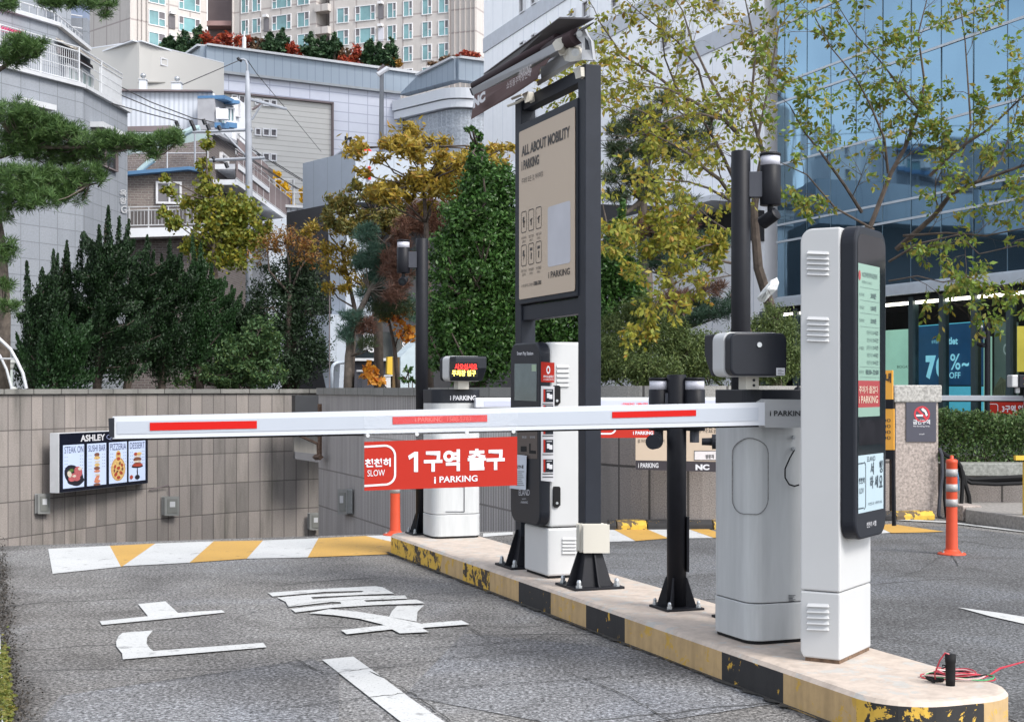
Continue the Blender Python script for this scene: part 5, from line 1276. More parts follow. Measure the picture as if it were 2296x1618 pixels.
# windows behind the balcony, awnings, lower windows
for f, x0, x1, y0, y1, kd_ in ((GU2, 146, 174, 142, 200, 3), (GU2, 177, 203, 152, 212, 3)): window(t, f, x0, x1, f.at(x0, y1).z, f.at(x0, y0).z, kd_, fr=.07, gm=plain('curtained_glass', (.30, .38, .36), .2, var=.2, scale=2), off=.0)
window(t, GU1, -60, 20, GU1.at(-20, 190).z, GU1.at(-20, 112).z, 1, fr=.08)
mb = MB(); a0, a1 = GU2.at(124, 84, 0), GU2.at(207, 128, 0); b0, b1 = GU2.at(127, 106, .55), GU2.at(207, 152, .45)
mb.add([a0, a1, b1, b0, a0 + GU2.n * .1 - ZZ * .12, a1 + GU2.n * .1 - ZZ * .12, b1 - ZZ * .08, b0 - ZZ * .08], [(0, 1, 2, 3), (7, 6, 5, 4), (0, 3, 7, 4), (1, 5, 6, 2), (3, 2, 6, 7), (0, 4, 5, 1)])
obj('shingle_canopy', mb, panels('beige_shingles', (.52, .47, .40), (.40, .35, .30), (.20, .18, .16), .12, .07, .012, offset=.5, speck=.2, bstr=.6), t)
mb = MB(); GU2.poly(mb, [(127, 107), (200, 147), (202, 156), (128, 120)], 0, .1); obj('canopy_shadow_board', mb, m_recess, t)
mb = MB(); a0, a1 = P(-80, 28, 37.5), P(60, 70, 39); b0, b1 = P(-80, 52, 36.3), P(42, 80, 37.6); n_ = 22
for i in range(n_):
    for k_ in (0, 1):
        u0, u1 = (i + k_ * .5) / n_, (i + k_ * .5 + .5) / n_; z = .06 * (k_)
        p = [a0.lerp(a1, u0), a0.lerp(a1, u1), b0.lerp(b1, u1), b0.lerp(b1, u0)]; mb.poly([v + ZZ * z for v in p])
obj('striped_awning', mb, plain('magenta_awning', (.52, .03, .12), .6, var=.25, scale=6), t)
for f, x0, x1, y0, y1 in ((GL1, 34, 102, 228, 300), (GL2, 206, 258, 280, 330)):
    z1 = f.at(x0, y0).z; window(t, f, x0, x1, z1 - 1.0, z1 - .1, 3, fr=.05, gm=m_screen, fm=m_recess)
    mb = MB(); f.rectw(mb, x0 - 4, x1 + 2, z1 - .08, z1 + .06, 0, .35); obj('window_hood', mb, m_rim, t)
# wall lettering at its lower corner, half behind the junipers
mb = MB(); ftext(GL2, mb, '옥', 266, 425, 282, 440, off=.03, bold=.02); ftext(GL2, mb, '왕', 266, 443, 282, 458, off=.03, bold=.02); ftext(GL2, mb, 'G', 269, 461, 282, 478, off=.03, bold=.02); obj('lettering', mb, m_rim, t)
# more blocks of the same street, left of the frame, seen only as reflections in the glass facade
for i, (x, y, w, h_, z) in enumerate(((-62, 60, 18, 14, 17), (-58, 38, 18, 14, 15), (-46, 16, 14, 10, 12))):
    mb = MB(); mb.box(frame((x, y, 0), (.95, -.3, 0), (.3, .95, 0)), (0, w), (0, h_), (1, z)); o = obj('street_block', mb, m_tile)
    tag(o, ('tall grey tiled block beyond the left edge, farthest of three', 'wide grey tiled block beyond the left edge, middle of three', 'low grey tiled block beyond the left edge, nearest of three')[i], 'building')

# --- grey sign building in the middle
t = thing('sign_building', P(900, 872, 40), 'pale blue grey clad building with red rooftop letters behind the golden tree', 'building'); t.location.z = 0
m_clad = panels('blue_grey_cladding', (.43, .475, .54), (.42, .465, .53), (.30, .33, .38), .8, 30, .012, speck=.03, speck_scale=3, bstr=.1, rough=.5)
FS1 = Fac(723, 44, 797, 41); FS2 = Fac(797, 41, 1300, 46)
fp(FS1, [(723, 378), (775, 337), (797, 337), (797, 452), (762, 462), (723, 476)], m_clad, -3, 0); fp(FS2, [(797, 337), (1300, 372), (1300, 470), (797, 446)], m_clad, -3, 0)
fp(FS2, [(797, 446), (1300, 470), (1300, 900), (797, 900)], plain('dark_storefront', (.05, .05, .055), .6), -4, -1.2, 'recessed_front')  # set-back front in a dark grey
fp(FS1, [(723, 376), (775, 335), (775, 338), (723, 380)], m_rim, -.3, .1, 'edge_trim')
FSc = Fac(732, 40.5, 775, 40); fp(FSc, [(734, 470), (775, 462), (775, 900), (752, 900)], m_clad, -1, 0, 'column'); fp(FSc, [(722, 712), (775, 706), (775, 810), (722, 813)], m_clad, -1, .6, 'sign_case')
fp(FSc, [(730, 812), (775, 812), (770, 900), (750, 900)], m_clad, -.8, .2, 'column_foot')
m_rsign = plain('red_sign_letters', (.62, .03, .03), .4)
mb = MB(); ftext(FS2, mb, 'i', 818, 374, 826, 404, off=.15, bold=.03, yr=404); ftext(FS2, mb, 'T', 846, 374, 866, 404, off=.15, bold=.03); ftext(FS2, mb, 'A', 892, 380, 914, 408, off=.15, bold=.03); ftext(FS2, mb, 'H', 925, 382, 946, 410, off=.15, bold=.03)
obj('lettering', mb, m_rsign, t)
c = FS2.at(835, 341, -.35); obj('red_dome', MB().tube([c - FS2.n * .15, c + FS2.n * .10], .15, 24), m_rsign, t); obj('dome_rim', MB().tube([c - FS2.n * .16 + FS2.t * .05, c - FS2.n * .2 + FS2.t * .05], .17, 24), m_wframe, t)
# ground level shop front with P sign, pipe and yellow cabinet
t = thing('shop_front', P(830, 872, 31), 'dark shop window with white letters and a pale frame behind the brown pine', 'shop front'); t.location.z = 1
FG = Fac(772, 31, 960, 31.5); fp(FG, [(792, 744), (960, 744), (960, 803), (792, 803)], m_screen, -.4, 0, 'window_glass')
fp(FG, [(786, 738), (792, 738), (792, 808), (786, 808)], m_rim, -.4, .12, 'window_frame'); fp(FG, [(786, 803), (880, 803), (880, 809), (786, 809)], m_rim, -.4, .12, 'window_frame')
fp(FG, [(786, 809), (960, 809), (960, 900), (786, 900)], plain('dark_plinth_wall', (.04, .04, .05), .8), -.4, -.05, 'lower_wall')
mb = MB(); ftext(FG, mb, 'P', 814, 747, 842, 784, off=.02, bold=.07); ftext(FG, mb, 'S Est', 901, 766, 930, 782, off=.02, bold=.03); ftext(FG, mb, '6', 824, 772, 841, 790, off=.03, bold=.02); obj('lettering', mb, m_wtext, t)
tw = thing('leaning_panel', P(915, 872, 29), 'pale blue slanted metal panel standing behind the far black pole', 'panel'); tw.location.z = 1.12
fp(Fac(898, 29, 931, 29.2), [(898, 800), (931, 768), (931, 874), (898, 874)], plain('pale_blue_metal', (.42, .50, .55), .5, var=.1), -.3, 0, 'sheet', tw)
tw = thing('yellow_cabinet', P(875, 841, 28.5), 'narrow yellow cabinet on a grey stand, left of the pale slanted panel', 'cabinet')
fy = Fac(868, 28.5, 898, 28.6); fp(fy, [(869, 800), (880, 799), (880, 840), (868, 838)], plain('yellow_enamel', (.62, .40, .03), .5), -.1, 0, 'front', tw); fp(fy, [(881, 801), (897, 800), (897, 870), (881, 870)], plain('dark_brown_case', (.10, .06, .02), .7), -.15, -.03, 'case', tw)  # yellow front with a dark brown case beside it
fp(fy, [(857, 841), (880, 840), (879, 843), (858, 844)], m_rim, -.3, .02, 'shelf', tw); fp(fy, [(862, 844), (876, 844), (876, 874), (864, 874)], m_rim, -.2, 0, 'stand', tw)
tw = thing('grey_bin', P(806, 874, 28), 'small dark grey utility box on the wall edge, right of the brown trunk', 'utility box'); fb2 = Fac(800, 28, 812, 28)
fp(fb2, [(801, 832), (809, 831), (809, 875), (801, 875)], m_grey, -.3, 0, 'box_body', tw); fp(fb2, [(800, 829), (812, 829), (812, 833), (800, 833)], m_rim, -.35, .03, 'lid', tw)
tw = thing('drain_pipe', P(745, 874, 29.5), 'pale drain pipe bending round the foot of the grey column', 'pipe')
obj('pipe', MB().tube([P(744, 880, 29.5), P(744, 830, 29.5), P(746, 820, 29.5), P(751, 815, 29.5), P(758, 813, 29.6), P(775, 812, 30.5)], .035, 12), plain('pale_pipe', (.48, .54, .62), .4), tw, smooth=True)
obj('thin_conduit', MB().tube([P(739, 880, 29.4), P(739, 640, 29.4)], .012, 6), m_recess, tw)

# --- white building and blue glass building along the right street
def FBp(b, off=0): return facpts(I(90, b), I(10, b))
FR = FBp(22.5)
t = thing('white_building', I(60, 22.5), 'bright white panelled high building rising behind the sign post, left of the blue glass one', 'building')
m_wtall = panels('white_large_panels', (.90, .905, .93), (.885, .89, .92), (.62, .65, .71), 1.3, 30, .02, speck=.02, speck_scale=3, bstr=.1, rough=.5, stain=.05)
mb = MB(); FR.rectw(mb, 1085, 1714, 0, 46, -14, 0); obj('wall', mb, m_wtall, t)
zt_s = lambda s: H + 24 * s
for s0, s1, x0, x1 in ((.647, .664, 1085, 1345), (.545, .562, 1300, 1600), (.452, .466, 1520, 1714)):
    mb = MB(); FR.rectw(mb, x0, x1, zt_s(s0) - .0, zt_s(s1) + .25, 0, .05); obj('grey_band', mb, plain('grey_band_paint', (.44, .46, .51), .5), t)
def w3(x0, y0, x1, y1): return ((1400 + x0 / 2.311) * .7184, y0 / 2.311 * .7184, (1400 + x1 / 2.311) * .7184, y1 / 2.311 * .7184)
for (x0, y0, x1, y1) in ((522, -20, 556, 95), (606, -20, 640, 35), (1545, 125, 1600, 355), (1678, 215, 1735, 305), (1870, -5, 1980, 80), (880, 70, 915, 130), (978, 10, 1020, 130), (1188, -10, 1232, 60), (608, 245, 638, 280), (525, 300, 556, 335), (605, 760, 636, 850), (1875, 1020, 1972, 1080)):
    a, b, c, d = w3(x0, y0, x1, y1); ym = (b + d) / 2; z1 = FR.at((a + c) / 2, b).z; z0 = FR.at((a + c) / 2, d).z
    window(t, FR, a, c, z0, z1, 2, fr=.07, gm=m_sash if (y1 - y0) < 240 else plain('louvred_slats', (.20, .20, .22), .6))
mb = MB(); FR.poly(mb, [(1340, 458), (1650, 466), (1714, 472), (1714, 541), (1340, 520)], 0, .05); obj('dark_gap_band', mb, plain('recess_shade_black', (.02, .02, .024), .7), t)  # dark panel on the wall, painting the shaded recess under the overhang
mb = MB(); FR.rectw(mb, 1480, 1700, zt_s(.235), zt_s(.242), .0, 1.6); obj('ledge', mb, m_white_b, t)

# blue glass building
mg, ntg, bsg = nodes('blue_mirror_glass')
bsg.inputs['Roughness'].default_value = .03; bsg.inputs['Metallic'].default_value = .85
cg = coords(ntg, 'UV'); nz = noise(ntg, cg, .35, 3, .5)
cgl = ramp(ntg, nz, [(.3, (.11, .19, .265)), (.7, (.145, .245, .33))]); ntg.links.new(cgl, bsg.inputs['Base Color'])
bump(ntg, bsg, noise(ntg, coords(ntg, 'UV', (.8, .25, 1)), 1.0, 2, .5), .10, .06)
m_gdark = plain('dark_green_mullion', (.05, .075, .08), .3, spec=.5)
m_vj = plain('blue_grey_joint', (.16, .24, .29), .4)
m_spand = plain('white_glazing_bar', (.50, .54, .58), .4)
t = thing('glass_building', I(30, 22.5), 'tall blue mirror glass building with a dark shop floor, at the right', 'building')
ag0, ag1 = 37.6, 12.0
FGp = facpts(I(ag0, 22.5), I(ag1, 22.5))
# each glass panel sits at a very slightly different tilt, as real panes do
rows = [3.95, 5.6, 6.1, 7.87, 9.7, 10.25, 11.95, 13.8, 14.35, 16.0, 17.9]
mb = MB(); prnd = random.Random(11)
na = int((ag0 - ag1) / 1.22)
for i in range(na):
    a0, a1 = 37.2 - 1.22 * i + (.4 if i == 0 else 0), 37.2 - 1.22 * (i + 1)
    for z0, z1 in zip(rows, rows[1:]):
        e = [prnd.uniform(-.005, .005) for _ in range(4)]
        q = [I(a0, 22.5 + e[0], z0), I(a1, 22.5 + e[1], z0), I(a1, 22.5 + e[2], z1), I(a0, 22.5 + e[0] - e[1] + e[2], z1)]
        mb.poly(q)
obj('glass_panes', mb, mg, t)
mb = MB(); mb.box(ISL, (ag1, ag0 + .02), (22.62, 30), (3.6, 19)); obj('core', mb, m_recess, t)
for z in rows:
    mb = MB(); mb.box(ISL, (ag1, ag0 + .05), (22.475, 22.492), (z - .03, z + .03)); obj('glazing_bar', mb, m_spand, t)
for i in range(na + 1):
    a = 37.2 - 1.22 * i; mb = MB(); mb.box(ISL, (a - .007, a + .007), (22.486, 22.493), (3.95, 18)); obj('vertical_joint', mb, m_vj, t)
mb = MB(); mb.box(ISL, (ag1, ag0), (22.2, 22.5), (3.66, 3.90)); obj('canopy_edge', mb, m_spand, t)
# one opened pane
# ground floor: soffit light strip, mullions, displays inside, clear glass
m_strip = plain('warm_light_strip', (1.0, .93, .78), .5, var=.01, emit=2.5)
mb = MB(); mb.box(ISL, (ag1, ag0), (22.50, 22.56), (3.42, 3.49)); obj('light_strip', mb, m_strip, t)
mb = MB(); mb.box(ISL, (ag1, ag0), (22.45, 22.6), (3.5, 3.66)); mb.box(ISL, (ag1, ag0), (26.5, 26.7), (0, 3.66)); mb.box(ISL, (ag1, ag0), (22.3, 26.7), (-.3, .12)); mb.box(ISL, (ag0 - .1, ag0), (22.5, 26.7), (0, 3.6)); obj('interior', mb, plain('dark_shop_interior', (.012, .014, .016), .6), t)
FI = facpts(I(ag0, 22.95), I(ag1, 22.95)); FO = facpts(I(ag0, 22.48), I(ag1, 22.48))
for x in [k8(205, 0)[0], k8(340, 0)[0], k8(465, 0)[0], 1830, 1900, 1965, 2046, 2114, 2186, 2265, 2345]:
    pa = FO.at(x - 5, HY); pb = FO.at(x + 5, HY); mb = MB(); FO.rectw(mb, x - 5, x + 5, .1, 3.6, -.12, .06); obj('mullion', mb, m_gdark, t)
def disp(x0, y0, x1, y1, m, name='display_board', yr0=None, yr1=None, o=-.02):
    mb = MB(); FI.poly(mb, [(x0, y0), (x1, yr0 if yr0 is not None else y0), (x1, yr1 if yr1 is not None else y1), (x0, y1)], -.06, o); return obj(name, mb, m, t)
m_pale = plain('pale_green_display', (.25, .42, .34), .5, emit=.4, var=.15, scale=.6)
m_navy = plain('navy_poster', (.008, .045, .11), .4, emit=.3, var=.1); m_cyan = plain('cyan_poster', (.08, .36, .48), .4, emit=.35)  # shop posters and boards are given a glow of their own
disp(1960, 742, 2041, 870, m_pale, yr0=737); d1 = disp(2048, 733, 2203, 863, m_navy, yr0=721); disp(2106, 866, 2203, 930, m_cyan); disp(2204, 754, 2220, 930, m_pale)
disp(2228, 722, 2279, 930, plain('grey_green_wall', (.12, .17, .15), .6, emit=.12)); disp(2279, 731, 2330, 833, plain('yellow_display', (.62, .48, .08), .5, emit=.35)); disp(1700, 690, 1790, 880, m_gdark)
mb = MB(); FI.poly(mb, [(2048, 731), (2203, 719), (2203, 721), (2048, 733)], -.06, .0); obj('poster_edge', mb, m_cyan, t)
m_ltxt = plain('light_blue_lettering', (.25, .58, .70), .5, emit=.35)
mb = MB(); ftext(FI, mb, '7', 2077, 797, 2100, 850, off=.02, bold=.07); ftext(FI, mb, 'O', 2100, 796, 2129, 850, off=.02, bold=.05); ftext(FI, mb, '%', 2132, 793, 2155, 829, off=.02, bold=.01); ftext(FI, mb, 'OFF', 2130, 834, 2155, 848, off=.02, bold=.02)
ftext(FI, mb, 'outlet', 2112, 756, 2149, 772, off=.02, bold=.03); ftext(FI, mb, '송파점은', 2090, 762, 2108, 770, off=.02); ftext(FI, mb, '~', 2158, 812, 2174, 822, off=.02, bold=.05); obj('lettering', mb, m_ltxt, t)
mb = MB(); ftext(FI, mb, 'BOGATE', 2013, 819, 2046, 825, off=.02); obj('lettering', mb, m_scrt, t)
mb = MB(); ftext(FI, mb, 'Q9', 2251, 770, 2273, 800, off=.02, bold=.02); obj('lettering', mb, plain('dim_number', (.30, .36, .36), .5, emit=.2), t)
# display shelf with a pale garment shape
mb = MB()
for k in range(7): mb.tube([FI.at(2234 + k * 4, 905 - k, .1), FI.at(2240 + k * 4, 870 - k * 3, .12), FI.at(2252 + k * 3, 846 + k * 2, .1)], .02, 5)
obj('dried_grass_display', mb, plain('pale_straw', (.40, .40, .26), .7), t)
mgl, ntl, bsl = nodes('clear_shop_glass'); fr_ = N(ntl, 'ShaderNodeFresnel', IOR=1.45); tr_ = ntl.nodes.new('ShaderNodeBsdfTransparent'); tr_.inputs[0].default_value = (.80, .90, .90, 1)
gl_ = ntl.nodes.new('ShaderNodeBsdfGlossy'); gl_.inputs['Roughness'].default_value = .02; mxl = ntl.nodes.new('ShaderNodeMixShader')
ntl.links.new(fr_.outputs[0], mxl.inputs[0]); ntl.links.new(tr_.outputs[0], mxl.inputs[1]); ntl.links.new(gl_.outputs[0], mxl.inputs[2]); ntl.links.new(mxl.outputs[0], ntl.nodes['Material Output'].inputs[0])
mb = MB(); mb.poly([I(ag0, 22.5, .1), I(ag1, 22.5, .1), I(ag1, 22.5, 3.42), I(ag0, 22.5, 3.42)]); obj('shop_glass', mb, mgl, t)

# ================================================================== street furniture behind
# utility pole with cross arms, wires
t = thing('utility_pole', P(558, 872, 42), 'grey utility pole with crossarms and insulators in front of the brick house', 'utility pole'); t.location.z = 1.1
m_conc2 = plain('grey_steel_pole', (.30, .32, .36), .6, var=.12, scale=4)
pz = 42
obj('pole', MB().tube([P(560, 870, pz), P(558, 350, pz), P(556, 225, pz), P(554.5, 160, pz)], [.115, .10, .085, .05], 12), m_conc2, t, smooth=True)
obj('top_hook', MB().tube([P(554.5, 160, pz), P(554, 145, pz), P(551, 136, pz), P(545, 133, pz), P(540, 134, pz)], .03, 8), m_conc2, t)
obj('insulator', MB().tube([P(542, 137, pz), P(536, 134, pz), P(533, 130, pz)], .045, 8), m_dark, t)
def kt_(a, b, r, m, n='crossarm', z0=pz, z1=pz): obj(n, MB().tube([P(*kb_(*a), z0), P(*kb_(*b), z1)], r, 6), m, t)
kt_((1245, 170), (1595, 265), .045, m_conc2, z1=44); kt_((1260, 180), (1600, 272), .02, m_conc2, z1=44); kt_((1285, 275), (1370, 220), .035, m_recess, 'brace'); kt_((1283, 365), (1370, 225), .03, m_conc2, 'brace')
kt_((740, 478), (1290, 458), .045, m_conc2); kt_((850, 738), (1400, 715), .05, m_conc2)
kt_((1030, 490), (1225, 690), .03, m_conc2, 'brace'); kt_((760, 480), (760, 800), .03, m_conc2, 'brace')
for x, y in ((595, 380), (730, 372), (752, 420), (845, 362), (882, 412), (985, 420), (935, 705), (1050, 760), (825, 740)): kt_((x - 8, y), (x + 10, y + 45), .06, m_dark, 'insulator')
m_wire = plain('black_wire', (.03, .03, .032), .6)
wires = [[(0, 22, 41.2), (350, 200, 41.5), (740, 350, 42), (935, 388, 42)], [(0, 105, 41.2), (400, 270, 41.5), (720, 372, 42)], [(0, 215, 39), (300, 300, 41), (600, 378, 42)],
         [(935, 500, 42), (1225, 705, 46), (1500, 880, 52), (1920, 1110, 60)], [(1290, 640, 42), (1600, 840, 52), (1920, 1030, 62)], [(1480, 750, 42), (1925, 1025, 58)], [(1160, 690, 42), (1300, 740, 46), (1700, 1000, 56)]]
lbw = ('top sagging wire from the upper left to the pole crossarm', 'middle sagging wire from the balcony to the pole crossarm', 'lowest of the three sagging wires running to the pole crossarm', 'steep wire running down right of the pole past the terraces', 'upper slack wire from the pole towards the grey sign building', 'short wire crossing the cream siding behind the ginkgo', 'lower slack wire leaving the pole below the crossarms')
for w_, lb in zip(wires, lbw): tag(obj('overhead_wire', MB().tube([P(*kb_(a, b), z) for a, b, z in w_], .016, 5), m_wire), lb, 'wire', 'overhead wires around the utility pole')
w2 = [[(540, 134, 42), (480, 160, 40), (410, 190, 36)], [(556, 137, 42), (575, 165, 46), (642, 245, 60), (720, 340, 80)]]
for w_, lb in zip(w2, ('thin wire leaving the pole hook down to the left', 'thin wire leaving the pole hook down to the right')): tag(obj('overhead_wire', MB().tube([P(*q) for q in w_], .013, 5), m_wire), lb, 'wire', 'overhead wires around the utility pole')
# street lamp and the two camera posts on the roofs
t = thing('street_lamp', P(855, 470, 58), 'tall slim grey street lamp with a tilted white head, before white panels', 'street lamp')
obj('pole', MB().tube([P(854, 470, 58), P(856, 165, 58)], [.12, .085], 10), plain('lamp_pole_grey', (.16, .17, .19), .5), t)
obj('lamp_head', MB().tube([P(847, 168, 57.9), P(870, 153, 58)], .10, 8), m_wframe, t); obj('lamp_head', MB().tube([P(848, 160, 58.4), P(862, 147, 58.4)], .08, 8), m_recess, t)
t = thing('roof_camera_post', P(776, 345, 43), 'black post with a small camera on the roof edge of the grey sign building', 'camera post', 'black camera posts on the roofs')
obj('post', MB().tube([P(776, 348, 43), P(776, 306, 43)], .045, 8), m_black, t); obj('camera_body', MB().tube([P(778, 312, 43), P(789, 309, 43)], .035, 8), m_black, t); obj('camera_body', MB().tube([P(786, 312, 43), P(787, 323, 43), P(791, 325, 43)], .04, 8), m_black, t)
t = thing('roof_camera_post', P(906, 345, 43), 'plain black post in front of the grey perforated screen wall', 'camera post', 'black camera posts on the roofs')
obj('post', MB().tube([P(906, 360, 43), P(906, 268, 43)], .05, 8), m_black, t); obj('post_cap', MB().tube([P(906, 268.5, 43), P(906, 266.5, 43)], .056, 8), m_grey, t)
t = thing('flagpole', P(547, 108, 90), 'short white mast standing among the red trees on the roof', 'mast'); obj('mast', MB().tube([P(547.5, 112, 90), P(547.5, 84, 90)], .12, 8), m_wframe, t); obj('finial', MB().tube([P(547.5, 84, 90), P(547.5, 70, 90)], .04, 6), m_wframe, t)
m_boxg = plain('box_grey', (.22, .225, .22), .5)
# boxes and bracket on the ramp walls
def wallbox(f, x0, y0, x1, y1, lb, o=.10):
    t = thing('wall_box', f.at((x0 + x1) / 2, y1), lb, 'electrical box', 'grey electrical boxes on the ramp walls')
    mb = MB(); f.rect(mb, x0, y0, x1, y1, 0, o); obj('case', mb, m_boxg, t, .01)
    w, h = x1 - x0, y1 - y0; mb = MB(); f.rect(mb, x0 + w * .18, y0 + h * .12, x1 - w * .14, y1 - h * .12, o, o + .012); obj('door', mb, plain('box_door_grey', (.17, .175, .165), .5), t, .004)
    mb = MB(); f.rect(mb, x0 + w * .32, y0 + h * .25, x1 - w * .3, y0 + h * .55, o + .013, o + .016); obj('window_plate', mb, m_rim, t)
fw = facpts((-9.1, 25.38), (-8.2, 27.36)); wallbox(fw, 79, 1107, 105, 1150, 'grey electrical box low on the curved granite wall, left of the menu board', .07)
fw2 = facpts((-7.3, 29.48), (-5.9, 31.25)); wallbox(fw2, 363, 1113, 394, 1154, 'grey electrical box below the right end of the menu board, joined by a conduit')
fw3 = facpts((-5.9, 31.2), (-4.3, 32.5)); wallbox(fw3, 690, 1150, 714, 1186, 'dim grey box deep in the ramp beside the ribbed wall')
fm = facpts(I(24, 5.66), I(14, 5.66)); wallbox(fm, 770, 1097, 790, 1151, 'grey electrical box on the ribbed wall above the ramp', .09)
tag(obj('conduit', MB().tube([fw2.at(332, 1098, .03), fw2.at(375, 1087, .03), fw2.at(378, 1092, .03), fw2.at(378, 1113, .03)], .012, 6), m_recess), 'thin brown conduit from the menu board to the box below it', 'conduit')
t = thing('rusty_bracket', fm.at(729, 1025), 'rusty square bar bracket hanging down the edge of the ribbed wall', 'bracket')
m_rust = plain('rusty_steel', (.10, .06, .04), .9, var=.5, scale=30)
obj('bar', MB().tube([fm.at(730, 905, .1), fm.at(730, 1028, .1)], .035, 4), m_rust, t); obj('arm', MB().tube([fm.at(700, 960, .5), fm.at(728, 994, .12), fm.at(729, 1022, .12)], .025, 4), m_rust, t); obj('foot', MB().tube([fm.at(722, 1024, .12), fm.at(735, 1024, .12)], .05, 4), m_rust, t)
# menu light box on the curved wall
FMb = facpts((-8.02, 26.9), (-7.02, 29.95))
t = thing('menu_board', FMb.at(225, 1105), 'black framed menu light box with four food panels on the curved granite wall', 'menu board')
pa_ = FMb.at(133, 1104); pb_ = FMb.at(331, 1088); w = (Vector((pb_.x, pb_.y)) - Vector((pa_.x, pa_.y))).length; zb_0, zt_0 = pa_.z, FMb.at(133, 972).z
MM = frame((pa_.x, pa_.y, zb_0), FMb.t, ZZ, FMb.n); hh = zt_0 - zb_0
obj('case', MB().box(MM, (-.01, w + .01), (-.01, hh + .01), (-.20, -.002)), m_rim, t, .008)
obj('front', MB().box(MM, (0, w), (0, hh), (-.002, .006)), plain('black_glossy_board', (.008, .01, .02), .25), t)
m_menu = plain('lit_menu_panel', (.36, .42, .56), .5, emit=.28, var=.03)
tm = lambda mb, s, x, y, ww, h2, b=0: text(mb, s, MM, x * w, y * hh, ww * w, h2 * hh, .016, b)
mb = MB(); tm(mb, 'ASHLEY', .215, .845, .27, .115, .035); obj('lettering', mb, m_wtext, t); mb = MB(); tm(mb, 'Queens', .50, .845, .27, .10, 0); obj('lettering', mb, plain('outline_blue_lettering', (.22, .25, .38), .5), t)
m_f = {k: plain('food_' + k, tuple(q * .7 for q in c), .5, emit=.12, var=.25, scale=30) for k, c in dict(steak=(.50, .13, .14), crust=(.62, .36, .16), cheese=(.72, .48, .18), tomato=(.42, .07, .04), dark=(.02, .02, .03), brown=(.22, .09, .06), cream=(.70, .62, .52), green=(.10, .20, .05), salmon=(.66, .25, .14)).items()}
def ell(mb, x, y, rx, ry, z=.018, n=18, rot=0):
    mb.poly([MM @ Vector((x * w + math.cos(R(rot)) * rx * w * math.cos(q) - math.sin(R(rot)) * ry * hh * math.sin(q), y * hh + math.sin(R(rot)) * rx * w * math.cos(q) + math.cos(R(rot)) * ry * hh * math.sin(q), z)) for q in [2 * math.pi * i / n for i in range(n)]])
for i, (x0, x1, s) in enumerate(((.035, .255, 'STEAK ON'), (.29, .50, 'SUSHI BAR'), (.535, .74, 'PIZZERIA'), (.765, .965, 'DESSERT'))):
    pn = obj('menu_panel', MB().box(MM, (x0 * w, x1 * w), (.06 * hh, .80 * hh), (.006, .012)), m_menu, t)
    mb = MB(); tm(mb, s, x0 + .01, .66, x1 - x0 - .02, .115, 0)
    for k in range(5): tm(mb, '- -', x0 + .012, .59 - k * .06, .03, .008); tm(mb, '- -', x1 - .045, .60 - k * .055, .03, .008)
    obj('lettering', mb, plain('navy_menu_ink', (.03, .04, .12), .5), pn)
    cx_ = (x0 + x1) / 2
    def foodp(key, L, z): 
        mb = MB()
        for (dx, y, rx, ry, rot) in L: ell(mb, cx_ + dx, y, rx, ry, z + len(mb.f) * .0004, rot=rot)
        obj('food_picture', mb, m_f[key], pn)
    if i == 0: foodp('dark', [(0, .27, .105, .17, -20), (.02, .18, .09, .08, 0)], .014); foodp('steak', [(.045, .33, .045, .09, -15), (-.01, .24, .05, .07, 10), (.03, .22, .035, .05, 0)], .018); foodp('green', [(-.03, .36, .025, .03, 0)], .021); foodp('cream', [(-.05, .30, .025, .05, -30), (.06, .38, .02, .03, 0), (.0, .26, .02, .02, 0)], .022)
    if i == 1:
        foodp('brown', [(0, .60, .03, .035, 0), (0, .36, .035, .03, 0), (0, .075, .04, .02, 0)], .014); foodp('cheese', [(0, .545, .035, .03, 0), (0, .42, .03, .03, 0)], .017); foodp('salmon', [(0, .31, .035, .022, 0), (0, .19, .03, .04, 30), (0, .13, .035, .03, 0)], .019); foodp('cream', [(0, .48, .03, .02, 0), (0, .25, .03, .02, 0)], .021)
    if i == 2: foodp('crust', [(0, .31, .085, .215, 0)], .014); foodp('cheese', [(0, .31, .074, .195, 0), (0, .56, .03, .09, 0)], .016); foodp('tomato', [(-.03, .22, .02, .035, 20), (.03, .24, .022, .03, -20), (0, .16, .022, .03, 0), (-.04, .36, .015, .03, 30), (.04, .38, .014, .03, -30), (0, .33, .02, .03, 0), (0, .50, .02, .03, 0), (.0, .59, .02, .025, 0)], .019); foodp('brown', [(-.015, .27, .012, .02, 0), (.045, .31, .01, .03, 0), (-.05, .29, .01, .03, 0), (.015, .42, .01, .03, 0)], .023)
    if i == 3: foodp('brown', [(0, .46, .05, .04, 0), (0, .375, .05, .03, 0)], .016); foodp('cream', [(0, .42, .052, .018, 0), (0, .52, .045, .02, 0)], .018); foodp('tomato', [(0, .355, .065, .03, 0), (-.02, .56, .025, .03, 0), (-.075, .14, .02, .04, 0)], .020); foodp('cheese', [(.02, .565, .03, .028, 0)], .022); foodp('dark', [(0, .33, .07, .03, 0), (0, .23, .007, .09, 0), (0, .13, .03, .045, 0)], .015)
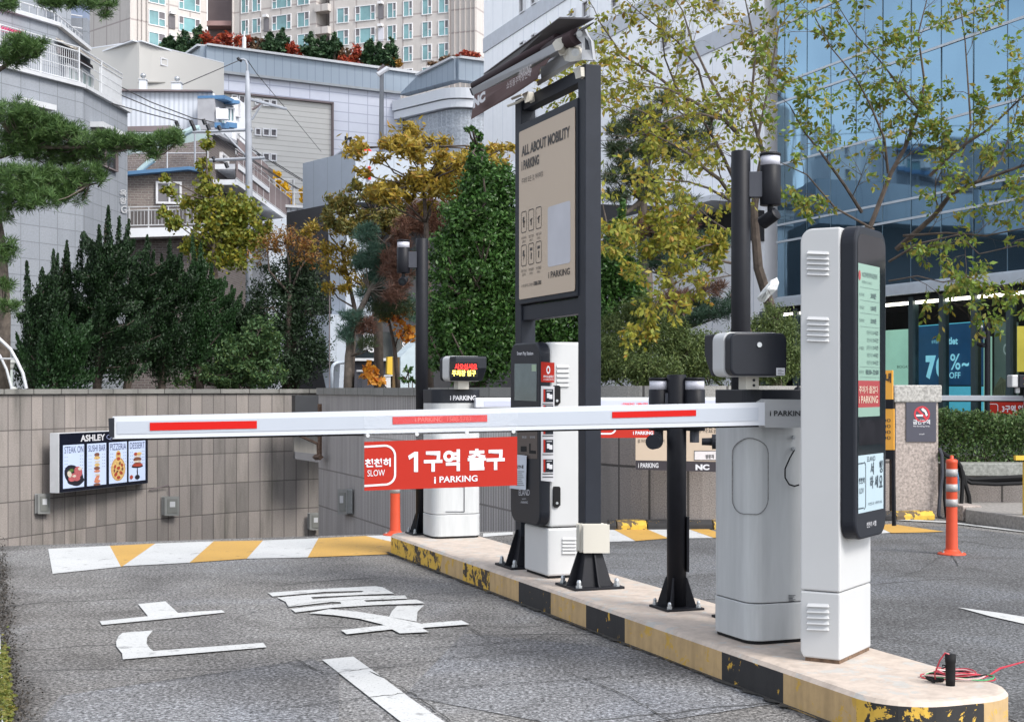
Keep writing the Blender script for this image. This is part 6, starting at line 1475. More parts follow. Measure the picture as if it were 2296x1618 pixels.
# ================================================================== right side: price board, orange price sign, gate three, planter, hedge base, steps, cables
FN = Fac(1425, 12.95, 1640, 12.9)
t = thing('price_board', FN.at(1500, 1050), 'beige parking price board with a dark lower band, fixed to the granite wall', 'sign')
mb = MB(); FN.poly(mb, [(1425, 930), (1640, 930), (1640, 1058), (1425, 1052)], 0, .02); o = obj('panel', mb, m_beige, t)
mb = MB(); FN.poly(mb, [(1425, 1031), (1640, 1035), (1640, 1058), (1425, 1052)], .021, .024); obj('lower_band', mb, plain('dark_aubergine_band', (.03, .024, .03), .5), t)
mb = MB(); ftext(FN, mb, 'i PARKING', 1431, 1037, 1476, 1048, bold=.02, off=.027); ftext(FN, mb, 'NC', 1559, 1040, 1590, 1053, bold=.06, off=.027); obj('lettering', mb, m_wtext, t)
mb = MB(); ftext(FN, mb, '주차요금', 1564, 958, 1610, 970, off=.024, bold=.0); ftext(FN, mb, '홈 처리안은 무인정산기', 1430, 984, 1490, 992, off=.024); ftext(FN, mb, '방문객', 1582, 1018, 1600, 1028, off=.024, bold=.02); obj('lettering', mb, m_btext, t)
mb = MB(); FN.rect(mb, 1557, 1011, 1632, 1030, .0205, .0215); obj('white_field', mb, plain('pinkish_white_field', (.62, .58, .58), .5), t)
mb = MB()
for q in ((1556, 1009.5, 1633, 1010.5), (1556, 1030.5, 1633, 1031.5), (1556, 1009.5, 1557, 1031.5)): FN.rect(mb, *q, .0215, .0235)
obj('field_outline', mb, m_btext, t)
FY = Fac(1960, 12.4, 2006, 12.3)
t = thing('price_stand', FY.at(1998, 1155), 'orange and black price sign on black legs behind the near display kiosk', 'sign')
m_yel = plain('amber_sign_panel', (.70, .33, .04), .5)
mb = MB(); FY.rect(mb, 1965, 830, 2003, 895, 0, .02); obj('upper_panel', mb, m_yel, t); mb = MB(); FY.rect(mb, 1965, 895, 2004, 916, 0, .022); FY.rect(mb, 1965, 1008, 2006, 1029, 0, .022); obj('dark_band', mb, m_black, t)
mb = MB(); FY.rect(mb, 1965, 916, 2006, 1008, 0, .02); obj('lower_panel', mb, m_yel, t)
for x0, x1, z in ((2000, 2005, 1), (1970, 1974, 1)): mb = MB(); FY.poly(mb, [(x0, 1029), (x1, 1029), (x1 + 3, 1178), (x0 + 1, 1178)], -.02, .015); obj('leg', mb, m_black, t)
mb = MB()
for y in (938, 951, 964, 977): ftext(FY, mb, '000', 1972, y, 1999, y + 8, off=.024)
ftext(FY, mb, '내', 1987, 836, 2000, 858, off=.024, bold=.04); obj('lettering', mb, m_btext, t)
# gate three
Zg = 25.0
t = thing('camera_pole', P(3090 * .7184, 872, Zg), 'slim black camera pole at the third gate, farthest, before the navy sale poster', 'camera pole', 'black camera poles beside the barrier gates'); t.location.z = 0
pole3 = P(2214, 722, Zg); obj('pole', MB().tube([(pole3.x, Zg, 0), (pole3.x, Zg, pole3.z)], .05, 14), m_black, t)
pole_lamp(t, (P(2198, 0, Zg).x, Zg), P(0, 727, Zg).z, .05, .26); cam_under(t, (P(2199, 0, Zg).x, Zg), P(0, 762, Zg).z, (.6, -1, -.3), 1.3)
obj('bracket', MB().box(frame(P(2204, 760, Zg), (1, 0, 0), (0, 1, 0)), (-.03, .06), (-.03, .03), (0, .12)), m_grey, t)
Fg3 = Fac(2100, 24.2, 2420, 23.2)
t = thing('barrier_gate', Fg3.at(2330, 960), 'distant third barrier gate, its white arm running right above the low hedge', 'barrier gate'); t.location.z = 0
mb = MB(); Fg3.rectw(mb, 2105, 2330, 1.08, 1.165, -.05, 0); o = obj('barrier_arm', mb, m_armwhite, t, .006)
mb = MB(); Fg3.rectw(mb, 2105, 2330, 1.06, 1.08, -.04, -.01); obj('rubber_edge', mb, m_rubber, o)
mb = MB(); ftext(Fg3, mb, 'i PARKING 1588-5783', 2245, 890, 2285, 894, off=.01); obj('lettering', mb, plain('faint_lettering', (.45, .40, .5), .5), o)
mb = MB(); mb.box(frame(Fg3.at(2330, 1000) * 1, U, V, ZZ), (-.2, .2), (-.2, .2), (-.3, .95)); c = Fg3.at(2330, 900); mb = MB().prism(frame((c.x, c.y, 0), U, V, ZZ), rrect(-.17, .17, -.2, .2, .07, 5), 0, 1.24); obj('body', mb, m_white, t)
mb = MB().prism(frame((c.x, c.y, 0), U, V, ZZ), rrect(-.175, .175, -.205, .205, .07, 5), 1.14, 1.26); obj('cap', mb, m_dark, t)
hd3 = P(2281, 868, 23.4); M3 = frame(hd3, (1, 0, 0), (0, 1, 0)); o = obj('display_head', MB().box(M3, (-.13, -.02), (-.12, .12), (0, .20)), m_white, t, .02)
obj('display_hood', MB().box(M3, (-.02, .24), (-.14, .1), (-.005, .2)), m_dark, o, .01); obj('bracket', MB().box(M3, (-.03, .03), (-.03, .03), (-.09, 0)), m_rim, o)
mb = MB(); text(mb, '주차장', frame(hd3 + Vector((.06, -.145, 0)), (1, 0, 0), ZZ), 0, .02, .16, .07, 0, .04); obj('led_lettering', mb, m_ledy, o)
mb = MB(); text(mb, '어서오', frame(hd3 + Vector((.06, -.145, 0)), (1, 0, 0), ZZ), 0, .11, .16, .06, 0, .04); obj('led_lettering', mb, m_ledr, o)
t = thing('banner', Fg3.at(2260, 932), 'small distant red banner hung from the third gate arm above the hedge', 'banner', 'red zone banners hung from the barrier arms')
mb = MB(); Fg3.rect(mb, 2220, 901, 2340, 931, .01, .02); obj('panel', mb, m_red, t); mb = MB(); Fg3.rect(mb, 2220, 931, 2340, 936, .01, .02); obj('white_hem', mb, m_wtext, t)
mb = MB(); ftext(Fg3, mb, '3구역 입구', 2247, 908, 2308, 924, off=.024, bold=.03); arcband(Fg3, mb, 2233, 910, 4, 5.5, 0, 90, .024); mb.poly([Fg3.at(x, y, .024) for x, y in ((2220, 904.5), (2233, 904.5), (2233, 906), (2220, 906))]); mb.poly([Fg3.at(x, y, .024) for x, y in ((2237, 910), (2238.5, 910), (2238.5, 928), (2237, 928))]); obj('lettering', mb, m_wtext, t)
# planter wall, steps
t = thing('planter', Vector((6, 15.2, 0)), 'long granite planter wall holding the low hedge, right of the gate pillar', 'planter')
Fp2 = facpts((4.25, 14.95), (9, 14.7))
mb = MB(); Fp2.rectw(mb, 2108, 2600, 0, .385, -.25, 0); obj('cladding', mb, g_right, t)
mb = MB(); Fp2.rectw(mb, 2110, 2600, .385, .51, -.32, .05); obj('coping', mb, plain('green_grey_granite', (.235, .24, .22), .8, var=.4, scale=30), t, .008)
mb = MB(); mb.poly([Fp2.at(2108, HY, -.2) * 1, Fp2.at(2600, HY, -.2) * 1, Fp2.at(2600, HY, -2.6) * 1, Fp2.at(2108, HY, -2.6) * 1]); 
for v in mb.v: v.z = .47
obj('soil', mb, m_soil, t)
t = thing('granite_kerb_step', Vector((5.5, 14, 0)), 'raised granite kerb step at the foot of the planter wall', 'step')
a, b, c, d = G(2165, 1172), G(2330, 1196), Vector((7.2, 14.5, 0)), Vector((4.6, 14.75, 0))
mb = MB().prism(Matrix.Identity(4), [(a.x, a.y), (b.x, b.y), (b.x + .3, b.y + .5), (c.x, c.y), (d.x, d.y)], 0, .13); obj('step', mb, plain('step_granite', (.24, .225, .21), .85, var=.3, scale=35), t, .01)
mb = MB(); mb.box(frame(G(2163, 1168) + Vector((0, 0, 0)), (.98, .2, 0), (-.2, .98, 0)), (-.02, .18), (0, .3), (0, .15)); obj('end_block', mb, m_gran, t, .01)
# cable bundle between pillar and planter
t = thing('cable_bundle', P(2125, 1165, 14.3), 'bundle of black cables hanging between the gate pillar and the planter', 'cables')
rr = random.Random(9)
def kc(x, y): return ((2860 + x / 5.057) * .7184, (1380 + y / 5.057) * .7184)
cbs = [[(360, 90), (400, 200), (410, 500), (365, 900), (350, 1150), (400, 1215), (430, 1220)], [(370, 130), (480, 210), (640, 290), (730, 480), (760, 620), (830, 850), (840, 1000)], [(620, 270), (700, 380), (730, 560), (720, 800), (690, 1200)],
       [(640, 300), (720, 500), (760, 560), (900, 590), (1300, 570), (1760, 545)], [(660, 420), (740, 560), (830, 610), (1200, 640), (1760, 600)], [(640, 420), (760, 580), (860, 640), (1250, 660), (1760, 640)], [(640, 1080), (680, 1170), (720, 1190)], [(380, 200), (440, 260), (440, 900), (470, 1180)]]
for k, c_ in enumerate(cbs): obj('cable', MB().tube([P(*kc(x, y), 14.35 + .06 * math.sin(k * 2.1) + (.25 if x > 700 and k in (3, 4, 5) else 0)) for x, y in c_], (.018, .022, .02, .028, .026, .02, .008, .014)[k], 7), plain('blue_cable', (.03, .09, .16), .4) if k == 20 else m_rubber if k != 0 else m_grey, t)
obj('cable', MB().tube([P(*kc(625, 420), 14.2), P(*kc(650, 560), 14.2), P(*kc(660, 750), 14.25)], .014, 7), plain('blue_cable', (.05, .16, .28), .4), t)
tag(obj('yellow_barrier_post', MB().box(frame(P(2300, 1026, 13.2), (1, 0, 0), (0, 1, 0)), (-.10, .10), (-.03, .03), (-.02, .02)).box(frame(P(2297, 1030, 13.2), (1, 0, 0), (0, 1, 0)), (-.01, .10), (-.02, .02), (-.55, -.02)), plain('yellow_post_paint', (.66, .42, .04), .5)), 'yellow post top cut by the right edge, before the hedge', 'post')
# plastic bag caught in the branches
mb = MB(); rr = random.Random(4); zt_ = 15.8
ring = [(1742, 622), (1747, 634), (1742, 650), (1728, 662), (1714, 678), (1702, 676), (1697, 668), (1708, 652), (1718, 640), (1728, 628)]
for i in range(len(ring)):
    a, b = ring[i], ring[(i + 1) % len(ring)]
    for s in (-1, 1): mb.poly([P(*a, zt_), P(*b, zt_), P(1722 + rr.uniform(-4, 4), 650 + rr.uniform(-4, 4), zt_ + s * .12)])
tag(obj('plastic_bag', mb, plain('crumpled_white_plastic', (.66, .68, .70), .35, var=.15, scale=30, bmp=.8)), 'crumpled white plastic bag caught in the tree behind the tallest camera pole', 'bag')
# white arch frame at the left edge, above the wall
t = thing('garden_arch', P(10, 872, 25.8), 'thin white metal arch frame over the wall at the left edge', 'arch'); t.location.z = 1.1
q = lambda x, y: (x * .1314, 718.4 + y * .1314)
obj('arch_hoop', MB().tube([P(-40, 725, 25.8), P(*q(0, 320), 25.8), P(*q(180, 490), 25.8), P(*q(290, 690), 25.8), P(*q(390, 900), 25.8), P(*q(450, 1160), 25.8)], .03, 8), m_rim, t)
obj('arch_hoop', MB().tube([P(-40, 770, 26.6), P(*q(0, 600), 26.6), P(*q(110, 830), 26.6), P(*q(190, 1120), 26.6), P(*q(195, 1170), 26.6)], .025, 8), m_rim, t)
obj('arch_bar', MB().tube([P(-30, 803, 26), P(*q(270, 655), 26)], .018, 6), m_rim, t)
t = thing('stone_column', P(14, 866, 28), 'white fluted garden column by the left edge above the wall', 'column')
c = P(14, 866, 28); mb = MB()
fl_ = [(.11 + (.008 if i % 2 else -.008)) for i in range(24)]
mb.add([c + Vector((fl_[i] * math.cos(i * math.pi / 12), fl_[i] * math.sin(i * math.pi / 12), z)) for z in (0, .32) for i in range(24)], [(i, (i + 1) % 24, 24 + (i + 1) % 24, 24 + i) for i in range(24)]); obj('shaft', mb, plain('pale_stone', (.42, .47, .45), .8), t)
obj('capital', MB().lathe(c + ZZ * .32, [(.10, 0), (.13, .04), (.15, .10), (.18, .14), (.18, .19), (.12, .22)], 20), plain('pale_stone', (.55, .57, .55), .8), t); obj('base', MB().lathe(c - ZZ * .06, [(.2, 0), (.2, .03), (.13, .06)], 20), plain('pale_stone', (.55, .57, .55), .8), t)
# steel edge strip at the left edge of the lane
a, b, c_ = G(-2, 1420), G(4, 1530), G(7, 1700); mb = MB()
for p, q_ in ((a, b), (b, c_)): mb.tube([p + ZZ * .012, q_ + ZZ * .012], .004, 6)
tag(obj('steel_edge_strip', mb, m_rim), 'thin pale steel strip along the left edge of the lane', 'edging')
# ================================================================== vegetation
def quads_mesh(name, Vt, mats, parent=None, nper=4, midx=None):
    """Vt: (N,4,3) array of quads"""
    n = len(Vt); off = wloc(parent) if parent is not None else Vector(Vt.reshape(-1, 3).mean(0))
    if parent is None: off.z = float(Vt[..., 2].min())
    co = (Vt.reshape(-1, 3) - np.array(off[:])).astype(np.float32)
    me = bpy.data.meshes.new(name); me.vertices.add(n * 4); me.vertices.foreach_set('co', co.ravel())
    me.loops.add(n * 4); me.loops.foreach_set('vertex_index', np.arange(n * 4, dtype=np.int32))
    me.polygons.add(n); me.polygons.foreach_set('loop_start', np.arange(0, n * 4, 4, dtype=np.int32)); me.polygons.foreach_set('loop_total', np.full(n, 4, np.int32))
    if not isinstance(mats, (list, tuple)): mats = [mats]
    for m in mats: me.materials.append(m)
    if midx is not None: me.polygons.foreach_set('material_index', midx.astype(np.int32))
    me.update(calc_edges=True)
    o = bpy.data.objects.new(name, me); COL.objects.link(o)
    if parent is not None: o.parent = parent
    else: o.location = off
    return o
def unit(a): return a / (np.linalg.norm(a, axis=-1, keepdims=True) + 1e-9)
def leafquads(C, L, D=None, w=.45, jit=1.0, fold=.0):
    """diamond leaves at centres C with length L along direction D (random if None)"""
    n = len(C); L = np.broadcast_to(L, (n,))[:, None] * rng.uniform(.7, 1.25, (n, 1))
    if D is None: D = rng.normal(size=(n, 3))
    else: D = D + rng.normal(size=(n, 3)) * jit
    D = unit(D); S_ = unit(np.cross(D, rng.normal(size=(n, 3))))
    return np.stack([C - D * L * .5, C - D * L * .05 + S_ * L * w * .5, C + D * L * .5, C - D * L * .05 - S_ * L * w * .5], 1)
def blobpts(b, n, k=None, tight=.17, shell=.35):
    """leaf centres: clumps spread through an ellipsoid given in photo pixels and depth"""
    x, y, Z, rx, ry = b[:5]; c = np.array(P(x, y, Z)[:]); s = Z / F
    rad = np.array([rx * s, (b[5] if len(b) > 5 else (rx + ry) / 2) * s, ry * s])
    k = k or max(6, n // 45)
    d = unit(rng.normal(size=(k, 3))) * (rng.uniform(shell, 1, (k, 1)) ** .6); cc = c + d * rad
    i = rng.integers(0, k, n); sg = rad.mean() * tight
    pts = cc[i] + rng.normal(size=(n, 3)) * sg * rng.uniform(.5, 1.3, (k, 1))[i]
    return pts, cc, unit(d)
def spread(xr, yr, Z, r, n, k, seed, top=None):
    """k small uneven leaf clusters over a region of the photograph; top(x) keeps them under the crown line"""
    q = random.Random(seed); out = []
    while len(out) < k:
        x, y = q.uniform(*xr), q.uniform(*yr)
        if top and y < top(x): continue
        s_ = q.uniform(.6, 1.4); out.append((x, y, Z + q.uniform(-.7, .7), r * s_, r * s_ * .6, r * s_, int(n * s_ * s_)))
    return out
def tree(name, label, cat, blobs, lm, L, trunk, dens=1.0, bark=None, group=None, w=.45, twig=.012, ntw=7, D=None, jit=1.0, basez=1.12, crown='crown', tight=.17, twigs=True):
    """trunk: list of (x, y, Z, radius) in photo pixels; last y is the foot"""
    c = P(trunk[0][0], trunk[0][1], trunk[0][2]); c.z = basez
    t = thing(name, c, label, cat, group)
    A = []; br = MB(); tp = [P(x, y, z) for x, y, z, r in trunk]; tp[0].z = basez - .1
    br.tube(tp, [r for *_, r in trunk], 8)
    for b in blobs:
        n = int(b[6] * dens) if len(b) > 6 else int(dens * 1500)
        pts, cc, _ = blobpts(b, n, tight=tight); A.append(leafquads(pts, L, D, w, jit))
        if twigs:
            bc = P(*b[:3]); src = min(tp, key=lambda q: (q - bc).length + max(0, q.z - bc.z) * 1.5)
            mid = src.lerp(bc, .5) + Vector((rng.normal() * .08, rng.normal() * .08, .02)) * (bc - src).length
            r0 = max(.02, trunk[-1][3] * .7); br.tube([src, mid, bc], [r0, r0 * .7, r0 * .45], 6)
            for j in rng.choice(len(cc), min(ntw, len(cc)), False):
                e = Vector(cc[j]); m_ = bc.lerp(e, .5) + Vector(rng.normal(size=3) * .05 * (e - bc).length); br.tube([bc, m_, e], [r0 * .4, twig, twig * .4], 4, caps=False)
    obj('trunk', br, bark or m_bark, t, smooth=True)
    quads_mesh(crown, np.concatenate(A), lm, t); return t
m_bark = plain('dark_bark', (.075, .058, .048), .95, var=.4, scale=12, bmp=.5)
m_bark2 = plain('grey_brown_bark', (.11, .09, .075), .95, var=.4, scale=12, bmp=.5)
l_jun = leafmat('juniper_scales', [(.006, .016, .007), (.011, .030, .010), (.020, .052, .015), (.009, .022, .009)], .1)
l_jun2 = leafmat('bright_juniper_scales', [(.010, .030, .010), (.022, .062, .016), (.016, .045, .012)], .15)
l_pine = leafmat('pine_needles', [(.030, .070, .020), (.06, .12, .03), (.095, .165, .045), (.045, .10, .03)], .15)
l_pineb = leafmat('blue_green_needles', [(.04, .09, .065), (.07, .14, .10), (.05, .10, .06)], .15)
l_brown = leafmat('dead_brown_needles', [(.13, .065, .045), (.20, .10, .068), (.10, .055, .042)], .15)
l_dkpine = leafmat('dark_pine_needles', [(.02, .045, .02), (.05, .085, .03), (.08, .085, .035), (.03, .06, .035)], .15)
l_yg = leafmat('yellow_green_leaves', [(.15, .19, .025), (.26, .26, .035), (.09, .15, .025), (.32, .26, .03), (.12, .16, .03)], .35)
l_gold = leafmat('golden_leaves', [(.36, .25, .03), (.28, .22, .035), (.42, .29, .035), (.18, .16, .035), (.36, .19, .025)], .35)
l_olive = leafmat('olive_autumn_leaves', [(.10, .105, .025), (.18, .14, .03), (.09, .12, .035), (.24, .15, .03)], .3)
l_dkgreen = leafmat('deep_green_leaves', [(.010, .022, .010), (.018, .038, .016), (.028, .055, .022), (.012, .028, .013)], .2)
l_redor = leafmat('rusty_maple_leaves', [(.20, .075, .025), (.28, .13, .03), (.14, .08, .03), (.30, .19, .03)], .3)
l_green = leafmat('glossy_green_leaves', [(.036, .095, .020), (.070, .165, .036), (.016, .045, .011), (.125, .235, .060)], .25, .4)
l_yew = leafmat('yew_shrub_needles', [(.065, .105, .03), (.12, .165, .05), (.05, .08, .025), (.17, .21, .065)], .2)
l_zel = leafmat('zelkova_autumn_leaves', [(.22, .25, .032), (.29, .27, .035), (.17, .23, .034), (.33, .26, .035), (.12, .16, .028), (.34, .34, .055), (.32, .17, .028)], .4)
l_zelg = leafmat('zelkova_green_leaves', [(.20, .28, .045), (.13, .22, .04), (.24, .26, .045), (.26, .20, .03), (.09, .15, .03), (.25, .34, .06)], .4)
l_red = leafmat('crimson_maple_leaves', [(.30, .035, .02), (.40, .07, .03), (.22, .03, .03), (.34, .10, .03)], .25)
l_gink = leafmat('bright_ginkgo_leaves', [(.75, .48, .03), (.80, .56, .05), (.66, .38, .02)], .4)
l_hillg = leafmat('hill_pine_needles', [(.015, .045, .02), (.035, .075, .03), (.05, .10, .04)], .1)

# --- junipers above the curved wall: flame shaped plumes sweeping up to the right
def juniper(x0, x1, tip, Z, label, nb=26, lm=l_jun, extra=(), yb=872, n=16000, low=.12, L=.062):
    """plumes start on the trunk line and sweep upwards; x0..x1 is the width at the widest, tips are the spire points (x, y)"""
    cx = (x0 + x1) / 2; s = Z / F; c = P(cx, yb, Z); c.z = 1.1
    t = thing('juniper_tree', c, label, 'juniper', 'dark junipers above the curved wall')
    n = int(n * 1.9); nb = int(nb * 1.7); tips = [tip] + list(extra); pts = []; dirs = []; br = MB()
    top = P(tip[0] - 6, tip[1] + 40, Z); br.tube([c - ZZ * .1, c.lerp(top, .5) + Vector((.05, 0, 0)), top], [.10, .06, .02], 6)
    def plume(p0, p1, r, m):
        mid = (p0 + p1) / 2 + Vector(((p1.x - p0.x) * .25, rng.normal() * .1, -.18 * (p1 - p0).length))
        u = rng.uniform(0, 1, m) ** .8; a, b, d = [np.array(v[:]) for v in (p0, mid, p1)]; u_ = u[:, None]
        q = a * (1 - u_) ** 2 + b * 2 * u_ * (1 - u_) + d * u_ ** 2
        rr_ = r * (1 - u) ** .8 + .015
        k = max(3, m // 60); ck = rng.normal(size=(k, 3)); idx = rng.integers(0, k, m)
        q = q + (unit(ck)[idx] * .75 + rng.normal(size=(m, 3)) * .32) * rr_[:, None]
        pts.append(q); tg = unit(2 * (1 - u_) * (b - a) + 2 * u_ * (d - b)); dirs.append(tg + np.array([0, 0, .5]))
    tot = nb + len(tips)
    for tx, ty in tips:
        e = P(tx, ty, Z + rng.normal() * .2); st = c.lerp(top, rng.uniform(.35, .6)); plume(st, e, .20, int(n / tot * 2.2))
    H0 = (yb - tip[1]) * s
    for i in range(nb):
        u = rng.uniform(low, .85); st = Vector(c).lerp(top, u); ang = rng.uniform(0, 2 * math.pi)
        wx = (x1 - x0) / 2 * s * (1.5 - u * .85) * rng.uniform(.4, 1.3); up = rng.uniform(.05, .95) * (1.25 - .75 * u)
        e = st + Vector((wx * math.cos(ang) + .12, wx * math.sin(ang) * .7, up))
        plume(st, e, .24 * (1.15 - .5 * u), n // tot)
        br.tube([st, st.lerp(e, .6)], [.03, .01], 4)
    C_ = np.concatenate(pts); D_ = np.concatenate(dirs)
    obj('trunk', br, m_bark, t); quads_mesh('crown', leafquads(C_, L, D_, .5, .45), lm, t); return t
juniper(10, 120, (95, 600), 30, 'dark juniper left of all, behind the pine boughs', extra=((60, 585), (130, 570)), n=15000)
juniper(60, 190, (150, 540), 31, 'dark juniper second from the left, with a blunt top', extra=((120, 560), (185, 520)), n=16000)
juniper(130, 300, (243, 462), 30.5, 'tallest dark juniper, with flame shaped tips before the tiled building', extra=((268, 485), (290, 492), (222, 505), (205, 540), (250, 530)), nb=34, n=26000)
juniper(210, 350, (330, 528), 32, 'dark juniper with a single spire in front of the brick house balcony', extra=((300, 575), (345, 560)), n=18000)
juniper(300, 420, (381, 535), 32.5, 'dark juniper with a narrow spire before the brick house lower wall', extra=((362, 570), (402, 580)), n=17000)
juniper(380, 520, (432, 528), 33, 'brighter green juniper right of the narrow spires, by the yellow green tree', lm=l_jun2, extra=((450, 545), (475, 590), (505, 620)), n=18000)
juniper(460, 600, (520, 640), 34, 'dark juniper farthest right, shading into the deep green trees', extra=((500, 665), (555, 690)), n=16000)
juniper(55, 165, (163, 702), 28.6, 'low dark juniper with a pale tip just above the curved wall', extra=((120, 725), (90, 745)), nb=20, n=11000, lm=l_jun2, L=.07)

# --- pine boughs at upper left
def pine(label, name, tufts, Z, lm, trunk, needle=.15, per=70, r=.0065, group=None, basez=1.12, limbs=(), flat=.45, ntuft=1.0, w_=.010):
    c = P(trunk[0][0], 872, trunk[0][2]); c.z = basez; t = thing(name, c, label, 'pine', group)
    br = MB(); tp = [P(x, y, z) for x, y, z, _ in trunk]; tp[0].z = basez - .1; br.tube(tp, [q[3] for q in trunk], 8)
    Q = []; mi = []
    for b in limbs: br.tube([P(x, y, z) for x, y, z, _ in b], [q[3] for q in b], 6)
    lp = [P(x, y, z) for b in limbs for x, y, z, _ in b] + tp
    for b in tufts:
        x, y, Zb, rx, ry, n = b[:6]; m_ = b[6] if len(b) > 6 else 0; n = int(n * ntuft)
        s = Zb / F; cc = np.array(P(x, y, Zb)[:]); rad = np.array([rx * s, (rx * .6 + ry * .4) * s, ry * s])
        p = cc + unit(rng.normal(size=(n, 3))) * rng.uniform(.1, 1, (n, 1)) ** .45 * rad
        for q in p[: max(3, n // 4)]:
            e = Vector(q); src = min(lp, key=lambda v: (v - e).length); br.tube([src, src.lerp(e, .6) - ZZ * .04, e], [.018, .010, .006], 4, caps=False)
        ax = unit(np.stack([rng.normal(.2, .8, n), rng.normal(0, .7, n), rng.uniform(.1, 1.0, n)], 1))
        C = np.repeat(p, per, 0); A = np.repeat(ax, per, 0); m = len(C)
        D = unit(A * .75 + rng.normal(size=(m, 3)) * .62 + np.array([0, 0, .12])); Ln = needle * rng.uniform(.7, 1.1, (m, 1))
        st = C + A * rng.uniform(-.09, .05, (m, 1)); S_ = unit(np.cross(D, rng.normal(size=(m, 3)))) * w_ * .5
        Q.append(np.stack([st - S_, st + D * Ln * .6 - S_ * .8, st + D * Ln, st + D * Ln * .6 + S_ * .8], 1)); mi.append(np.full(m, m_))
    obj('trunk', br, m_bark2, t, smooth=True)
    quads_mesh('crown', np.concatenate(Q), lm, t, midx=np.concatenate(mi)); return t
Zp = 26.5
pine('big pine whose long boughs hang in front of the tiled building at the upper left', 'pine_tree',
     [(15, 10, Zp, 22, 14, 22), (55, 108, Zp, 48, 30, 70), (20, 130, Zp, 40, 22, 30), (120, 4, Zp, 40, 12, 28), (185, 6, Zp, 45, 12, 30), (235, 6, 27, 25, 14, 14), (235, 35, 27, 10, 14, 5), (30, 250, 26, 60, 30, 50), (75, 285, Zp, 75, 40, 120),
      (140, 300, Zp, 60, 32, 70), (40, 325, 26.5, 60, 30, 60), (205, 322, Zp, 50, 24, 42), (250, 318, Zp, 42, 20, 34), (300, 322, Zp, 45, 16, 32), (355, 318, Zp, 38, 18, 30), (393, 308, Zp, 18, 20, 16), (345, 345, Zp, 22, 12, 8), (120, 350, 27, 70, 24, 60), (200, 352, 27, 50, 14, 22),
      (30, 400, 26, 60, 30, 66), (90, 405, Zp, 60, 30, 66), (150, 400, Zp, 55, 26, 50), (205, 392, Zp, 40, 22, 30), (60, 445, 26, 70, 26, 60), (140, 440, Zp, 55, 22, 36), (0, 470, 26, 40, 26, 26), (15, 560, 26, 26, 26, 18), (10, 640, 26, 20, 20, 8), (20, 690, 26, 30, 16, 10)],
     Zp, l_pine, [(2, 872, 26.8, .17), (6, 700, 26.8, .15), (0, 560, 26.8, .13), (-25, 400, 26.8, .11), (-40, 200, 26.8, .08), (-30, 0, 26.8, .05)], needle=.17, per=62, w_=.013,
     limbs=([(-30, 360, 26.8, .06), (60, 330, 26.6, .05), (180, 330, 26.5, .035), (300, 330, 26.5, .025), (395, 322, 26.5, .014)], [(-35, 420, 26.8, .06), (70, 430, 26.5, .04), (200, 415, 26.5, .02)], [(-38, 180, 26.8, .05), (40, 130, 26.5, .03), (90, 110, 26.5, .015)], [(-32, -20, 26.8, .05), (120, -6, 26.6, .03), (240, 0, 27, .015)]), )
tw = MB()
for a in ([(165, 375), (170, 362), (168, 300)], [(170, 362), (180, 330), (183, 303)], [(170, 362), (148, 340)], [(162, 372), (185, 362), (215, 350), (238, 322)], [(220, 420), (235, 395), (250, 358)], [(113, 330), (116, 288)], [(122, 330), (126, 305), (122, 275)]): tw.tube([P(x, y, 27) for x, y in a], [.016] * (len(a) - 1) + [.006], 5)
tag(obj('bare_twigs', tw, m_bark), 'bare grey twigs sticking up above the pine boughs, before the tiled building', 'twigs')

# --- deciduous trees in the middle
tree('persimmon_tree', 'slender yellow green tree with sparse leaves in front of the brick house', 'tree',
     [(466, 318, 35, 12, 26, 12, 150), (458, 372, 35, 14, 26, 14, 260), (470, 420, 35, 26, 22, 20, 420), (368, 400, 34, 12, 10, 10, 110), (372, 430, 34, 14, 12, 12, 150), (370, 475, 34, 16, 12, 12, 150), (398, 495, 34, 24, 16, 16, 260), (425, 455, 35, 18, 18, 18, 200), (455, 470, 35, 32, 26, 26, 560), (510, 460, 35, 40, 26, 30, 800),
      (545, 478, 35, 34, 24, 28, 600), (500, 505, 35, 60, 30, 40, 1300), (470, 540, 35, 50, 30, 36, 1000), (545, 535, 35, 45, 30, 34, 1000), (590, 505, 35, 24, 14, 16, 260), (520, 580, 35, 50, 24, 34, 900), (440, 560, 35, 26, 20, 20, 400)], l_yg, .115, [(495, 872, 34.6, .10), (490, 700, 34.7, .08), (478, 560, 34.8, .055), (468, 450, 35, .03), (462, 330, 35, .012)], w=.6, tight=.34)
tree('maple_tree', 'deep green maple with a rusty orange crown, left of the grey column', 'tree',
     [(640, 545, 34, 50, 24, 36, 900), (700, 560, 34, 40, 26, 30, 700), (600, 560, 34, 30, 22, 30, 420)], l_redor, .085, [(640, 872, 34.3, .10), (645, 760, 34.2, .08), (650, 660, 34.1, .05)], w=.35, tight=.30)
tree('broadleaf_tree', 'dense deep green tree rising right of the junipers, its foot in black shade', 'tree',
     [(650, 620, 34.6, 80, 44, 60, 4200), (610, 690, 34.2, 70, 60, 60, 4600), (690, 690, 34.5, 50, 70, 50, 3600), (650, 780, 34.4, 85, 80, 60, 5600), (560, 740, 34, 50, 50, 44, 2500), (700, 800, 34.5, 36, 60, 40, 2000), (610, 830, 34, 90, 40, 50, 3200)], l_dkgreen, .085, [(660, 872, 34.8, .12), (655, 740, 34.7, .09), (650, 640, 34.6, .05)], w=.4, tight=.16)
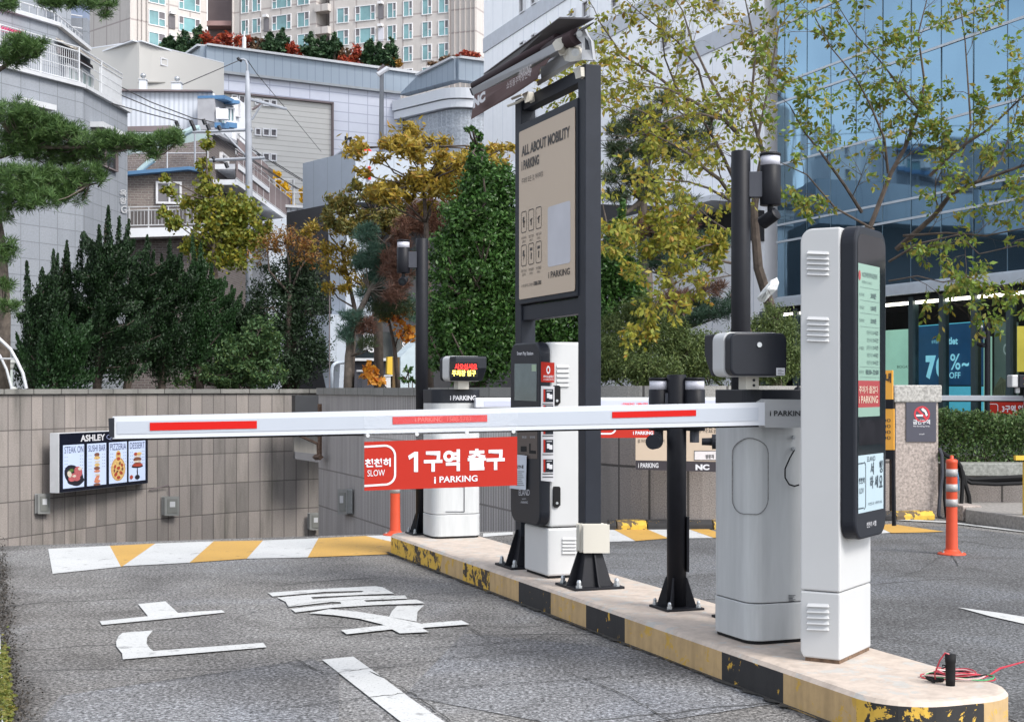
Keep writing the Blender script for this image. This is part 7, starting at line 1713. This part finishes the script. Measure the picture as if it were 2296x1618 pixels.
tree('spreading_shrub', 'mid green leafy shrub low in front of the dark trees, above the curved wall', 'shrub',
     [(580, 745, 32.5, 50, 34, 34, 1500), (545, 800, 32.5, 60, 46, 44, 2600), (600, 780, 32.5, 40, 30, 30, 900), (500, 840, 32.5, 60, 30, 36, 1500), (585, 835, 32.5, 55, 34, 36, 1600), (430, 845, 33, 60, 26, 30, 1200)], leafmat('mid_green_leaves', [(.05, .11, .04), (.09, .16, .06), (.035, .08, .03), (.12, .18, .05)], .3), .095, [(560, 872, 32.7, .06), (560, 800, 32.6, .04)], w=.4, tight=.16)
tree('maple_tree', 'yellow and orange maple with layered sprays, crossing the grey column', 'tree',
     [(738, 505, 28, 46, 14, 22, 420), (700, 520, 28, 30, 12, 18, 240), (775, 520, 28, 34, 16, 20, 360), (762, 560, 28, 40, 20, 24, 520), (790, 590, 28, 28, 18, 20, 340), (752, 600, 28, 36, 14, 20, 320), (800, 635, 28, 40, 18, 22, 420), (745, 648, 28, 40, 9, 18, 300), (720, 560, 28, 22, 10, 14, 150)], l_gold, .095, [(785, 872, 28.3, .07), (790, 780, 28.3, .06), (795, 690, 28.2, .045), (780, 620, 28.1, .03), (765, 560, 28, .02)], w=.35, tight=.26, D=np.array([.4, 0, -.5]), jit=.6)
tree('cherry_tree', 'olive green tree before the grey sign building, left of the golden one', 'tree',
     spread((745, 905), (395, 520), 27, 22, 330, 22, 6, lambda x: 430 - (x - 745) * .5 if x < 800 else 400 + (x - 800) * .3), l_olive, .09, [(850, 872, 27.3, .10), (848, 700, 27.2, .08), (846, 560, 27.1, .055), (838, 480, 27, .03)], w=.4, tight=.30)
tree('chestnut_tree', 'golden leaved tree with many upright stems, in front of the red lettered sign', 'tree',
     spread((800, 1040), (290, 445), 24, 20, 130, 34, 4, lambda x: 330 - (x - 800) * .3 if x < 920 else 292 + (x - 920) * .35) + spread((1040, 1150), (325, 420), 23.6, 18, 110, 12, 9) + spread((900, 1000), (400, 470), 24, 18, 90, 7, 3), l_gold, .125,
     [(965, 872, 24.3, .06), (962, 650, 24.2, .05), (955, 500, 24.1, .04), (950, 420, 24, .025), (948, 330, 24, .012)], w=.32, tight=.42, ntw=4, D=np.array([.5, 0, -.25]), jit=.7)
tree('sumac_shrub', 'sparse orange leaved shrub by the shop window with white letters', 'shrub',
     [(872, 715, 26, 20, 14, 14, 26), (895, 712, 26, 18, 14, 14, 24), (905, 745, 26, 30, 14, 16, 60), (830, 838, 26, 22, 22, 16, 60), (850, 850, 26, 24, 16, 14, 46), (905, 700, 26, 24, 20, 16, 40)], leafmat('orange_sumac_leaves', [(.62, .22, .03), (.66, .33, .04), (.50, .12, .03)], .4), .16, [(895, 872, 26.3, .05), (885, 780, 26.2, .035), (868, 700, 26, .02)], w=.6, tight=.3)
tree('sapling', 'small green sapling in front of the pale slanted metal panel', 'sapling',
     [(915, 830, 25.5, 12, 8, 8, 26), (910, 848, 25.5, 14, 8, 8, 30), (925, 855, 25.5, 10, 8, 8, 20)], l_green, .12, [(917, 874, 25.5, .015), (916, 835, 25.5, .008)], w=.4, ntw=3)

# --- mixed pine with dead brown needles, centre
pine('pine with blue green boughs and dead brown needles, left of the dense green tree', 'pine_tree',
     [(820, 530, 25.4, 26, 30, 34, 0), (835, 575, 25.2, 34, 30, 40, 0), (810, 590, 25.4, 28, 20, 24, 0), (850, 620, 25.4, 30, 26, 26, 0), (840, 665, 25.5, 40, 22, 30, 0), (790, 715, 24.8, 24, 20, 22, 0), (775, 750, 24.8, 14, 18, 12, 0), (880, 660, 25.4, 30, 30, 20, 0), (940, 590, 25.8, 30, 40, 20, 0), (920, 700, 25.8, 30, 30, 16, 0),
      (960, 470, 25.5, 48, 22, 50, 1), (925, 500, 25.4, 40, 22, 44, 1), (975, 505, 25.5, 44, 30, 50, 1), (900, 540, 25.2, 24, 30, 30, 1), (880, 590, 25, 28, 36, 36, 1), (890, 650, 25, 34, 30, 34, 1), (820, 730, 24.9, 24, 22, 24, 1), (1010, 470, 25.6, 20, 14, 12, 1), (900, 610, 25, 26, 20, 18, 1), (860, 700, 25.4, 40, 18, 22, 2), (820, 770, 24.9, 26, 14, 12, 2), (890, 690, 25.4, 40, 18, 18, 2)],
     25, [l_pineb, l_brown, l_dkpine], [(778, 875, 25, .075), (782, 800, 25, .07), (790, 730, 25.1, .055), (830, 650, 25.3, .045), (880, 560, 25.4, .04), (950, 480, 25.5, .02)], needle=.15, per=55, w_=.011)
# --- dense bright green trees behind the sign posts
tree('ginkgo_tree', 'dense glossy green tree between the far camera pole and the sign, with a pointed top', 'tree',
     [(1068, 318, 19, 14, 34, 14, 500), (1072, 370, 19, 28, 34, 24, 1300), (1075, 430, 19, 50, 44, 40, 3200), (1120, 420, 19, 44, 50, 40, 2800), (1050, 490, 19, 60, 44, 44, 3800), (1110, 520, 19, 70, 60, 50, 5200), (1030, 560, 19, 60, 50, 46, 4200), (1070, 620, 19, 100, 70, 66, 8000), (1040, 700, 19, 84, 66, 60, 6500), (1110, 720, 19, 90, 80, 60, 7500), (1010, 770, 19, 56, 50, 46, 3200), (1080, 800, 19, 90, 50, 50, 4500), (1160, 620, 19, 60, 70, 50, 3200)] + spread((985, 1120), (380, 700), 18.9, 15, 130, 40, 8, lambda x: 400 + abs(x - 1075) * 1.5) + spread((960, 1010), (560, 830), 18.9, 15, 120, 14, 5) + spread((1050, 1085), (285, 400), 19, 9, 60, 8, 2), l_green, .062,
     [(1075, 875, 19.4, .10), (1075, 700, 19.4, .08), (1075, 500, 19.2, .05), (1070, 330, 19, .012)], w=.5, tight=.23, dens=1.0)
tree('ginkgo_tree', 'dense glossy green tree showing right of the sign posts, above the pale shrub', 'tree',
     [(1395, 475, 19.5, 12, 26, 12, 380), (1390, 530, 19.5, 34, 36, 30, 2400), (1370, 590, 19.5, 52, 44, 44, 4200), (1400, 640, 19.5, 44, 44, 40, 3400), (1290, 640, 19.5, 60, 60, 50, 4500), (1240, 700, 19.5, 60, 60, 50, 4500), (1250, 780, 19.5, 70, 50, 50, 4500), (1330, 700, 19.5, 60, 50, 50, 3800)], l_green, .062, [(1330, 875, 19.8, .09), (1340, 700, 19.7, .07), (1385, 560, 19.6, .03)], w=.5, tight=.22)
# --- shrubs right
tree('yew_shrub', 'big pale green feathery shrub spilling over the granite wall coping', 'shrub',
     [(1440, 700, 15.6, 46, 36, 40, 4600), (1400, 745, 15.6, 56, 46, 44, 6000), (1480, 760, 15.5, 70, 56, 50, 8500), (1540, 790, 15.5, 66, 52, 46, 7000), (1380, 800, 15.4, 50, 46, 40, 4800), (1450, 830, 15.2, 84, 34, 40, 6500), (1340, 820, 15.4, 40, 50, 40, 3000)], l_yew, .040, [(1450, 872, 15.8, .05), (1450, 760, 15.8, .03)], w=.3, tight=.17, D=np.array([.1, -.3, .6]), jit=.9)
tree('yew_shrub', 'darker feathery shrub on the wall behind the near gate and tallest pole', 'shrub',
     [(1610, 790, 15.8, 52, 46, 40, 4600), (1580, 830, 15.6, 60, 34, 40, 4200), (1680, 770, 16, 50, 60, 44, 4200), (1740, 740, 16, 46, 60, 44, 4200), (1760, 800, 15.8, 50, 56, 44, 4600), (1700, 830, 15.6, 70, 36, 40, 4600)], l_yew, .040, [(1650, 872, 15.9, .05), (1650, 790, 15.9, .03)], w=.3, tight=.17, D=np.array([.1, -.3, .6]), jit=.9)
# --- dark pines right
pine('dark green pine behind the sign post, in front of the white building', 'pine_tree',
     [(1390, 290, 22, 40, 26, 34), (1440, 265, 22, 40, 28, 36), (1500, 290, 22, 50, 30, 46), (1560, 310, 22, 40, 20, 24), (1400, 340, 22, 46, 26, 40), (1460, 340, 22, 56, 26, 46), (1530, 345, 22, 46, 18, 24), (1390, 395, 22, 44, 26, 36), (1440, 400, 22, 48, 22, 34), (1380, 440, 22, 36, 16, 20), (1490, 225, 22, 26, 18, 14), (1470, 430, 22, 44, 14, 18), (1530, 450, 22, 34, 12, 12), (1580, 270, 22, 28, 18, 14)],
     22, l_dkpine, [(1440, 872, 22.3, .13), (1450, 640, 22.2, .10), (1440, 450, 22.1, .07), (1460, 300, 22, .04), (1490, 220, 22, .02)], needle=.14, per=50, w_=.011, limbs=([(1440, 450, 22.1, .05), (1400, 480, 22, .03), (1360, 500, 22, .02)],))
pine('low blue green and brown pine in front of the dark shadow gap', 'pine_tree',
     [(1500, 530, 20, 50, 24, 40, 0), (1560, 540, 20, 50, 20, 34, 0), (1610, 550, 20, 34, 16, 20, 0), (1460, 570, 20, 40, 36, 36, 0), (1500, 590, 20, 50, 20, 24, 0), (1560, 580, 20, 40, 16, 18, 0), (1430, 520, 20, 30, 24, 20, 1), (1475, 505, 20, 36, 22, 24, 1), (1530, 510, 20, 36, 16, 18, 1), (1520, 670, 19, 60, 18, 34, 1), (1560, 700, 19, 60, 24, 34, 0), (1500, 700, 19, 40, 22, 20, 1), (1620, 690, 19, 50, 30, 30, 0), (1600, 650, 19, 40, 14, 14, 1)],
     20, [leafmat('blue_dark_needles', [(.025, .06, .04), (.05, .10, .06), (.04, .07, .045)], .15), leafmat('dark_brown_needles', [(.10, .045, .035), (.15, .075, .045), (.07, .05, .03)], .1)], [(1540, 872, 19.8, .10), (1530, 740, 19.8, .08), (1500, 620, 20, .05), (1500, 540, 20, .03)], needle=.13, per=50, w_=.010)
# --- trees on the hill above the shopping building
def hill(items, kind, lm, lab):
    for i, (x, yb, yt, w_, l_) in enumerate(items):
        Z = 97; base = P(x, yb, Z)
        if kind == 'pine':
            bl = [(x + dx, yt + (yb - yt) * f, Z, w_ * g, (yb - yt) * .13, w_ * g, int(n_)) for f, g, n_, dx in ((.10, .14, 90, 1), (.28, .30, 260, -2), (.48, .42, 420, 2), (.68, .48, 520, -2), (.88, .46, 480, 1))]
        else: bl = [(x - w_ * .2, yt + (yb - yt) * .45, Z, w_ * .34, (yb - yt) * .42, w_ * .3, 330), (x + w_ * .2, yt + (yb - yt) * .5, Z, w_ * .34, (yb - yt) * .4, w_ * .3, 330), (x, yb - 4, Z, w_ * .5, 6, w_ * .3, 200)]
        tree('hill_pine' if kind == 'pine' else 'hill_maple', l_, 'tree', bl, lm, .30 if kind == 'pine' else .26, [(x, yb + 8, Z, .12), (x, (yb + yt) / 2, Z, .08), (x, yt + 4, Z, .02)], w=.5, basez=base.z - 1.2, ntw=3, group='trees on the hill above the white building', twig=.03, tight=.2)
hill([(382, 118, 84, 40, 'dark pine on the hill left of all, behind the cream gable'), (415, 130, 68, 52, 'tall dark pine on the hill just left of the crimson maple'), (446, 112, 58, 30, 'narrow pine tip on the hill against the crimson maple'),
      (606, 118, 74, 34, 'round pine left of the pair, in the middle of the hill'), (633, 118, 66, 34, 'pointed pine right of the pair, in the middle of the hill'), (695, 130, 72, 36, 'dark pine first of three, right of the pale red maple'), (724, 132, 80, 40, 'wide dark pine second of three on the hill'), (750, 134, 75, 40, 'dark pine third of three on the hill, spiky top'),
      (828, 146, 86, 34, 'dark pine right of the wine red maple'), (850, 146, 96, 28, 'short pine squeezed between two taller hill pines'), (876, 148, 87, 38, 'last dark pine on the hill, above the orange shrub')], 'pine', l_hillg, '')
hill([(470, 106, 66, 56, 'bright crimson maple left of the white mast'), (530, 106, 72, 66, 'bright crimson maple right of the white mast'), (662, 124, 96, 40, 'pale red maple between the hill pines'), (800, 146, 94, 40, 'wine red maple before the last pines'), (786, 146, 132, 60, 'low red shrub at the parapet edge')], 'maple', l_red, '')
hill([(578, 112, 84, 34, 'brown bare looking shrub right of the crimson maples'), (772, 138, 104, 24, 'brown shrub left of the wine red maple'), (978, 152, 138, 34, 'brown shrub at the parapet corner'), (1010, 140, 126, 40, 'grey brown shrub on the round corner parapet')], 'maple', leafmat('brown_shrub_leaves', [(.14, .08, .05), (.20, .12, .07), (.10, .08, .05)], .2), '')
hill([(884, 150, 130, 34, 'orange shrub under the last hill pine'), (862, 150, 134, 22, 'olive orange shrub beside the street lamp head')], 'maple', leafmat('orange_shrub_leaves', [(.34, .17, .03), (.40, .22, .04), (.20, .14, .04)], .3), '')
hill([(1050, 136, 118, 60, 'row of red berries on the round corner parapet')], 'maple', l_red, '')
tree('ginkgo_tree', 'small brilliant yellow ginkgo against the cream siding', 'tree', [(620, 400, 57, 14, 16, 12, 500), (628, 430, 57, 24, 20, 18, 1000), (640, 450, 57, 26, 12, 16, 600), (615, 450, 57, 12, 10, 10, 300)], l_gink, .16, [(625, 470, 57, .06), (624, 420, 57, .03)], w=.7, basez=5)
tree('ginkgo_tree', 'second smaller yellow ginkgo right of the brilliant one', 'tree', [(680, 430, 57, 9, 14, 9, 260), (684, 448, 57, 12, 8, 10, 220)], l_gink, .16, [(682, 470, 57, .05), (682, 430, 57, .02)], w=.7, basez=5)

# --- zelkovas with open branching in front of the white and the glass building
def open_tree(name, label, limbs, lm, trunk, L=.062, leafd=1.0, seed=1, basez=1.12, sub=.34, tl=.75, bare=.15):
    r_ = np.random.default_rng(seed); c = P(*trunk[0][:3]); c.z = basez; t = thing(name, c, label, 'tree'); br = MB(); C = []; D = []
    tp = [P(x, y, z) for x, y, z, _ in trunk]; tp[0].z = basez - .1; br.tube(tp, [q[3] for q in trunk], 8)
    def twigs(p, d, ln, r, depth):
        n = 4; pts = [p]; q = p.copy(); dd = d.copy()
        for i in range(n):
            dd = (dd + Vector(r_.normal(size=3) * .16) + Vector((0, 0, .03 if depth < 2 else -.05))).normalized(); q = q + dd * (ln / n); pts.append(q.copy())
        br.tube(pts, [r * (1 - .2 * i) for i in range(n + 1)], 4, caps=False)
        if depth < 2:
            for i in range(1, n + 1):
                for _ in range(1 if depth == 1 else 2):
                    if r_.random() < .85:
                        s = Vector(r_.normal(size=3)); s = (s - dd * s.dot(dd)).normalized(); nd = (dd * .75 + s * .75).normalized(); twigs(pts[i], nd, ln * r_.uniform(.38, .62), r * .5, depth + 1)
        if depth >= 1 and r_.random() > bare:
            m = int(r_.integers(5, 11) * leafd * (1.2 if depth == 2 else 1))
            for k in range(m):
                u = r_.uniform(.15, 1.05); j = min(n - 1, int(u * n)); b = pts[j].lerp(pts[j + 1], u * n - j if j < n else 1)
                s = Vector(r_.normal(size=3)); s = (s - dd * s.dot(dd)).normalized(); ld = (dd * .5 + s * .8 + Vector((0, 0, -.35))).normalized()
                C.append((b + ld * L * .55)[:]); D.append(ld[:])
    for lb in limbs:
        pts = [P(x, y, z) for x, y, z, _ in lb[0]] if isinstance(lb[0], list) else [P(x, y, z) for x, y, z, _ in lb]
        rd = [q[3] * .72 for q in lb]; 
        for a in pts[1:-1]: a.x += r_.normal() * .02
        br.tube(pts, rd, 6)
        for (a, b, ra, rb) in zip(pts, pts[1:], rd, rd[1:]):
            ln = (b - a).length; n = max(1, int(ln / sub)); d = (b - a).normalized()
            for i in range(n):
                u = (i + r_.random()) / n; q = a.lerp(b, u); s = Vector(r_.normal(size=3)); s = (s - d * s.dot(d)).normalized()
                nd = (d * .8 + s * .65 + Vector((0, 0, .12))).normalized(); twigs(q, nd, tl * r_.uniform(.5, 1.15), max(.004, (ra + (rb - ra) * u) * .38), 0)
        twigs(pts[-1], (pts[-1] - pts[-2]).normalized(), tl, rd[-1] * .8, 0)
    obj('trunk', br, m_bark, t)
    C = np.array(C); D = np.array(D); n = len(C); Lr = L * r_.uniform(.65, 1.25, (n, 1)); S_ = unit(np.cross(D, r_.normal(size=(n, 3)) + np.array([0, 0, .6])))
    Q = np.stack([C - D * Lr * .5, C - D * Lr * .02 + S_ * Lr * .24, C + D * Lr * .5, C - D * Lr * .02 - S_ * Lr * .24], 1); quads_mesh('crown', Q, lm, t); print(name, n, 'leaves', len(br.f)); return t
k4 = lambda x, y: ((2300 + x / 2.311) * .7184, y / 2.311 * .7184)
k3b = lambda x, y: ((1400 + x / 2.311) * .7184, y / 2.311 * .7184)
def LM(fn, pts, Z0, Z1, r0, r1):
    n = len(pts); return [(*fn(x, y), Z0 + (Z1 - Z0) * i / (n - 1), r0 + (r1 - r0) * i / (n - 1)) for i, (x, y) in enumerate(pts)]
kq_ = lambda x, y: ((1860 + x / 2.609) * .7184, (380 + y / 2.609) * .7184)
open_tree('zelkova_tree', 'open branching autumn tree with olive and orange leaves, before the white building', [
    LM(k3b, [(2080, 960), (1940, 840), (1700, 680), (1500, 550), (1260, 400), (1090, 160)], 16.4, 15.2, .035, .010),
    LM(k3b, [(2060, 1300), (1960, 1080), (1850, 900), (1640, 620), (1560, 420), (1540, 250)], 16.4, 15.8, .032, .008),
    LM(k3b, [(2090, 980), (1990, 760), (1880, 520), (1760, 300), (1680, 80), (1600, -60)], 16.4, 17.6, .03, .008),
    LM(k4, [(190, 1110), (110, 800), (130, 350), (60, 0)], 16.4, 17, .035, .010), LM(k4, [(150, 1000), (240, 650), (320, 200), (420, 60)], 16.4, 16.8, .025, .007),
    LM(kq_, [(1095, 590), (1000, 470), (900, 380), (780, 280), (600, 180), (380, 60)], 16.2, 14.8, .035, .009), LM(kq_, [(1090, 640), (930, 540), (740, 490), (540, 470), (380, 450)], 16.2, 14.9, .022, .006),
    LM(kq_, [(1090, 900), (960, 800), (850, 720), (760, 660)], 16, 15, .018, .006), LM(k3b, [(1740, 1080), (1560, 900), (1380, 800), (1180, 740)], 15.6, 14.8, .02, .006), LM(k3b, [(1900, 880), (1800, 500), (1640, 300), (1480, 160), (1320, 40)], 16.2, 15.6, .022, .007),
    LM(k3b, [(1700, 700), (1560, 640), (1380, 620), (1180, 560)], 15.6, 15.0, .018, .006), LM(k3b, [(1960, 860), (1820, 820), (1640, 840), (1440, 930), (1220, 1010)], 15.8, 15.0, .020, .006)],
    l_zel, [(1740, 872, 16.6, .075), (1738, 760, 16.5, .07), (1728, 690, 16.5, .06), (1700, 600, 16.4, .055), (1690, 470, 16.4, .045), (1711, 345, 16.4, .035)], L=.072, leafd=.66, seed=3, sub=.38, tl=.68)
open_tree('zelkova_tree', 'low spray of golden zelkova boughs hanging left of the tallest camera pole', [
    LM(kq_, [(1100, 1150), (980, 1120), (840, 1130), (700, 1180), (560, 1230), (470, 1310)], 15.6, 14.6, .022, .006), LM(kq_, [(1090, 1010), (960, 1000), (860, 1010), (760, 1060)], 15.6, 14.8, .02, .006), LM(kq_, [(1100, 1250), (900, 1290), (700, 1290), (480, 1450)], 15.4, 14.4, .012, .004), LM(kq_, [(900, 960), (700, 920), (520, 890), (440, 900)], 15.4, 14.5, .012, .004), LM(kq_, [(640, 1150), (500, 1120), (300, 1100), (130, 1010)], 15.0, 14.2, .010, .003)],
    l_zel, [(1700, 872, 16.0, .05), (1690, 780, 15.9, .045), (1660, 690, 15.7, .03), (1640, 660, 15.6, .024)], L=.072, leafd=.9, seed=8, sub=.3, tl=.42)
open_tree('zelkova_tree', 'open branching green and yellow tree behind the display kiosk, before the blue glass', [
    LM(k4, [(1150, 1800), (1430, 1560), (1560, 1400), (1740, 1310), (2071, 1190), (2300, 1100)], 16.8, 15.4, .045, .016),
    LM(k4, [(960, 1640), (1090, 1250), (1200, 1060), (1310, 790), (1330, 600), (1320, 250), (1380, -40)], 16.8, 16.8, .042, .008),
    LM(k4, [(900, 1530), (780, 1340), (600, 1100), (470, 950), (380, 760)], 16.8, 16, .03, .008), LM(k4, [(1390, 1270), (1600, 1080), (1800, 940), (2071, 700), (2300, 500)], 16.8, 16.2, .028, .010),
    LM(k4, [(1620, 1130), (1700, 900), (1680, 650), (1640, 300), (1600, -40)], 16.6, 17.4, .022, .008), LM(k4, [(1090, 1250), (1060, 1000), (960, 760), (860, 560), (700, 340), (560, 120)], 16.8, 16.0, .024, .007),
    LM(k4, [(1310, 790), (1180, 620), (1020, 430), (860, 260), (740, 60)], 16.8, 16.2, .020, .006), LM(k4, [(960, 1640), (700, 1500), (520, 1260), (330, 1180)], 16.6, 15.8, .02, .006), LM(k4, [(1200, 1700), (1500, 1680), (1800, 1700), (2100, 1640)], 16.4, 15.4, .024, .008),
    LM(k8, [(1180, 540), (1400, 400), (1700, 330), (1900, 480), (2150, 420)], 16.0, 15.2, .02, .006), LM(k8, [(1180, 690), (1400, 650), (1600, 700), (1800, 650), (2050, 750)], 15.8, 15.0, .014, .004), LM(k4, [(1750, 1310), (1900, 1150), (2000, 900), (2060, 600)], 16.0, 16.4, .018, .006)],
    l_zelg, [(1925, 872, 17, .095), (1930, 760, 17, .09), (1940, 640, 16.9, .08), (1935, 560, 16.9, .07), (1950, 510, 16.8, .06)], L=.076, leafd=.95, seed=5, sub=.36, tl=.66, bare=.25)
# --- low clipped hedge right
Fh_ = facpts((4.35, 15.15), (9, 14.9)); t = thing('clipped_hedge', Vector((6, 15.9, .47)), 'low clipped evergreen hedge growing in the granite planter', 'hedge')
n = 42000; a0 = np.array([4.4, 15.25, .47]); ex = unit(np.array([4.6, -.2, 0.])); ey = np.array([.05, 1., 0])
u, v, z = rng.uniform(0, 4.2, n), rng.uniform(0, 2.0, n), rng.uniform(0, 1, n) ** .75
f_ = rng.random(n); v = np.where(f_ < .45, np.abs(rng.normal(0, .07, n)), v); z = np.where((f_ > .45) & (f_ < .8), 1 - np.abs(rng.normal(0, .08, n)), z)
hh_ = .50 + .035 * np.sin(u * 5) + .03 * np.sin(u * 13 + 1) + .02 * np.sin(v * 9)
C = a0 + ex * u[:, None] + ey * v[:, None] + np.array([0, 0, 1.]) * (z * hh_)[:, None] + rng.normal(size=(n, 3)) * .022
quads_mesh('foliage', leafquads(C, .042, None, .5), leafmat('hedge_leaves', [(.03, .07, .02), (.06, .11, .03), (.09, .15, .04), (.05, .06, .025)], .2), t)
br = MB(); rr = random.Random(2)
for i in range(34): x = rr.uniform(.1, 4.1); y = rr.uniform(.2, 1.4); p = Vector(a0) + Vector(ex) * x + Vector((0, y, 0)); br.tube([p, p + Vector((rr.uniform(-.1, .1), 0, .4))], [.012, .005], 4)
obj('stems', br, m_bark, t)
# --- moss and rubbly dirt at the left edge of the lane
def ground_scatter(name, pts_px, n, L, lm, lab, sd):
    r_ = np.random.default_rng(sd); A = []
    for (x, y, rx, ry) in pts_px:
        m = int(n); q = np.stack([x + r_.normal(size=m) * rx, y + r_.normal(size=m) * ry], 1); q = q[q[:, 1] > 1205]
        Zs = H * F / (q[:, 1] - HY); A.append(np.stack([(q[:, 0] - CX) / F * Zs, Zs, np.abs(r_.normal(size=len(q))) * L * .6], 1))
    A = np.concatenate(A); A[:, 2] = np.abs(A[:, 2]) * .4 + .009; D_ = r_.normal(size=A.shape) * np.array([1, 1, .25]); o = quads_mesh(name, leafquads(A, L, D_, .7, .05), lm); return tag(o, lab[0], lab[1], kind='stuff')
ground_scatter('moss', [(8, 1500, 6, 22), (14, 1590, 8, 24), (10, 1560, 7, 20)], 700, .022, leafmat('yellow_moss', [(.16, .17, .03), (.10, .13, .03), (.22, .18, .04)], .2), ('yellow green moss along the left edge of the lane', 'moss'), 4)
ground_scatter('dark_litter', [(4, 1290, 8, 36), (8, 1380, 12, 40), (14, 1480, 16, 40), (30, 1590, 24, 34)], 800, .013, leafmat('dark_litter', [(.03, .026, .022), (.06, .05, .04), (.02, .02, .018)], .0), ('dark gritty litter gathered along the left edge of the lane', 'litter'), 6)
